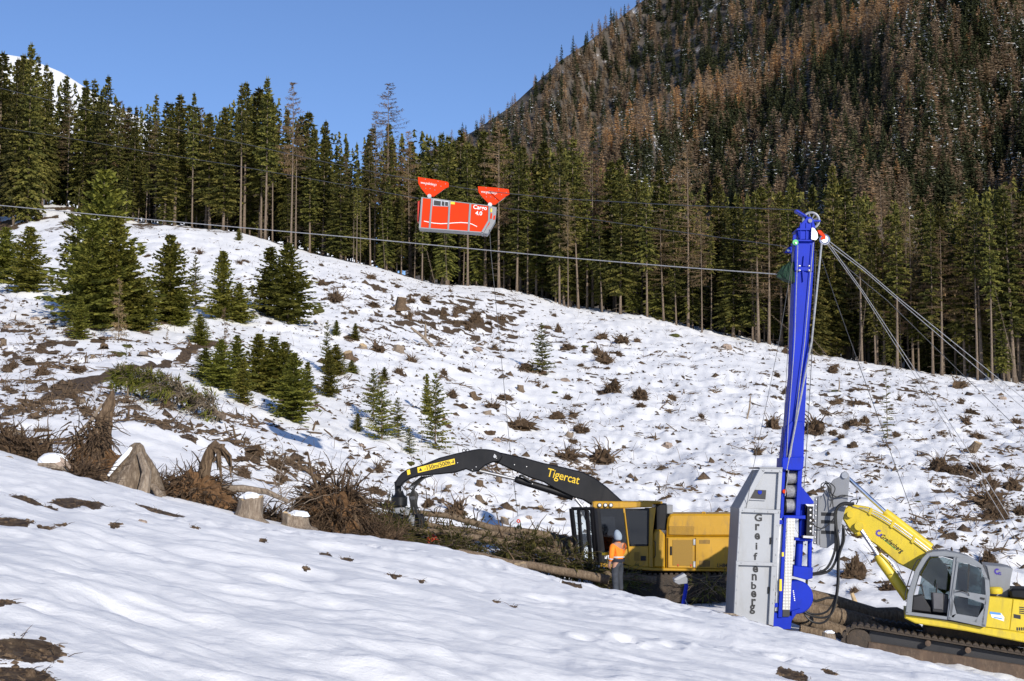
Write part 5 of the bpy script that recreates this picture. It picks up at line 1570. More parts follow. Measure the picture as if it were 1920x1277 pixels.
def part(name, material, parent, fn):
    mb = MB(); fn(mb); return mb.build(name, MATS[material], parent)
def P1(name, material, parent, pix, Y0, Y1, bev=0.0):
    return MB().poly(pix, Y0, Y1, bev).build(name, MATS[material], parent)
def tubep(name, material, parent, pts, r, n=8):
    return MB().tube(pts, r, n).build(name, MATS[material], parent)
def spline(pts, k=6):
    """Catmull-Rom through points"""
    P = [Vector(p) for p in pts]; P = [P[0] * 2 - P[1]] + P + [P[-1] * 2 - P[-2]]; out = []
    for i in range(1, len(P) - 2):
        for j in range(k):
            t = j / k; a, b, c_, d = P[i - 1], P[i], P[i + 1], P[i + 2]
            out.append(0.5 * ((2 * b) + (c_ - a) * t + (2 * a - 5 * b + 4 * c_ - d) * t * t + (3 * b - a - 3 * c_ + d) * t ** 3))
    out.append(P[-2]); return out
def bolt(parent, px, py, Y, r=0.02, material='steel'):
    c_ = W(px, py, Y)
    return MB().lathe(c_, (0, -1, 0), [(0, r), (0.015, r), (0.02, r * 0.6)], 8).build('bolt', MATS[material], parent)

# ------------------------------------------------------------------ black and yellow log loader
def C1(cx, cy): return (1020 + cx / 4.911, 900 + cy / 4.911)
def C2(cx, cy): return (720 + cx / 4.174, 820 + cy / 4.174)
def build_loader():
    Y0, Y1 = 46.6, 49.4                         # near and far side of the upper structure
    base = W(1250, 1128, 48.0); base.z = height(base.x, 48.0)
    e = empty('log_loader', base, 'yellow tracked forestry machine with black boom behind the worker', 'forestry machine')
    c1 = lambda L: [C1(*q) for q in L]
    c2 = lambda L: [C2(*q) for q in L]
    P1('deck', 'yellow_machine', e, c1([(520, 765), (1000, 808), (1690, 825), (1690, 842), (1000, 836), (520, 800)]), Y0 - .05, Y1, .02)
    # engine house: upper hood, doors, tank
    P1('hood', 'yellow_machine', e, c1([(1130, 520), (1133, 420), (1142, 350), (1165, 318), (1190, 312), (1820, 312), (1850, 330), (1855, 520)]), Y0 + .12, Y1, .06)
    hd = P1('engine_door', 'yellow_machine', e, c1([(1142, 530), (1386, 532), (1386, 812), (1142, 808)]), Y0 - .01, Y0 + .25, .012)
    P1('mesh_panel', 'yellow_mesh', hd, c1([(1185, 552), (1368, 552), (1368, 790), (1185, 786)]), Y0 - .025, Y0 - .005)
    hd2 = P1('engine_door', 'yellow_machine', e, c1([(1396, 532), (1850, 532), (1850, 818), (1396, 812)]), Y0, Y0 + .25, .012)
    P1('engine_body', 'yellow_machine', e, c1([(1126, 524), (1860, 524), (1860, 826), (1126, 818)]), Y0 + .06, Y1 - .02, .02)
    for k in range(9):
        x = 1432 + k * 11
        P1('vent_slot', 'interior_dark', hd2, c1([(x, 552), (x + 5, 552), (x + 5, 588), (x, 588)]), Y0 - .006, Y0 + .004)
        P1('vent_slot', 'interior_dark', hd2, c1([(x, 742), (x + 5, 742), (x + 5, 800), (x, 800)]), Y0 - .006, Y0 + .004)
    g = P1('hood_grille', 'yellow_mesh', e, c1([(1152, 424), (1382, 428), (1382, 506), (1152, 502)]), Y0 + .095, Y0 + .125)
    for k in range(8):
        y = 432 + k * 9
        P1('grille_bar', 'yellow_machine', g, c1([(1156, y), (1378, y + 2), (1378, y + 6), (1156, y + 4)]), Y0 + .085, Y0 + .1)
    for cx, cy in ((1383, 575), (1383, 780)):
        P1('hinge', 'steel', hd, c1([(cx - 10, cy - 32), (cx + 12, cy - 32), (cx + 12, cy + 26), (cx - 10, cy + 26)]), Y0 - .04, Y0, .008)
    P1('door_handle', 'black_paint', hd, c1([(1162, 612), (1180, 612), (1180, 692), (1162, 692)]), Y0 - .04, Y0, .008)
    for cx in (1235, 1354):
        P1('warning_mark', 'dark_red_paint', hd, c1([(cx - 9, 778), (cx + 9, 778), (cx, 800)]), Y0 - .035, Y0 - .02)
    P1('tank', 'yellow_machine', e, c1([(1006, 806), (1008, 520), (1014, 488), (1030, 464), (1052, 456), (1078, 462), (1112, 500), (1116, 528), (1116, 812)]), Y0 - .04, Y0 + 1.2, .05)
    tubep('grab_rail', 'black_paint', e, [W(*C1(1012, 560), Y0 - .1), W(*C1(1024, 575), Y0 - .16), W(*C1(1024, 700), Y0 - .16), W(*C1(1012, 715), Y0 - .06)], .018, 6)
    lettering('LH845E', *C1(1594, 804), Y0 - .012, M(34 / 4.911, Y0), 'letter_black', e, 0, 0.85, bold=0.012)
    tubep('lifting_eye', 'yellow_machine', e, [W(*C1(1455, 314), Y0 + .6), W(*C1(1462, 296), Y0 + .6), W(*C1(1478, 296), Y0 + .6), W(*C1(1486, 314), Y0 + .6)], .025, 6)
    # exhaust column
    P1('exhaust_housing', 'black_paint', e, c1([(1032, 228), (1130, 216), (1130, 462), (1070, 458), (1032, 470)]), Y0 + .3, Y0 + 1.6, .03)
    P1('air_intake', 'grey_paint', e, c1([(1130, 228), (1186, 230), (1186, 312), (1130, 312)]), Y0 + .5, Y0 + 1.2, .02)
    tubep('aerial', 'black_paint', e, [W(*C1(1026, 212), Y0 + .3), W(*C1(1030, 178), Y0 + .3)], .01, 5)
    # cab
    cab = P1('cab_roof', 'yellow_machine', e, c1([(448, 204), (470, 196), (905, 200), (915, 194), (1090, 198), (1092, 218), (1000, 222), (1000, 250), (730, 262), (450, 262)]), Y0 - .03, Y0 + 1.65, .03)
    for cx in (512, 566, 616):
        lp = MB().lathe(W(*C1(cx, 232), Y0 - .03), (0, -1, 0), [(-.05, .05), (.03, .07), (.05, .07)], 12).build('work_lamp', MATS['black_paint'], cab)
        MB().lathe(W(*C1(cx, 232), Y0 - .081), (0, -1, 0), [(0, .05), (.012, .04)], 12).build('lens', MATS['lamp_white'], cab)
    P1('cab_post', 'yellow_machine', e, c1([(968, 258), (1030, 252), (1004, 470), (1004, 806), (962, 800)]), Y0 - .02, Y0 + .25, .015)
    P1('cab_post', 'yellow_machine', e, c1([(728, 262), (746, 262), (796, 690), (798, 740), (780, 740), (772, 690)]), Y0 - .03, Y0 + .06, .008)
    P1('cab_post', 'black_paint', e, c1([(482, 262), (512, 262), (560, 640), (560, 760), (530, 760), (512, 640)]), Y0 - .01, Y0 + .12, .01)
    lp = P1('cab_panel', 'yellow_machine', e, c1([(736, 650), (790, 612), (962, 606), (962, 800), (800, 800), (720, 760), (724, 690)]), Y0 - .015, Y0 + .2, .012)
    P1('vent', 'yellow_mesh', lp, c1([(832, 664), (880, 664), (880, 746), (832, 746)]), Y0 - .03, Y0 - .01)
    P1('step_box', 'black_paint', lp, c1([(890, 700), (940, 700), (940, 744), (890, 744)]), Y0 - .05, Y0 - .01, .01)
    wf = MB()
    for seg in ([(748, 264), (968, 264), (968, 280), (750, 280)], [(748, 280), (764, 280), (800, 606), (786, 606)], [(950, 280), (968, 280), (962, 606), (948, 606)], [(786, 592), (962, 592), (962, 608), (788, 608)]):
        wf.poly([C1(*q) for q in seg], Y0 - .03, Y0 + .04)
    wf.build('window_frame', MATS['black_paint'], e)
    P1('side_window', 'dark_glass', e, c1([(762, 278), (952, 278), (948, 596), (798, 596)]), Y0, Y0 + .02)
    P1('front_side_window', 'dark_glass', e, c1([(512, 264), (730, 264), (775, 640), (735, 655), (560, 700)]), Y0 + .01, Y0 + .03)
    P1('cab_back', 'interior_dark', e, c1([(960, 262), (1000, 262), (1000, 800), (960, 800)]), Y0 + .3, Y0 + 1.55)
    P1('far_wall', 'interior_dark', e, c1([(640, 262), (1000, 262), (1000, 800), (700, 800)]), Y0 + 1.55, Y0 + 1.6)
    P1('cab_floor', 'interior_dark', e, c1([(540, 745), (1000, 790), (1000, 806), (540, 765)]), Y0 + .05, Y0 + 1.6)
    P1('seat', 'seat_grey', e, c1([(790, 480), (850, 470), (860, 640), (900, 650), (900, 690), (700, 690), (700, 650), (800, 640)]), Y0 + .5, Y0 + 1.1, .03)
    tubep('handrail', 'yellow_machine', e, [W(*C1(742, 300), Y0 - .06), W(*C1(770, 540), Y0 - .08), W(*C1(786, 690), Y0 - .07)], .014, 6)
    # opened cage door in front of the cab
    D0 = Y0 - .55
    dr = MB()
    def bar(a, b, w_):
        A, B = W(*C1(*a), D0), W(*C1(*b), D0); dr.tube([A, B], w_, 4, smooth=False)
    for a, b, w_ in [((252, 262), (308, 762), .075), ((462, 262), (508, 762), .09), ((250, 264), (466, 264), .05), ((304, 752), (512, 756), .07), ((318, 262), (352, 750), .06), ((390, 262), (432, 750), .06), ((440, 262), (474, 750), .06)]: bar(a, b, w_)
    do = dr.build('cage_door', MATS['black_paint'], e)
    P1('door_pane', 'clear_glass', do, c1([(262, 270), (458, 270), (500, 745), (312, 745)]), D0 + .03, D0 + .04)
    P1('door_foot_plate', 'black_paint', do, c1([(300, 690), (345, 690), (352, 750), (306, 750)]), D0 - .02, D0 + .03)
    # front of the cab seen past the door
    P1('cab_front_frame', 'black_paint', e, c1([(430, 258), (490, 262), (540, 690), (520, 760), (500, 760), (470, 400)]), Y0 + .2, Y0 + 1.5, .02)
    # undercarriage
    for k, (ya, yb) in enumerate(((Y0 + .05, Y0 + .65), (Y1 - .6, Y1))):
        # the track frames run across the picture, tilted with the bench
        tr = MB(); zc = height(base.x, (ya + yb) / 2)
        xs0, xs1, rr = base.x - 2.0, base.x + 2.2, .42
        loop = [(xs0 + rr * math.cos(a), zc + rr + rr * math.sin(a)) for a in np.linspace(math.pi / 2, 3 * math.pi / 2, 10)] + [(xs1 + rr * math.cos(a), zc + rr + rr * math.sin(a)) for a in np.linspace(-math.pi / 2, math.pi / 2, 10)]
        tr.prism(loop, ya, yb)
        to = tr.build('track', MATS['track_steel'], e)
        for q in range(26):
            t = q / 25; x = xs0 + (xs1 - xs0) * t
            part('track_shoe', 'track_steel', to, lambda mb: mb.box((x - .05, ya - .02, zc + 2 * rr - .005), (x + .05, yb + .02, zc + 2 * rr + .05)))
    part('carbody', 'black_paint', e, lambda mb: mb.box((base.x - 1.1, Y0 + .6, base.z + .35), (base.x + 1.2, Y1 - .6, base.z + .95), .03))
    part('swing_ring', 'black_paint', e, lambda mb: mb.cyl((base.x, (Y0 + Y1) / 2, base.z + .7), (base.x, (Y0 + Y1) / 2, W(1250, 1068, 48).z), .75, 24))
    # boom and stick
    B0, B1 = 47.2, 47.75
    bm = P1('boom', 'black_paint', e, c2([(1890, 520), (1750, 392), (1650, 316), (1560, 272), (1400, 232), (1250, 200), (1100, 160), (960, 128), (880, 112), (840, 130), (826, 165), (850, 193), (900, 208), (1000, 255), (1150, 320), (1250, 352), (1330, 400), (1480, 470), (1560, 492), (1650, 548), (1700, 620), (1860, 620)]), B0, B1, .04)
    st = P1('stick', 'black_paint', e, c2([(930, 150), (905, 116), (860, 100), (800, 92), (740, 90), (690, 98), (560, 126), (430, 160), (300, 214), (180, 250), (135, 282), (104, 318), (88, 366), (95, 386), (130, 386), (152, 356), (200, 325), (260, 305), (430, 290), (560, 276), (640, 250), (690, 272), (740, 266), (790, 222), (850, 196), (905, 190)]), B0 - .09, B1 + .09, .035)
    part('pivot_pin', 'steel', e, lambda mb: mb.cyl(W(*C2(868, 150), B0 - .13), W(*C2(868, 150), B1 + .13), .05, 14))
    for cx, cy in ((575, 200), (720, 232), (690, 255), (865, 135), (880, 165)): bolt(st, *C2(cx, cy), B0 - .092, .018)
    for cx, cy in ((1115, 230), (1020, 215), (1160, 365), (1050, 305)): bolt(bm, *C2(cx, cy), B0 - .002, .02)
    for cx in (625, 655): MB().ring(W(*C2(cx, 103), B0 + .2), (0, 1, 0), .045, .015, 14, 5).build('hose_clamp', MATS['black_paint'], st)
    MB().tube([W(*C2(745, 262), B0 + .2), W(*C2(1040, 330), B0 + .2)], .05, 12).build('cylinder_rod', MATS['steel'], e)
    MB().tube([W(*C2(1025, 325), B0 + .2), W(*C2(1060, 338), B0 + .2), W(*C2(1480, 468), B0 + .2)], [.10, .115, .115], 14).build('cylinder_barrel', MATS['black_paint'], e)
    for k in (0, 1):
        tubep('hydraulic_hose', 'black_rubber', e, spline([W(*C2(1040, 320 + 6 * k), B0 + .1), W(*C2(1075, 295 + 10 * k), B0), W(*C2(1130, 330 + 8 * k), B0), W(*C2(1160, 360), B0 + .1)]), .022, 6)
    MB().tube([W(*C2(1500, 480), B0 - .15), W(*C2(1565, 560), B0 - .2)], .05, 12).build('cylinder_rod', MATS['steel'], e)
    MB().tube([W(*C2(1560, 552), B0 - .2), W(*C2(1650, 735), B0 - .2)], .12, 14).build('cylinder_barrel', MATS['black_paint'], e)
    sg = P1('distance_sign', 'sticker_yellow', st, c2([(260, 236), (552, 166), (557, 209), (265, 279)]), B0 - .106, B0 - .088)
    ang = math.atan2(-(166 - 236), (552 - 260))
    lettering('-150m/500ft-', *C2(318, 260), B0 - .113, M(32 / 4.174, B0), 'letter_black', sg, ang, 0.92, bold=0.006)
    P1('warning_triangle', 'letter_black', sg, c2([(274, 266), (300, 260), (284, 238)]), B0 - .112, B0 - .104)
    P1('warning_triangle', 'letter_black', sg, c2([(536, 204), (548, 200), (544, 176), (538, 178)]), B0 - .112, B0 - .104)
    P1('sticker', 'sticker_yellow', st, c2([(178, 258), (202, 250), (208, 288), (184, 296)]), B0 - .102, B0 - .088)
    lettering('Tigercat', *C2(1270, 302), B0 - .012, M(64 / 4.174, B0), 'letter_yellow', bm, -R(14.5), 0.86, bold=0.006, spacing=0.98)
    # felling head hanging from the stick
    hy = B0 + .25
    part('link', 'black_paint', e, lambda mb: mb.tube([W(*C2(108, 360), hy), W(*C2(112, 430), hy)], .11, 10))
    part('rotator', 'black_paint', e, lambda mb: mb.lathe(W(*C2(120, 420), hy), (0, 0, -1), [(0, .12), (.12, .16), (.2, .26), (.45, .26), (.5, .2), (.78, .2), (.8, .3), (.85, .3)], 16))
    P1('yoke', 'grey_paint', e, c2([(68, 556), (150, 548), (210, 570), (214, 604), (180, 612), (74, 592)]), hy - .3, hy + .3, .02)
    P1('saw_arm', 'grey_paint', e, c2([(196, 612), (240, 612), (232, 720), (205, 840), (160, 860), (176, 740)]), hy - .4, hy - .28, .015)
    P1('head_body', 'black_paint', e, c2([(120, 610), (300, 600), (320, 700), (345, 900), (130, 900)]), hy - .2, hy + .5, .05)
    P1('feed_wheel_cover', 'dark_red_paint', e, c2([(335, 790), (370, 762), (415, 782), (450, 835), (462, 900), (280, 900), (270, 832), (335, 826)]), hy - .45, hy + .1, .04)
    for k in range(7):
        x0 = 380 - k * 14; tubep('hydraulic_hose', 'black_rubber', e, spline([W(*C2(x0, 300 + k), hy - .1), W(*C2(x0 - 75 - k * 3, 330 + 10 * k), hy - .25 + .05 * k), W(*C2(225 + k * 9 - 18, 440), hy - .35 + .07 * k), W(*C2(208 + k * 8, 520), hy - .3 + .06 * k), W(*C2(216 + k * 10, 590 + (k % 3) * 12), hy - .2 + .06 * k)]), .02, 6)
    for k in range(3):
        tubep('hydraulic_hose', 'black_rubber', e, spline([W(*C2(258 + k * 6, 600), hy - .3), W(*C2(275 + k * 14, 640), hy - .4), W(*C2(280 + k * 8, 720), hy - .4), W(*C2(310 + k * 5, 820), hy - .4)]), .022, 6)
    tubep('hydraulic_hose', 'black_rubber', e, spline([W(*C2(140, 380), hy - .2), W(*C2(178, 420), hy - .25), W(*C2(170, 470), hy - .25), W(*C2(140, 500), hy - .2)]), .016, 6)
build_loader()

# ------------------------------------------------------------------ tower yarder: grey cabinet, blue mast
def C6(cx, cy): return (1340 + cx / 3.989, 380 + cy / 3.989)
def C7(cx, cy): return (1340 + cx / 3.99, 860 + cy / 3.99)
def CH(cx, cy): return (1440 + cx / 10.644, 380 + cy / 10.644)
TY = 39.6
def build_tower():
    base = W(1470, 1160, TY); base.z = height(base.x, TY)
    e = empty('yarder_tower', base, 'tall blue cable mast with a grey cabinet and rope winches', 'cable tower')
    c6 = lambda L: [C6(*q) for q in L]
    c7 = lambda L: [C7(*q) for q in L]
    ch = lambda L: [CH(*q) for q in L]
    f0 = TY - .55
    # cabinet
    cb = P1('cabinet', 'grey_paint', e, c7([(352, 82), (500, 84), (430, 1340), (140, 1310), (164, 800), (186, 372)]), f0 + .12, f0 + 1.75)
    fr = [([(340, 70), (507, 74), (506, 104), (358, 100)], 'frame_rail'), ([(340, 70), (374, 100), (222, 372), (186, 372)], 'frame_rail'), ([(478, 104), (506, 104), (490, 382), (462, 382)], 'frame_rail'),
          ([(184, 368), (492, 384), (490, 412), (184, 400)], 'frame_rail'), ([(184, 400), (200, 400), (178, 772), (164, 770)], 'frame_rail'), ([(446, 410), (489, 412), (468, 782), (432, 780)], 'frame_rail'),
          ([(160, 764), (470, 780), (468, 806), (160, 796)], 'frame_rail'), ([(160, 796), (178, 797), (151, 1305), (137, 1303)], 'frame_rail'), ([(425, 806), (466, 806), (434, 1332), (399, 1328)], 'frame_rail')]
    for q, nm in fr: P1(nm, 'light_panel', cb, c7(q), f0, f0 + .135, .008)
    P1('panel', 'light_panel', cb, c7([(372, 102), (478, 105), (462, 380), (224, 370)]), f0 + .105, f0 + .122)
    P1('panel', 'light_panel', cb, c7([(200, 402), (446, 412), (432, 780), (178, 770)]), f0 + .105, f0 + .122)
    P1('panel', 'light_panel', cb, c7([(178, 798), (425, 808), (399, 1328), (151, 1304)]), f0 + .105, f0 + .122)
    wn = P1('opening', 'interior_dark', cb, c7([(302, 232), (386, 236), (380, 306), (266, 298)]), f0 + .096, f0 + .108)
    P1('opening_lip', 'light_panel', wn, c7([(248, 292), (266, 298), (380, 306), (380, 314), (262, 308)]), f0 + .05, f0 + .106)
    P1('motor', 'blue_paint', wn, c7([(326, 238), (352, 240), (354, 256), (344, 268), (330, 266), (322, 254)]), f0 + .08, f0 + .098, .006)
    P1('cabinet_roof', 'grey_paint', cb, c7([(330, 62), (510, 66), (508, 76), (342, 72)]), f0 - .02, f0 + 1.78)
    for ch_, x, y in zip('Greifenberg', (297, 300, 298, 304, 293, 284, 275, 271, 271, 272, 264), (466, 533, 602, 678, 756, 848, 908, 974, 1034, 1094, 1138)):
        lettering(ch_, *C7(x, y), f0 + .098, M((50 if ch_ in 'Gifb' else 64) / 3.99, f0), 'letter_black', cb, R(-1), 1.12 if ch_ in 'Gifb' else .92, bold=0.03)
    for cx, cy in ((372, 86), (430, 88), (490, 92), (210, 386), (300, 391), (400, 397), (480, 400), (190, 480), (185, 590), (180, 700), (470, 500), (464, 600), (458, 720), (200, 780), (320, 786), (440, 793), (170, 880), (166, 980), (162, 1080), (448, 880), (442, 980), (436, 1080)):
        bolt(cb, *C7(cx, cy), f0 - .001, .014)
    P1('panel_latch', 'black_paint', cb, c7([(414, 590), (426, 590), (424, 640), (412, 640)]), f0 + .07, f0 + .106, .006)
    P1('panel_latch', 'black_paint', cb, c7([(398, 960), (410, 960), (408, 1010), (396, 1010)]), f0 + .07, f0 + .106, .006)
    # winch section
    for q in ([(506, 60), (530, 60), (516, 430), (492, 430)], [(628, 0), (660, 0), (640, 430), (606, 430)]):
        P1('winch_frame', 'blue_paint', e, c7(q), TY - .3, TY + .5, .01)
    P1('winch_frame', 'interior_dark', e, c7([(520, 70), (640, 70), (620, 425), (505, 425)]), TY + .35, TY + .5)
    for a, b in ((88, 190), (196, 292), (300, 408)):
        y = (a + b) / 2; cxx = 572 - (y - 140) * .02
        A, B = W(*C7(cxx - 46, y), TY - .05), W(*C7(cxx + 46, y), TY - .05)
        r = M((b - a) / 2 / 3.99, TY)
        d = MB().lathe(A, B - A, [(0, r * 1.08), (.03, r * 1.08), (.03, r * .8), ((B - A).length - .03, r * .8), ((B - A).length - .03, r * 1.08), ((B - A).length, r * 1.08)], 24).build('winch_drum', MATS['black_paint'], e)
        for k in range(9):
            t = .12 + .76 * k / 8
            MB().ring(A.lerp(B, t), B - A, r * .82, .03, 24, 6).build('rope_turn', MATS['wire_rope'], d)
    part('red_lamp', 'red_paint', e, lambda mb: mb.lathe(W(*C7(520, 245), TY - .3), (0, -1, 0), [(0, .06), (.06, .05)], 10))
    # collar and mast
    P1('mast_collar', 'blue_paint', e, [(1467, 858), (1508, 856), (1506, 879), (1500, 882), (1470, 881), (1466, 878)], TY - .42, TY + .42, .02)
    ms = P1('mast', 'blue_paint', e, [(1491, 452), (1527, 452), (1526, 500), (1513, 700), (1506, 862), (1469, 862), (1484, 700), (1490, 520)], TY - .27, TY + .27, .02)
    P1('mast_flare', 'blue_paint', e, [(1474, 800), (1484, 790), (1505, 790), (1508, 805), (1507, 860), (1468, 860)], TY - .31, TY + .31, .02)
    P1('mast_joint', 'blue_paint', e, c6([(600, 478), (742, 482), (740, 512), (600, 508)]), TY - .33, TY + .33, .01)
    for cx in (632, 635, 704, 706): 
        for cy in (474, 507): bolt(ms, *C6(cx, cy), TY - .335, .025)
    P1('stiffener', 'blue_paint', ms, c6([(668, 396), (676, 396), (682, 476), (660, 476)]), TY - .34, TY - .25)
    P1('stiffener', 'blue_paint', ms, c6([(655, 512), (668, 512), (668, 580), (662, 592)]), TY - .34, TY - .25)
    # mast head
    P1('head_plate', 'blue_paint', e, ch([(620, 730), (600, 545), (680, 400), (780, 285), (850, 285), (900, 330), (950, 500), (940, 740)]), TY - .3, TY - .2, .01)
    P1('head_plate', 'blue_paint', e, ch([(590, 520), (650, 440), (800, 300), (900, 330), (950, 500), (940, 740), (620, 730)]), TY + .2, TY + .3, .01)
    P1('head_box', 'blue_paint', e, ch([(620, 540), (860, 540), (880, 745), (610, 745)]), TY - .26, TY + .26, .01)
    P1('head_flange', 'blue_paint', e, ch([(580, 515), (900, 515), (900, 545), (580, 545)]), TY - .36, TY + .36)
    P1('head_flange', 'blue_paint', e, ch([(560, 738), (880, 740), (880, 768), (560, 766)]), TY - .38, TY + .38)
    for cx in (655, 770, 890): P1('head_rib', 'blue_paint', e, ch([(cx - 10, 400), (cx + 10, 400), (cx + 12, 735), (cx - 12, 735)]), TY - .33, TY - .29)
    P1('rope_guide', 'blue_paint', e, ch([(550, 140), (600, 140), (780, 255), (820, 300), (760, 290), (560, 175)]), TY - .12, TY + .12, .015)
    part('pin', 'steel', e, lambda mb: mb.cyl(W(*CH(842, 358), TY - .36), W(*CH(842, 358), TY + .36), .055, 14))
    wh = MB().ring(W(*CH(862, 352), TY), (0, 1, 0), M(158 / 10.644, TY), .035, 36, 8).build('sheave', MATS['steel'], e)
    cW = W(*CH(862, 352), TY)
    for k in range(8):
        a = k * math.pi / 4 + .3; rr = M(158 / 10.644, TY)
        MB().tube([cW, cW + Vector((math.cos(a) * rr, 0, math.sin(a) * rr))], .018, 6).build('spoke', MATS['steel'], wh)
    P1('strut', 'blue_paint', e, ch([(900, 345), (1050, 345), (1050, 375), (900, 375)]), TY - .1, TY - .05)
    sb = P1('sheave_block', 'steel', e, ch([(868, 495), (920, 500), (990, 590), (1005, 700), (960, 750), (860, 735)]), TY - .42, TY - .34, .01)
    P1('block_arm', 'red_paint', e, ch([(985, 545), (1060, 550), (1150, 660), (1155, 720), (1060, 745), (1045, 700), (1085, 680), (1010, 610)]), TY - .46, TY - .40, .01)
    MB().ring(W(*CH(1130, 735), TY - .42), (0, 1, 0), M(88 / 10.644, TY), .03, 28, 8).build('sheave', MATS['chrome'], e)
    part('sheave_disc', 'steel', e, lambda mb: mb.lathe(W(*CH(1130, 735), TY - .42), (0, 1, 0), [(-.02, .09), (.02, .09)], 20))
    part('green_sheave', 'green_paint', e, lambda mb: mb.lathe(W(*CH(545, 795), TY - .45), (0, 1, 0), [(-.04, M(56 / 10.644, TY)), (.04, M(58 / 10.644, TY))], 20))
    bolt(e, *CH(553, 808), TY - .5, .03)
    P1('side_bracket', 'blue_paint', e, ch([(510, 640), (545, 640), (600, 560), (620, 600), (550, 720), (600, 740), (500, 740)]), TY - .2, TY - .1)
    P1('side_arm', 'blue_paint', e, ch([(340, 990), (400, 900), (520, 840), (600, 860), (600, 1000), (480, 1000)]), TY - .12, TY + .1, .02)
    bolt(e, *CH(402, 952), TY - .13, .04)
    MB().ring(W(*CH(370, 960), TY), (0, 1, 0), M(65 / 10.644, TY), .02, 20, 6).build('side_sheave', MATS['rusty_plate'], e)
    # net bag around the rope end
    nb = lump_mesh(81, .30, .22, .42, .35, MATS['dark_green_net'], 'net_bag', 14, 10); o = link('net_bag', nb, e); o.location = W(1478, 520, TY - .1) - base; o.rotation_euler = (0, R(20), 0)
    # lower frame
    P1('lower_post', 'blue_paint', e, c7([(518, 432), (538, 432), (506, 1190), (474, 1190)]), TY - .45, TY - .15, .01)
    P1('checker_panel', 'checker_plate', e, c7([(545, 445), (602, 447), (563, 1132), (508, 1130)]), TY - .47, TY - .42)
    P1('inner_panel', 'steel', e, c7([(480, 500), (508, 500), (486, 1140), (452, 1140)]), TY - .35, TY - .30)
    P1('post_foot', 'interior_dark', e, c7([(510, 1132), (563, 1132), (560, 1182), (508, 1182)]), TY - .46, TY - .3)
    P1('foot_beam', 'blue_paint', e, c7([(440, 1150), (580, 1180), (568, 1300), (430, 1280)]), TY - .4, TY + .4, .02)
    P1('cross_head', 'blue_paint', e, c7([(490, 425), (680, 425), (680, 452), (490, 446)]), TY - .4, TY + .4, .01)
    for q in ([(484, 460), (510, 460), (510, 492), (484, 492)], [(446, 1082), (474, 1082), (474, 1112), (446, 1112)]): P1('cabinet_hinge', 'blue_paint', e, c7(q), TY - .5, TY - .3, .01)
    for q in ([(503, 700), (518, 700), (518, 732), (503, 732)], [(486, 902), (503, 902), (503, 990), (484, 990)]): P1('sticker', 'sticker_yellow', e, c7(q), TY - .462, TY - .448)
    part('post_tube', 'blue_paint', e, lambda mb: mb.cyl(W(*C7(652, 340), TY), W(*C7(650, 620), TY), .085, 14))
    part('post_tube', 'blue_paint', e, lambda mb: mb.cyl(W(*C7(636, 600), TY + .1), W(*C7(622, 820), TY + .1), .10, 14))
    part('post_tube', 'blue_paint', e, lambda mb: mb.cyl(W(*C7(712, 600), TY), W(*C7(708, 820), TY), .06, 12))
    P1('gusset', 'blue_paint', e, c7([(625, 205), (648, 205), (742, 322), (742, 338), (625, 345)]), TY - .15, TY + .15, .01)
    P1('pivot_frame', 'blue_paint', e, c7([(590, 800), (735, 815), (733, 895), (690, 908), (585, 880)]), TY - .25, TY + .3, .015)
    P1('pivot_frame', 'blue_paint', e, c7([(600, 590), (735, 600), (733, 620), (600, 612)]), TY - .2, TY + .3, .01)
    P1('slide_frame', 'steel', e, c7([(680, 340), (748, 342), (742, 358), (694, 356)]), TY - .35, TY + .35)
    P1('slide_frame', 'steel', e, c7([(664, 576), (742, 580), (740, 598), (662, 592)]), TY - .35, TY + .35)
    P1('slide_core', 'black_paint', e, c7([(694, 356), (736, 358), (732, 578), (686, 576)]), TY - .3, TY + .3)
    for k in range(5): bolt(e, *C7(715, 385 + 40 * k), TY - .305, .03, 'steel')
    wl = MB().lathe(W(*C7(598, 1030), TY + .15), (0, 1, 0), [(-.28, M(116 / 3.99, TY)), (-.24, M(124 / 3.99, TY)), (-.2, M(104 / 3.99, TY)), (.2, M(104 / 3.99, TY)), (.24, M(124 / 3.99, TY)), (.28, M(116 / 3.99, TY))], 36).build('rope_reel', MATS['blue_paint'], e)
    for k in range(6): part('rope_mark', 'letter_white', wl, lambda mb, k=k: mb.lathe(W(*C7(588 + k * 2, 990 + k * 14), TY - .135), (0, -1, 0), [(0, .02), (.01, .015)], 8))
    P1('reel_guard', 'blue_paint', e, c7([(575, 1140), (640, 1120), (600, 1180), (575, 1215)]), TY - .2, TY + .1, .01)
    return e
TOWER = build_tower()

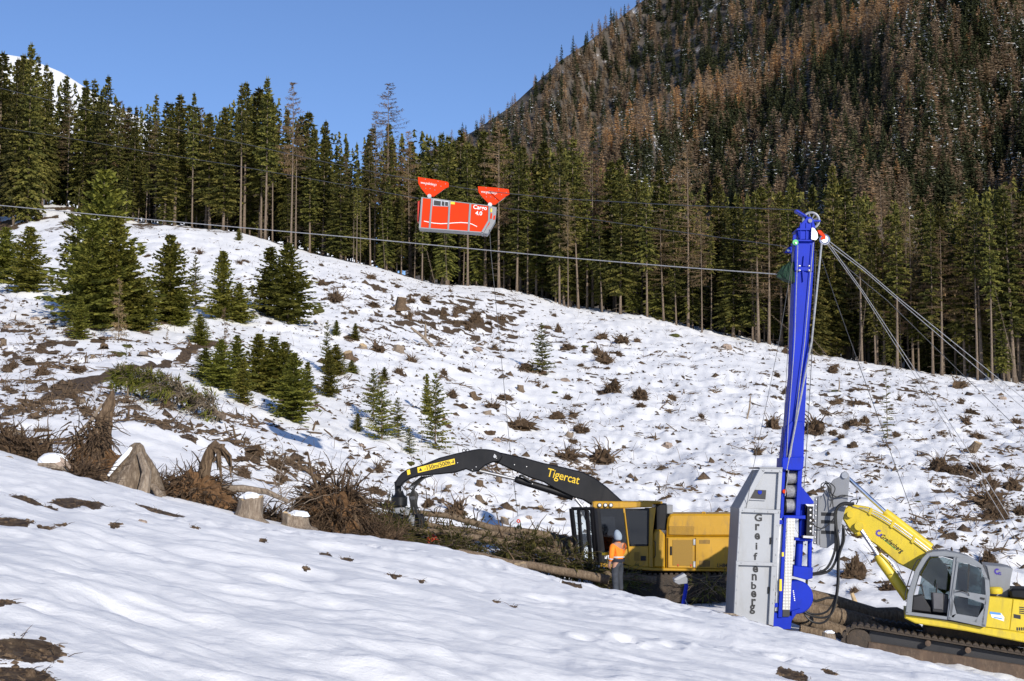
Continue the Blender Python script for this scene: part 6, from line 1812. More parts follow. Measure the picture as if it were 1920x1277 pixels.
# ------------------------------------------------------------------ yellow excavator
def C8(cx, cy): return (1520 + cx / 3.0625, 860 + cy / 3.0625)
def sun_logo(parent, px, py, Y, r):
    c_ = W(px, py, Y)
    lg = MB()
    n = 14; vs = []
    for k in range(n * 2):
        a = math.pi * k / n; rr = r * (1.0 if k % 2 == 0 else .68); vs.append((c_.x + rr * math.cos(a), c_.z + rr * math.sin(a)))
    inner = [(c_.x + r * .42 * math.cos(math.pi * k / n), c_.z + r * .42 * math.sin(math.pi * k / n)) for k in range(n * 2)]
    V = [(x, Y, z) for x, z in vs] + [(x, Y, z) for x, z in inner]
    m = n * 2
    fs = [(k, (k + 1) % m, m + (k + 1) % m, m + k) for k in range(4, m - 1)]
    lg.add(V, fs)
    lg.build('logo', MATS['logo_violet'], parent)
def build_excavator():
    Y0, Y1 = 38.6, 41.3
    base = W(1800, 1250, 39.9); base.z = height(base.x, 39.9)
    PIVOT[:] = [base.x, base.y, R(14)]
    e = empty('excavator', base, 'yellow excavator with grey cab and its arm coupled to the mast', 'excavator', None, -R(14))
    c8 = lambda L: [C8(*q) for q in L]
    # upper structure
    P1('skirt', 'yellow_excavator', e, c8([(540, 892), (790, 925), (1000, 968), (1130, 985), (1600, 1070), (1600, 1125), (1225, 1056), (900, 992), (600, 946), (540, 917)]), Y0, Y1, .03)
    sp = P1('side_panel', 'yellow_excavator', e, c8([(1026, 792), (1160, 806), (1140, 985), (1003, 966)]), Y0 - .01, Y1 - .1, .015)
    eng = P1('engine_cover', 'yellow_excavator', e, c8([(1162, 806), (1240, 815), (1600, 870), (1590, 1066), (1140, 986)]), Y0, Y1 - .05, .02)
    for k in range(4):
        y = 850 + k * 11; P1('vent_slot', 'interior_dark', eng, c8([(1198, y), (1262, y + 8), (1262, y + 14), (1198, y + 6)]), Y0 - .006, Y0 + .002)
        x = 1182 + k * 13; P1('vent_slot', 'interior_dark', eng, c8([(x, 968), (x + 9, 970), (x + 9, 988), (x, 986)]), Y0 - .006, Y0 + .002)
    P1('latch', 'interior_dark', eng, c8([(1166, 892), (1206, 900), (1206, 922), (1166, 914)]), Y0 - .008, Y0 + .002)
    stk = P1('sticker', 'letter_white', sp, c8([(1030, 880), (1095, 888), (1112, 912), (1110, 934), (1040, 912)]), Y0 - .016, Y0 - .008)
    P1('sticker_band', 'sticker_blue', stk, c8([(1030, 878), (1090, 886), (1094, 898), (1028, 892)]), Y0 - .020, Y0 - .015)
    P1('sticker_mark', 'sticker_blue', stk, c8([(1050, 908), (1098, 916), (1098, 922), (1052, 914)]), Y0 - .020, Y0 - .015)
    P1('rear_box', 'grey_paint', e, c8([(1005, 612), (1120, 622), (1162, 632), (1150, 690), (1136, 802), (1028, 790), (1022, 690)]), Y0 + .5, Y1 - .5, .03)
    sun_logo(e, *C8(1072, 648), Y0 + .49, M(20 / 3.0625, Y0))
    lettering('G', *C8(1078, 668), Y0 + .49, M(16 / 3.0625, Y0), 'logo_violet', e)
    P1('service_lid', 'black_paint', e, c8([(1142, 758), (1160, 746), (1240, 748), (1420, 770), (1420, 840), (1240, 812), (1150, 802)]), Y0 + .1, Y0 + 1.2, .05)
    part('air_filter', 'yellow_excavator', e, lambda mb: mb.lathe(W(*C8(1062, 775), Y0 + .3), (0, 0, 1), [(0, .16), (.05, .18), (.13, .18), (.17, .13)], 20))
    P1('counterweight', 'yellow_excavator', e, c8([(1595, 860), (1760, 895), (1770, 1080), (1740, 1100), (1590, 1070)]), Y0 + .05, Y1 - .05, .08)
    # cab
    def frame(name, loops, ya, yb, m='cab_grey', parent=e):
        for q in loops: P1(name, m, parent, c8(q), ya, yb, .01)
    CY = Y0 - .12
    frame('cab_pillar', [[(545, 890), (556, 780), (600, 640), (640, 572), (668, 545), (690, 552), (664, 585), (625, 650), (588, 780), (580, 880)],
                         [(668, 545), (700, 534), (760, 532), (835, 545), (835, 566), (760, 560), (700, 560), (690, 562)],
                         [(820, 566), (838, 566), (800, 920), (782, 914)],
                         [(545, 878), (600, 884), (790, 908), (786, 926), (545, 896)]], CY, CY + .12)
    frame('cab_pillar', [[(552, 890), (566, 780), (608, 640), (650, 572), (680, 550), (694, 560), (670, 590), (630, 650), (596, 780), (588, 880)], [(680, 548), (760, 536), (980, 605), (960, 620), (760, 562)]], CY + 1.0, CY + 1.1)
    P1('cab_roof', 'cab_grey', e, c8([(665, 548), (700, 533), (770, 530), (840, 543), (910, 562), (980, 606), (1000, 640), (985, 640), (900, 590), (835, 568), (760, 562), (690, 564)]), CY + .02, CY + 1.1, .02)
    dr = MB()
    for q in ([(838, 568), (905, 575), (985, 612), (1012, 672), (1018, 700), (1000, 690), (978, 628), (900, 602), (836, 594)], [(1000, 680), (1020, 690), (1026, 770), (1004, 966), (980, 960), (1006, 790)], [(838, 592), (850, 592), (808, 922), (790, 920)],
              [(790, 906), (1000, 950), (1002, 968), (788, 922)], [(818, 752), (1010, 784), (1006, 840), (985, 828), (900, 800), (815, 784)], [(800, 800), (840, 790), (815, 800), (838, 890), (800, 905)], [(960, 910), (1006, 840), (990, 950), (940, 936)], [(836, 890), (960, 912), (950, 940), (820, 912)]):
        dr.poly(c8(q), CY - .03, CY + .03)
    do = dr.build('cab_door', MATS['cab_grey'], e)
    P1('door_window', 'glass', do, c8([(846, 598), (900, 604), (978, 632), (998, 690), (1006, 786), (830, 752)]), CY - .005, CY + .005)
    P1('door_window', 'glass', do, c8([(818, 784), (985, 830), (960, 910), (840, 890)]), CY - .005, CY + .005)
    P1('window_seal', 'black_rubber', do, c8([(905, 604), (914, 606), (906, 764), (898, 762)]), CY - .012, CY + .012)
    P1('door_handle', 'black_rubber', do, c8([(975, 796), (1000, 800), (998, 812), (974, 806)]), CY - .05, CY - .03)
    tubep('door_rail', 'black_rubber', do, [W(*C8(834, 765), CY - .06), W(*C8(870, 760), CY - .08), W(*C8(905, 772), CY - .08), W(*C8(910, 786), CY - .05)], .012, 6)
    P1('cab_rear', 'cab_grey', e, c8([(1000, 690), (1026, 700), (1030, 780), (1006, 964), (985, 960)]), CY + .03, CY + 1.05, .02)
    P1('cab_floor', 'interior_dark', e, c8([(560, 880), (1000, 950), (1000, 966), (560, 896)]), CY + .05, CY + 1.05)
    P1('far_window', 'glass', e, c8([(600, 860), (640, 660), (690, 572), (760, 565), (960, 625), (990, 700), (980, 900)]), CY + 1.04, CY + 1.05)
    P1('far_cab_panel', 'interior_dark', e, c8([(596, 880), (612, 800), (990, 850), (985, 945)]), CY + 1.0, CY + 1.03)
    P1('windscreen', 'glass', e, c8([(562, 870), (580, 770), (622, 650), (660, 582), (668, 588), (632, 655), (590, 775), (572, 872)]), CY + .1, CY + 1.0)
    st = P1('seat', 'seat_grey', e, c8([(845, 640), (890, 640), (905, 800), (905, 860), (760, 850), (758, 815), (850, 808)]), CY + .3, CY + .8, .03)
    P1('armrest', 'interior_dark', e, c8([(690, 770), (790, 780), (790, 890), (700, 880)]), CY + .15, CY + .35, .02)
    P1('console', 'interior_dark', e, c8([(585, 790), (640, 780), (690, 860), (690, 885), (580, 872)]), CY + .2, CY + .5, .03)
    P1('console', 'seat_grey', e, c8([(700, 770), (760, 775), (760, 870), (704, 864)]), CY + .12, CY + .28, .02)
    for a, b in (((650, 790), (636, 720)), ((720, 780), (726, 715))): tubep('control_lever', 'interior_dark', e, [W(*C8(*a), CY + .35), W(*C8(*b), CY + .35)], .02, 6)
    tubep('mirror_rail', 'black_rubber', e, spline([W(*C8(548, 820), CY - .02), W(*C8(545, 770), CY - .1), W(*C8(580, 650), CY - .1), W(*C8(612, 585), CY - .08), W(*C8(632, 580), CY)]), .015, 6)
    # boom, with cylinders and pipes
    B0, B1 = 39.75, 40.3
    bm = P1('boom', 'yellow_excavator', e, c8([(176, 318), (184, 294), (214, 272), (250, 264), (330, 278), (440, 332), (560, 412), (700, 520), (770, 610), (830, 720), (770, 780), (690, 720), (600, 650), (500, 602), (380, 500), (292, 440), (262, 446), (214, 396), (186, 350)]), B0, B1, .035)
    lettering('Greifenberg', *C8(395, 448), B0 - .012, M(26 / 3.0625, B0), 'letter_black', bm, -R(37.5), 0.82, shear=.25, bold=.008)
    sun_logo(bm, *C8(393, 428), B0 - .008, M(23 / 3.0625, B0))
    P1('stripe', 'green_paint', bm, c8([(420, 462), (490, 520), (489, 523), (418, 465)]), B0 - .008, B0 + .002)
    part('boom_pin', 'yellow_excavator', e, lambda mb: mb.cyl(W(*C8(278, 388), B0 - .14), W(*C8(278, 388), B1 + .14), .12, 18))
    part('boom_pin', 'yellow_excavator', e, lambda mb: mb.cyl(W(*C8(228, 320), B0 - .12), W(*C8(228, 320), B1 + .12), .09, 18))
    MB().tube([W(*C8(212, 108), B0 + .27), W(*C8(445, 322), B0 + .27)], .055, 14).build('cylinder_rod', MATS['chrome'], e)
    MB().tube([W(*C8(425, 304), B0 + .27), W(*C8(450, 326), B0 + .27), W(*C8(690, 512), B0 + .27)], [.10, .12, .12], 16).build('cylinder_barrel', MATS['yellow_excavator'], e)
    MB().tube([W(*C8(292, 412), B0 - .25), W(*C8(392, 562), B0 - .25)], .06, 14).build('cylinder_rod', MATS['chrome'], e)
    MB().tube([W(*C8(385, 552), B0 - .25), W(*C8(408, 588), B0 - .25), W(*C8(560, 800), B0 - .25)], [.12, .14, .14], 16).build('cylinder_barrel', MATS['yellow_excavator'], e)
    tubep('pipe', 'steel', e, [W(*C8(405, 545), B0 - .42), W(*C8(470, 600), B0 - .42), W(*C8(545, 725), B0 - .42)], .02, 6)
    for k in range(4):
        tubep('boom_pipe', 'yellow_excavator' if k % 2 else 'steel', bm, spline([W(*C8(230 + k * 4, 282 - k * 4), B0 + .02 - .03 * (k > 1)), W(*C8(330, 290 + k * 6), B0 - .03), W(*C8(440, 345 + k * 9), B0 - .03), W(*C8(560, 428 + k * 9), B0 - .03), W(*C8(690, 528 + k * 8), B0 - .03)], 4), .018, 6)
    for cx, cy in ((345, 288), (470, 362), (590, 450)): P1('pipe_clamp', 'yellow_excavator', bm, c8([(cx, cy - 8), (cx + 14, cy + 2), (cx - 2, cy + 38), (cx - 14, cy + 28)]), B0 - .06, B0 + .01)
    # coupling plate and slewing ring to the tower
    K0, K1 = 39.55, 40.5
    for ya, yb in ((K0, K0 + .06), (K1 - .06, K1)):
        P1('coupling_plate', 'grey_paint', e, c8([(165, 105), (175, 82), (196, 70), (216, 82), (224, 110), (212, 250), (196, 300), (160, 440), (150, 475), (95, 514), (52, 508), (50, 250), (60, 218), (130, 120)]), ya, yb, .012)
    P1('coupling_web', 'grey_paint', e, c8([(60, 225), (150, 215), (200, 240), (190, 290), (60, 300)]), K0 + .06, K1 - .06)
    P1('coupling_web', 'grey_paint', e, c8([(55, 400), (150, 410), (140, 440), (55, 440)]), K0 + .06, K1 - .06)
    for y in (308, 352, 412): P1('coupling_slot', 'interior_dark', e, c8([(60, y), (150, y + 4), (146, y + 22), (60, y + 20)]), K0 - .006, K0 + .002)
    part('coupling_pin', 'steel', e, lambda mb: mb.cyl(W(*C8(196, 96), K0 - .06), W(*C8(196, 96), K1 + .06), .085, 18))
    P1('slew_plate', 'steel', e, c8([(22, 220), (40, 218), (32, 492), (14, 490)]), K0 - .1, K1 + .1, .01)
    P1('slew_plate', 'grey_paint', e, c8([(42, 215), (56, 215), (48, 500), (34, 498)]), K0 - .12, K1 + .12, .01)
    for k in range(9): bolt(e, *C8(30 - k * 1.0, 235 + k * 31), K0 - .105, .022)
    # undercarriage: tracks tilted with the slope
    def track(Yc, yw, near):
        Yn = Y0 + .35; pa = Vector((W(1610, 1200, Yn).x, Yc, W(1610, 1200, Yn).z)); pb = Vector((W(2010, 1268, Yn).x, Yc, W(2010, 1268, Yn).z))
        d = (pb - pa).normalized(); up = Vector((-d.z, 0, d.x)); r = .40
        loop = []
        for a in np.linspace(math.pi / 2, 3 * math.pi / 2, 9): loop.append(pa + d * (r * math.cos(a)) + up * (r * math.sin(a)))
        for a in np.linspace(-math.pi / 2, math.pi / 2, 9): loop.append(pb + d * (r * math.cos(a)) + up * (r * math.sin(a)))
        inner = []
        tr = MB()
        # belt as a closed ring of shoes carrier
        n = len(loop); c0 = (pa + pb) / 2
        ins = []
        for p in loop:
            q = pa + d * max(0, min((pb - pa).length, (p - pa).dot(d))); ins.append(q + (p - q) * .84)
        vs = [(p.x, Yc - yw, p.z) for p in loop] + [(p.x, Yc - yw, p.z) for p in ins] + [(p.x, Yc + yw, p.z) for p in loop] + [(p.x, Yc + yw, p.z) for p in ins]
        fs = []
        for i in range(n):
            j = (i + 1) % n
            fs += [(i, j, n + j, n + i), (2 * n + i, 3 * n + i, 3 * n + j, 2 * n + j), (i, 2 * n + i, 2 * n + j, j), (n + i, n + j, 3 * n + j, 3 * n + i)]
        tr.add(vs, fs)
        to = tr.build('track', MATS['track_steel'], e)
        # shoes
        per = []; L = 0
        for i in range(n):
            a, b = loop[i], loop[(i + 1) % n]; per.append((L, a, b)); L += (b - a).length
        N_ = int(L / .17)
        for k in range(N_):
            s = L * k / N_
            for (l0, a, b) in per:
                if l0 <= s < l0 + (b - a).length:
                    t = (b - a).normalized(); o_ = Vector((t.z, 0, -t.x)); p = a + t * (s - l0)
                    if (p + o_ - c0).length < (p - c0).length: o_ = -o_
                    mb = MB(); q = [p - t * .07 - o_ * .01, p + t * .07 - o_ * .01, p + t * .07 + o_ * .02, p + t * .02 + o_ * .055, p - t * .0 + o_ * .055, p - t * .07 + o_ * .02]
                    mb.prism([(v.x, v.z) for v in q], Yc - yw - .02, Yc + yw + .02); mb.build('track_shoe', MATS['track_steel'], to); break
        fr = MB(); A0 = pa + d * .25; B0_ = pb - d * .2
        q = [A0 + up * .02, B0_ + up * .10, B0_ - up * .28, A0 - up * .26]
        iq = [A0 + up * .30, B0_ + up * .30, B0_ - up * .3, A0 - up * .3]; MB().prism([(v.x, v.z) for v in iq], Yc - yw * .3, Yc + yw * .3).build('track_shade_fill', MATS['interior_dark'], e)  # dark plate added to stand for the shade inside the belt loop
        fr.prism([(v.x, v.z) for v in q], Yc - yw * .85, Yc + yw * .85, .02); fr.build('track_frame', MATS['rusty_plate'], e)
        for p, nm, rr in ((pa, 'idler_wheel', .31), (pb, 'drive_sprocket', .31)):
            part(nm, 'track_steel', e, lambda mb: mb.lathe((p.x, Yc, p.z), (0, 1, 0), [(-yw * .8, rr * .5), (-yw * .7, rr), (yw * .7, rr), (yw * .8, rr * .5)], 24))
        if near:
            for px_, py_ in ((1740, 1206), (1815, 1219)):
                c_ = W(px_, py_, Yc - yw); part('carrier_roller', 'rusty_plate', e, lambda mb: mb.lathe((c_.x, Yc - yw * 1.0, c_.z), (0, 1, 0), [(-.06, .05), (-.05, .075), (.3, .075)], 16))
        return to
    track(Y0 + .35, .28, True)
    track(Y1 - .2, .28, False)
    part('carbody', 'track_steel', e, lambda mb: mb.box((base.x - .9, Y0 + .6, base.z + .35), (base.x + 1.5, Y1 - .5, base.z + .85), .05))
    part('swing_ring', 'black_paint', e, lambda mb: mb.cyl((base.x + .3, 40, base.z + .6), (base.x + .3, 40, W(1800, 1185, 40).z + .03), .7, 24))
    # hoses hanging between the arm and the tower
    HY = 39.3
    for k, pts in enumerate([[(250, 262), (190, 255), (150, 290), (142, 400), (140, 520), (100, 620), (40, 655), (-40, 655), (-80, 600)], [(240, 270), (180, 262), (146, 300), (150, 440), (150, 560), (110, 640), (30, 664), (-50, 650), (-86, 560)],
                             [(250, 256), (170, 268), (138, 330), (160, 480), (156, 620), (150, 780), (90, 800), (20, 815), (-20, 750), (-22, 690)], [(190, 390), (186, 460), (160, 560), (154, 700), (140, 800), (90, 880), (0, 890), (-60, 830), (-90, 720)],
                             [(186, 380), (180, 480), (158, 600), (160, 720), (140, 820), (100, 920), (40, 945), (-30, 900), (-92, 740)], [(192, 400), (192, 470), (164, 560), (160, 690), (146, 820), (110, 900), (30, 910), (-50, 860), (-88, 700)]]):
        tubep('hydraulic_hose', 'black_rubber', e, spline([W(*C8(x, y), HY - .03 * k) for x, y in pts], 6), .034 if k < 3 else .028, 7)
    for k, pts in enumerate([[(200, 215), (150, 220), (120, 200), (115, 160), (90, 140), (70, 165), (80, 190)], [(245, 220), (180, 210), (130, 225), (110, 170), (80, 140), (60, 150), (66, 185)], [(130, 290), (125, 220), (140, 170), (110, 140), (95, 150), (120, 200)], [(110, 280), (118, 240), (100, 170), (85, 130), (110, 150)], [(135, 340), (110, 370), (70, 400), (30, 390), (10, 370)],
                             [(215, 270), (235, 240), (270, 235), (262, 262)], [(205, 380), (230, 425), (215, 430), (200, 400)]]):
        tubep('control_cable', 'black_rubber', e, spline([W(*C8(x, y), K0 - .1 - .03 * k) for x, y in pts], 5), .014, 5)
build_excavator()
PIVOT[2] = 0.0

# ------------------------------------------------------------------ red cargo carriage on the skyline
def C5(cx, cy): return (740 + cx / 7.385, 310 + cy / 7.385)
GY = 49.5
def build_carriage():
    o0 = W(860, 435, GY)
    e = empty('cable_carriage', o0, 'red cargo carriage hanging on the skyline before the forest', 'cable carriage')
    c5 = lambda L: [C5(*q) for q in L]
    y0, y1 = GY - .27, GY + .27
    bd = P1('body', 'red_paint', e, c5([(372, 446), (1308, 560), (1298, 762), (1196, 926), (345, 862)]), y0, y1, .015)
    for q in ([(368, 440), (392, 443), (362, 868), (334, 866)], [(506, 452), (530, 455), (496, 876), (470, 874)], [(750, 484), (776, 488), (752, 888), (728, 886)], [(1034, 522), (1062, 526), (1036, 912), (1010, 910)]):
        P1('frame_post', 'grey_paint', e, c5(q), y0 - .025, y0 + .03, .004)
    P1('bottom_rail', 'grey_paint', e, c5([(334, 856), (1200, 920), (1288, 938), (1282, 948), (1200, 934), (334, 872)]), y0 - .03, y1 + .03, .006)
    P1('top_rail', 'grey_paint', e, c5([(372, 440), (1312, 556), (1312, 566), (372, 450)]), y0 - .015, y1 + .01)
    P1('end_frame', 'grey_paint', e, c5([(1300, 556), (1322, 560), (1316, 770), (1222, 948), (1190, 936), (1292, 762)]), y0 - .03, y1 + .03, .004)
    P1('end_plate', 'grey_paint', e, c5([(1322, 562), (1412, 580), (1392, 772), (1282, 962), (1228, 948), (1316, 770)]), y0 + .1, y1, .01)
    P1('end_flash', 'red_paint', e, c5([(1330, 660), (1352, 664), (1346, 740), (1322, 736)]), y0 + .085, y0 + .105)
    P1('end_flash', 'red_paint', e, c5([(1370, 700), (1396, 690), (1388, 750), (1366, 752)]), y0 + .085, y0 + .105)
    P1('end_flash', 'sticker_yellow', e, c5([(1330, 596), (1350, 600), (1346, 650), (1326, 646)]), y0 + .085, y0 + .105)
    P1('end_flash', 'red_paint', e, c5([(1225, 900), (1310, 780), (1318, 800), (1240, 915)]), y0 + .085, y0 + .105)
    P1('engine_case', 'dark_red_paint', e, c5([(318, 500), (352, 480), (340, 780), (312, 776)]), y0 + .1, y1, .02)
    gv = P1('air_grille', 'steel', e, c5([(532, 456), (768, 488), (750, 572), (528, 562)]), y0 - .012, y0 + .01)
    for a, b in ((545, 640), (655, 690), (700, 742)): P1('grille_slot', 'interior_dark', gv, c5([(a, 484 + (a - 545) * .12), (b, 486 + (b - 545) * .12), (b - 4, 556 + (b - 545) * .05), (a - 4, 550 + (a - 545) * .05)]), y0 - .018, y0 - .008)
    P1('warning_sticker', 'sticker_yellow', bd, c5([(778, 502), (834, 508), (832, 542), (774, 536)]), y0 - .008, y0 + .002)
    sw = [(405, 772), (470, 786), (540, 800), (640, 808), (740, 804), (830, 796), (920, 792), (1010, 798), (1070, 814), (1140, 848)]
    mb = MB(); V = []; fs = []
    for i, (x, y) in enumerate(sw):
        for dy in (-5, 5):
            p = W(*C5(x, y + dy), y0 - .004); V.append(p)
    for i in range(len(sw) - 1): fs.append((2 * i, 2 * i + 1, 2 * i + 3, 2 * i + 2))
    mb.add(V, fs).build('white_stripe', MATS['letter_white'], bd)
    lettering('Cargo', *C5(1084, 600), y0 - .010, M(56 / 7.385, y0), 'letter_white', bd, -R(6), .96, bold=.018)
    lettering('4.0', *C5(1116, 684), y0 - .010, M(54 / 7.385, y0), 'letter_white', bd, -R(6), 1.0, bold=.018)
    for k, q in enumerate(([(320, 160), (560, 196), (735, 228), (750, 250), (748, 300), (690, 326), (545, 434), (490, 432), (440, 410), (372, 330), (326, 250)], [(1150, 290), (1400, 308), (1578, 330), (1584, 352), (1592, 400), (1540, 430), (1392, 545), (1330, 545), (1290, 520), (1212, 440), (1160, 372)])):
        wg = P1('trolley_cover', 'red_paint', e, c5(q), GY - .16, GY - .10, .008)
        P1('trolley_cover', 'red_paint', e, c5(q), GY + .10, GY + .16, .008)
        lettering('www.greifenberg.it', *(C5(358, 252) if k == 0 else C5(1196, 380)), GY - .172, M(36 / 7.385, GY), 'letter_white', wg, -R(9 if k == 0 else 5), .56, bold=.0)
        ox, oy = (0, 0) if k == 0 else (840, 118)
        for cx, cy in ((425, 195), (600, 222), (430, 320), (490, 322), (555, 345), (705, 258), (640, 290)): bolt(wg, *C5(cx + ox, cy + oy), GY - .162, .014)
        for cx, cy in ((400, 250), (530, 268), (660, 288)):
            part('running_wheel', 'steel', e, lambda mb: mb.lathe(W(*C5(cx + ox, cy + oy - 10), GY), (0, 1, 0), [(-.08, .08), (-.03, .06), (.03, .06), (.08, .08)], 16))
        part('hanger', 'steel', e, lambda mb: mb.tube([W(*C5(490 + ox * 1.0, 380 + oy), GY), W(*C5(480 + ox, 480 + oy * 1.02), GY)], .06, 10))
        part('hanger_joint', 'steel', e, lambda mb: mb.lathe(W(*C5(480 + ox, 425 + oy), GY - .2), (0, 1, 0), [(0, .07), (.4, .07)], 14))
        tubep('strut', 'steel', e, [W(*C5(690 + ox, 325 + oy), GY - .12), W(*C5(595 + ox, 395 + oy), GY - .12)], .015, 6)
build_carriage()

# ------------------------------------------------------------------ ropes
def rope(name, pts, r, material, label, cat='cable', group=None, sag=0.0):
    P = [Vector(p) for p in pts]
    if len(P) == 2 and sag:
        P = [P[0].lerp(P[1], t) - Vector((0, 0, sag * 4 * t * (1 - t))) for t in np.linspace(0, 1, 13)]
    mb = MB().tube(P, r, 6)
    o = mb.build(name, MATS[material], None, P[0])
    return tag(o, label, cat, group)
def build_ropes():
    head = W(1502, 394, TY)
    g = 'ropes of the cableway'
    rope('skyline_cable', [head, W(1240, 383, 44.2), W(1045, 372, 47.6), W(905, 358, GY), W(795, 341, GY + .6), W(620, 306, 55), W(460, 270, 60), W(227, 221, 68), W(0, 165, 78)], .013, 'dark_rope', 'dark skyline cable running over the red carriage to the mast top', 'cable', g)
    rope('haul_cable', [W(1472, 462, TY), W(1240, 430, 44), W(1040, 401, 47.6), W(945, 390, GY)], .012, 'dark_rope', 'thin dark haul cable from the carriage to the side of the mast', 'cable', g)
    rope('haul_cable', [W(784, 372, GY), W(620, 342, 55), W(421, 307, 62), W(309, 290, 67), W(100, 254, 76), W(-60, 230, 82)], .012, 'dark_rope', 'lower dark cable leaving the carriage to the upper left', 'cable', g)
    rope('return_cable', [W(1468, 515, TY), W(1265, 500, 41), W(1060, 483, 42.5), W(660, 445, 45.5), W(240, 408, 48.5), W(0, 385, 50.3), W(-140, 370, 51.5)], .015, 'wire_rope', 'pale taut cable crossing the whole slope below the carriage', 'cable', g)
    rope('load_line', [W(1418 / 1 - 500, 430, GY - .2), W(921, 480, GY - .1), W(938, 650, GY - .3), W(957, 850, GY - .5), W(971, 968, GY - .6)], .010, 'dark_rope', 'thin load line hanging straight down from the carriage', 'cable', g)
    hk = empty('load_hook', W(974, 990, GY - .6), 'small dark hook with orange ring at the end of the load line', 'hook')
    part('hook_weight', 'black_paint', hk, lambda mb: mb.lathe(W(973, 985, GY - .6), (0, 0, -1), [(0, .05), (.06, .10), (.16, .10), (.2, .05)], 12))
    part('hook_ring', 'red_paint', hk, lambda mb: mb.ring(W(972, 977, GY - .6), (0, 1, 0), .045, .018, 14, 6))
    part('hook_claw', 'black_paint', hk, lambda mb: mb.tube(spline([W(973, 992, GY - .6), W(978, 1000, GY - .6), W(975, 1008, GY - .6), W(970, 1003, GY - .6)]), .03, 6))
    # guy lines: from the head sheave to the right and down
    s = W(1548, 447, TY - .4)
    g2 = 'guy lines on the right of the mast'
    def ray(px, py, Y): return W(px, py, Y)
    rope('guy_line', [s, W(1620, 503, 42), W(1686, 560, 44.5), W(1920, 748, 52), W(2040, 845, 57)], .012, 'wire_rope', 'upper line of the highest guy pair right of the mast', 'cable', g2)
    rope('guy_line', [s + Vector((-.05, 0, -.06)), W(1618, 506, 42), W(1684, 563, 44.5), W(1920, 766, 51), W(2040, 868, 55)], .011, 'wire_rope', 'lower line of the highest guy pair right of the mast', 'cable', g2)
    rope('guy_line', [s + Vector((0, 0, -.12)), W(1592, 505, 40.5), W(1663, 563, 42.5), W(1920, 815, 47), W(2010, 902, 49)], .010, 'dark_rope', 'thin dark guy line between the two guy pairs', 'cable', g2)
    rope('guy_line', [s + Vector((.05, 0, -.08)), W(1618, 546, 41), W(1811, 838, 44), W(1893, 970, 45.5), W(1960, 1085, 47)], .011, 'wire_rope', 'right line of the steep guy pair down to the slope', 'cable', g2)
    rope('guy_line', [s + Vector((.0, 0, -.1)), W(1616, 548, 41), W(1803, 842, 44), W(1882, 972, 45.5), W(1950, 1088, 47)], .010, 'wire_rope', 'left line of the steep guy pair down to the slope', 'cable', g2)
    rope('guy_line', [W(1535, 468, TY), W(1566, 560, 41.5), W(1640, 765, 45), W(1717, 980, 48), W(1742, 1045, 49.2)], .011, 'dark_rope', 'thin steep guy line nearest the mast on its right', 'cable', g2)
    # ropes along the mast
    g3 = 'ropes running along the mast'
    rope('mast_rope', [W(1541, 452, TY - .42), W(1522, 640, TY - .42), W(1475, 882, TY - .4)], .026, 'wire_rope', 'thick bundled rope down the right face of the mast', 'cable', g3)
    rope('mast_rope', [W(1525, 455, TY - .37), W(1509, 640, TY - .37), W(1490, 800, TY - .4), W(1472, 930, TY - .36)], .012, 'wire_rope', 'thin pale rope across the front of the mast', 'cable', g3)
    rope('mast_rope', [W(1496, 460, TY - .45), W(1490, 640, TY - .4), W(1478, 800, TY - .38), W(1474, 880, TY - .3)], .010, 'wire_rope', 'thin pale rope along the left face of the mast', 'cable', g3)
    rope('mast_rope', [W(1487, 460, TY - .45), W(1478, 640, TY - .3), W(1466, 860, TY - .1)], .008, 'dark_rope', 'thin dark line hanging just left of the mast', 'cable', g3)
    rope('mast_rope', [W(1530, 470, TY), W(1524, 630, TY + .1), W(1516, 780, TY + .1), W(1506, 940, TY)], .010, 'dark_rope', 'dark line hanging just right of the mast', 'cable', g3)
    rope('mast_rope', [W(1490, 462, TY - .3), W(1459, 650, TY - 1.0), W(1411, 884, TY - 1.2), W(1398, 960, TY - .4)], .007, 'dark_rope', 'thin dark line slanting from the mast towards the cabinet', 'cable', g3)
build_ropes()

# ------------------------------------------------------------------ control post in front of the loader
def build_post():
    Y = 41.5
    b = W(1281, 1142, Y); b.z = height(b.x, Y) - .05
    e = empty('control_post', b, 'blue bent post carrying a small grey control box', 'control post')
    tubep('post', 'blue_paint', e, [b, W(1281, 1132, Y), W(1287, 1098, Y), W(1284, 1088, Y)], .055, 10)
    P1('control_box', 'grey_paint', e, [(1264, 1088), (1284, 1079), (1290, 1085), (1290, 1094), (1272, 1096), (1265, 1092)], Y - .2, Y + .15, .012)
    P1('box_lid', 'light_panel', e, [(1263, 1086), (1283, 1075), (1288, 1080), (1268, 1089)], Y - .22, Y + .17, .006)
    tubep('brace', 'steel', e, [W(1285, 1125, Y - .1), W(1292, 1140, Y - .3)], .015, 6)
build_post()

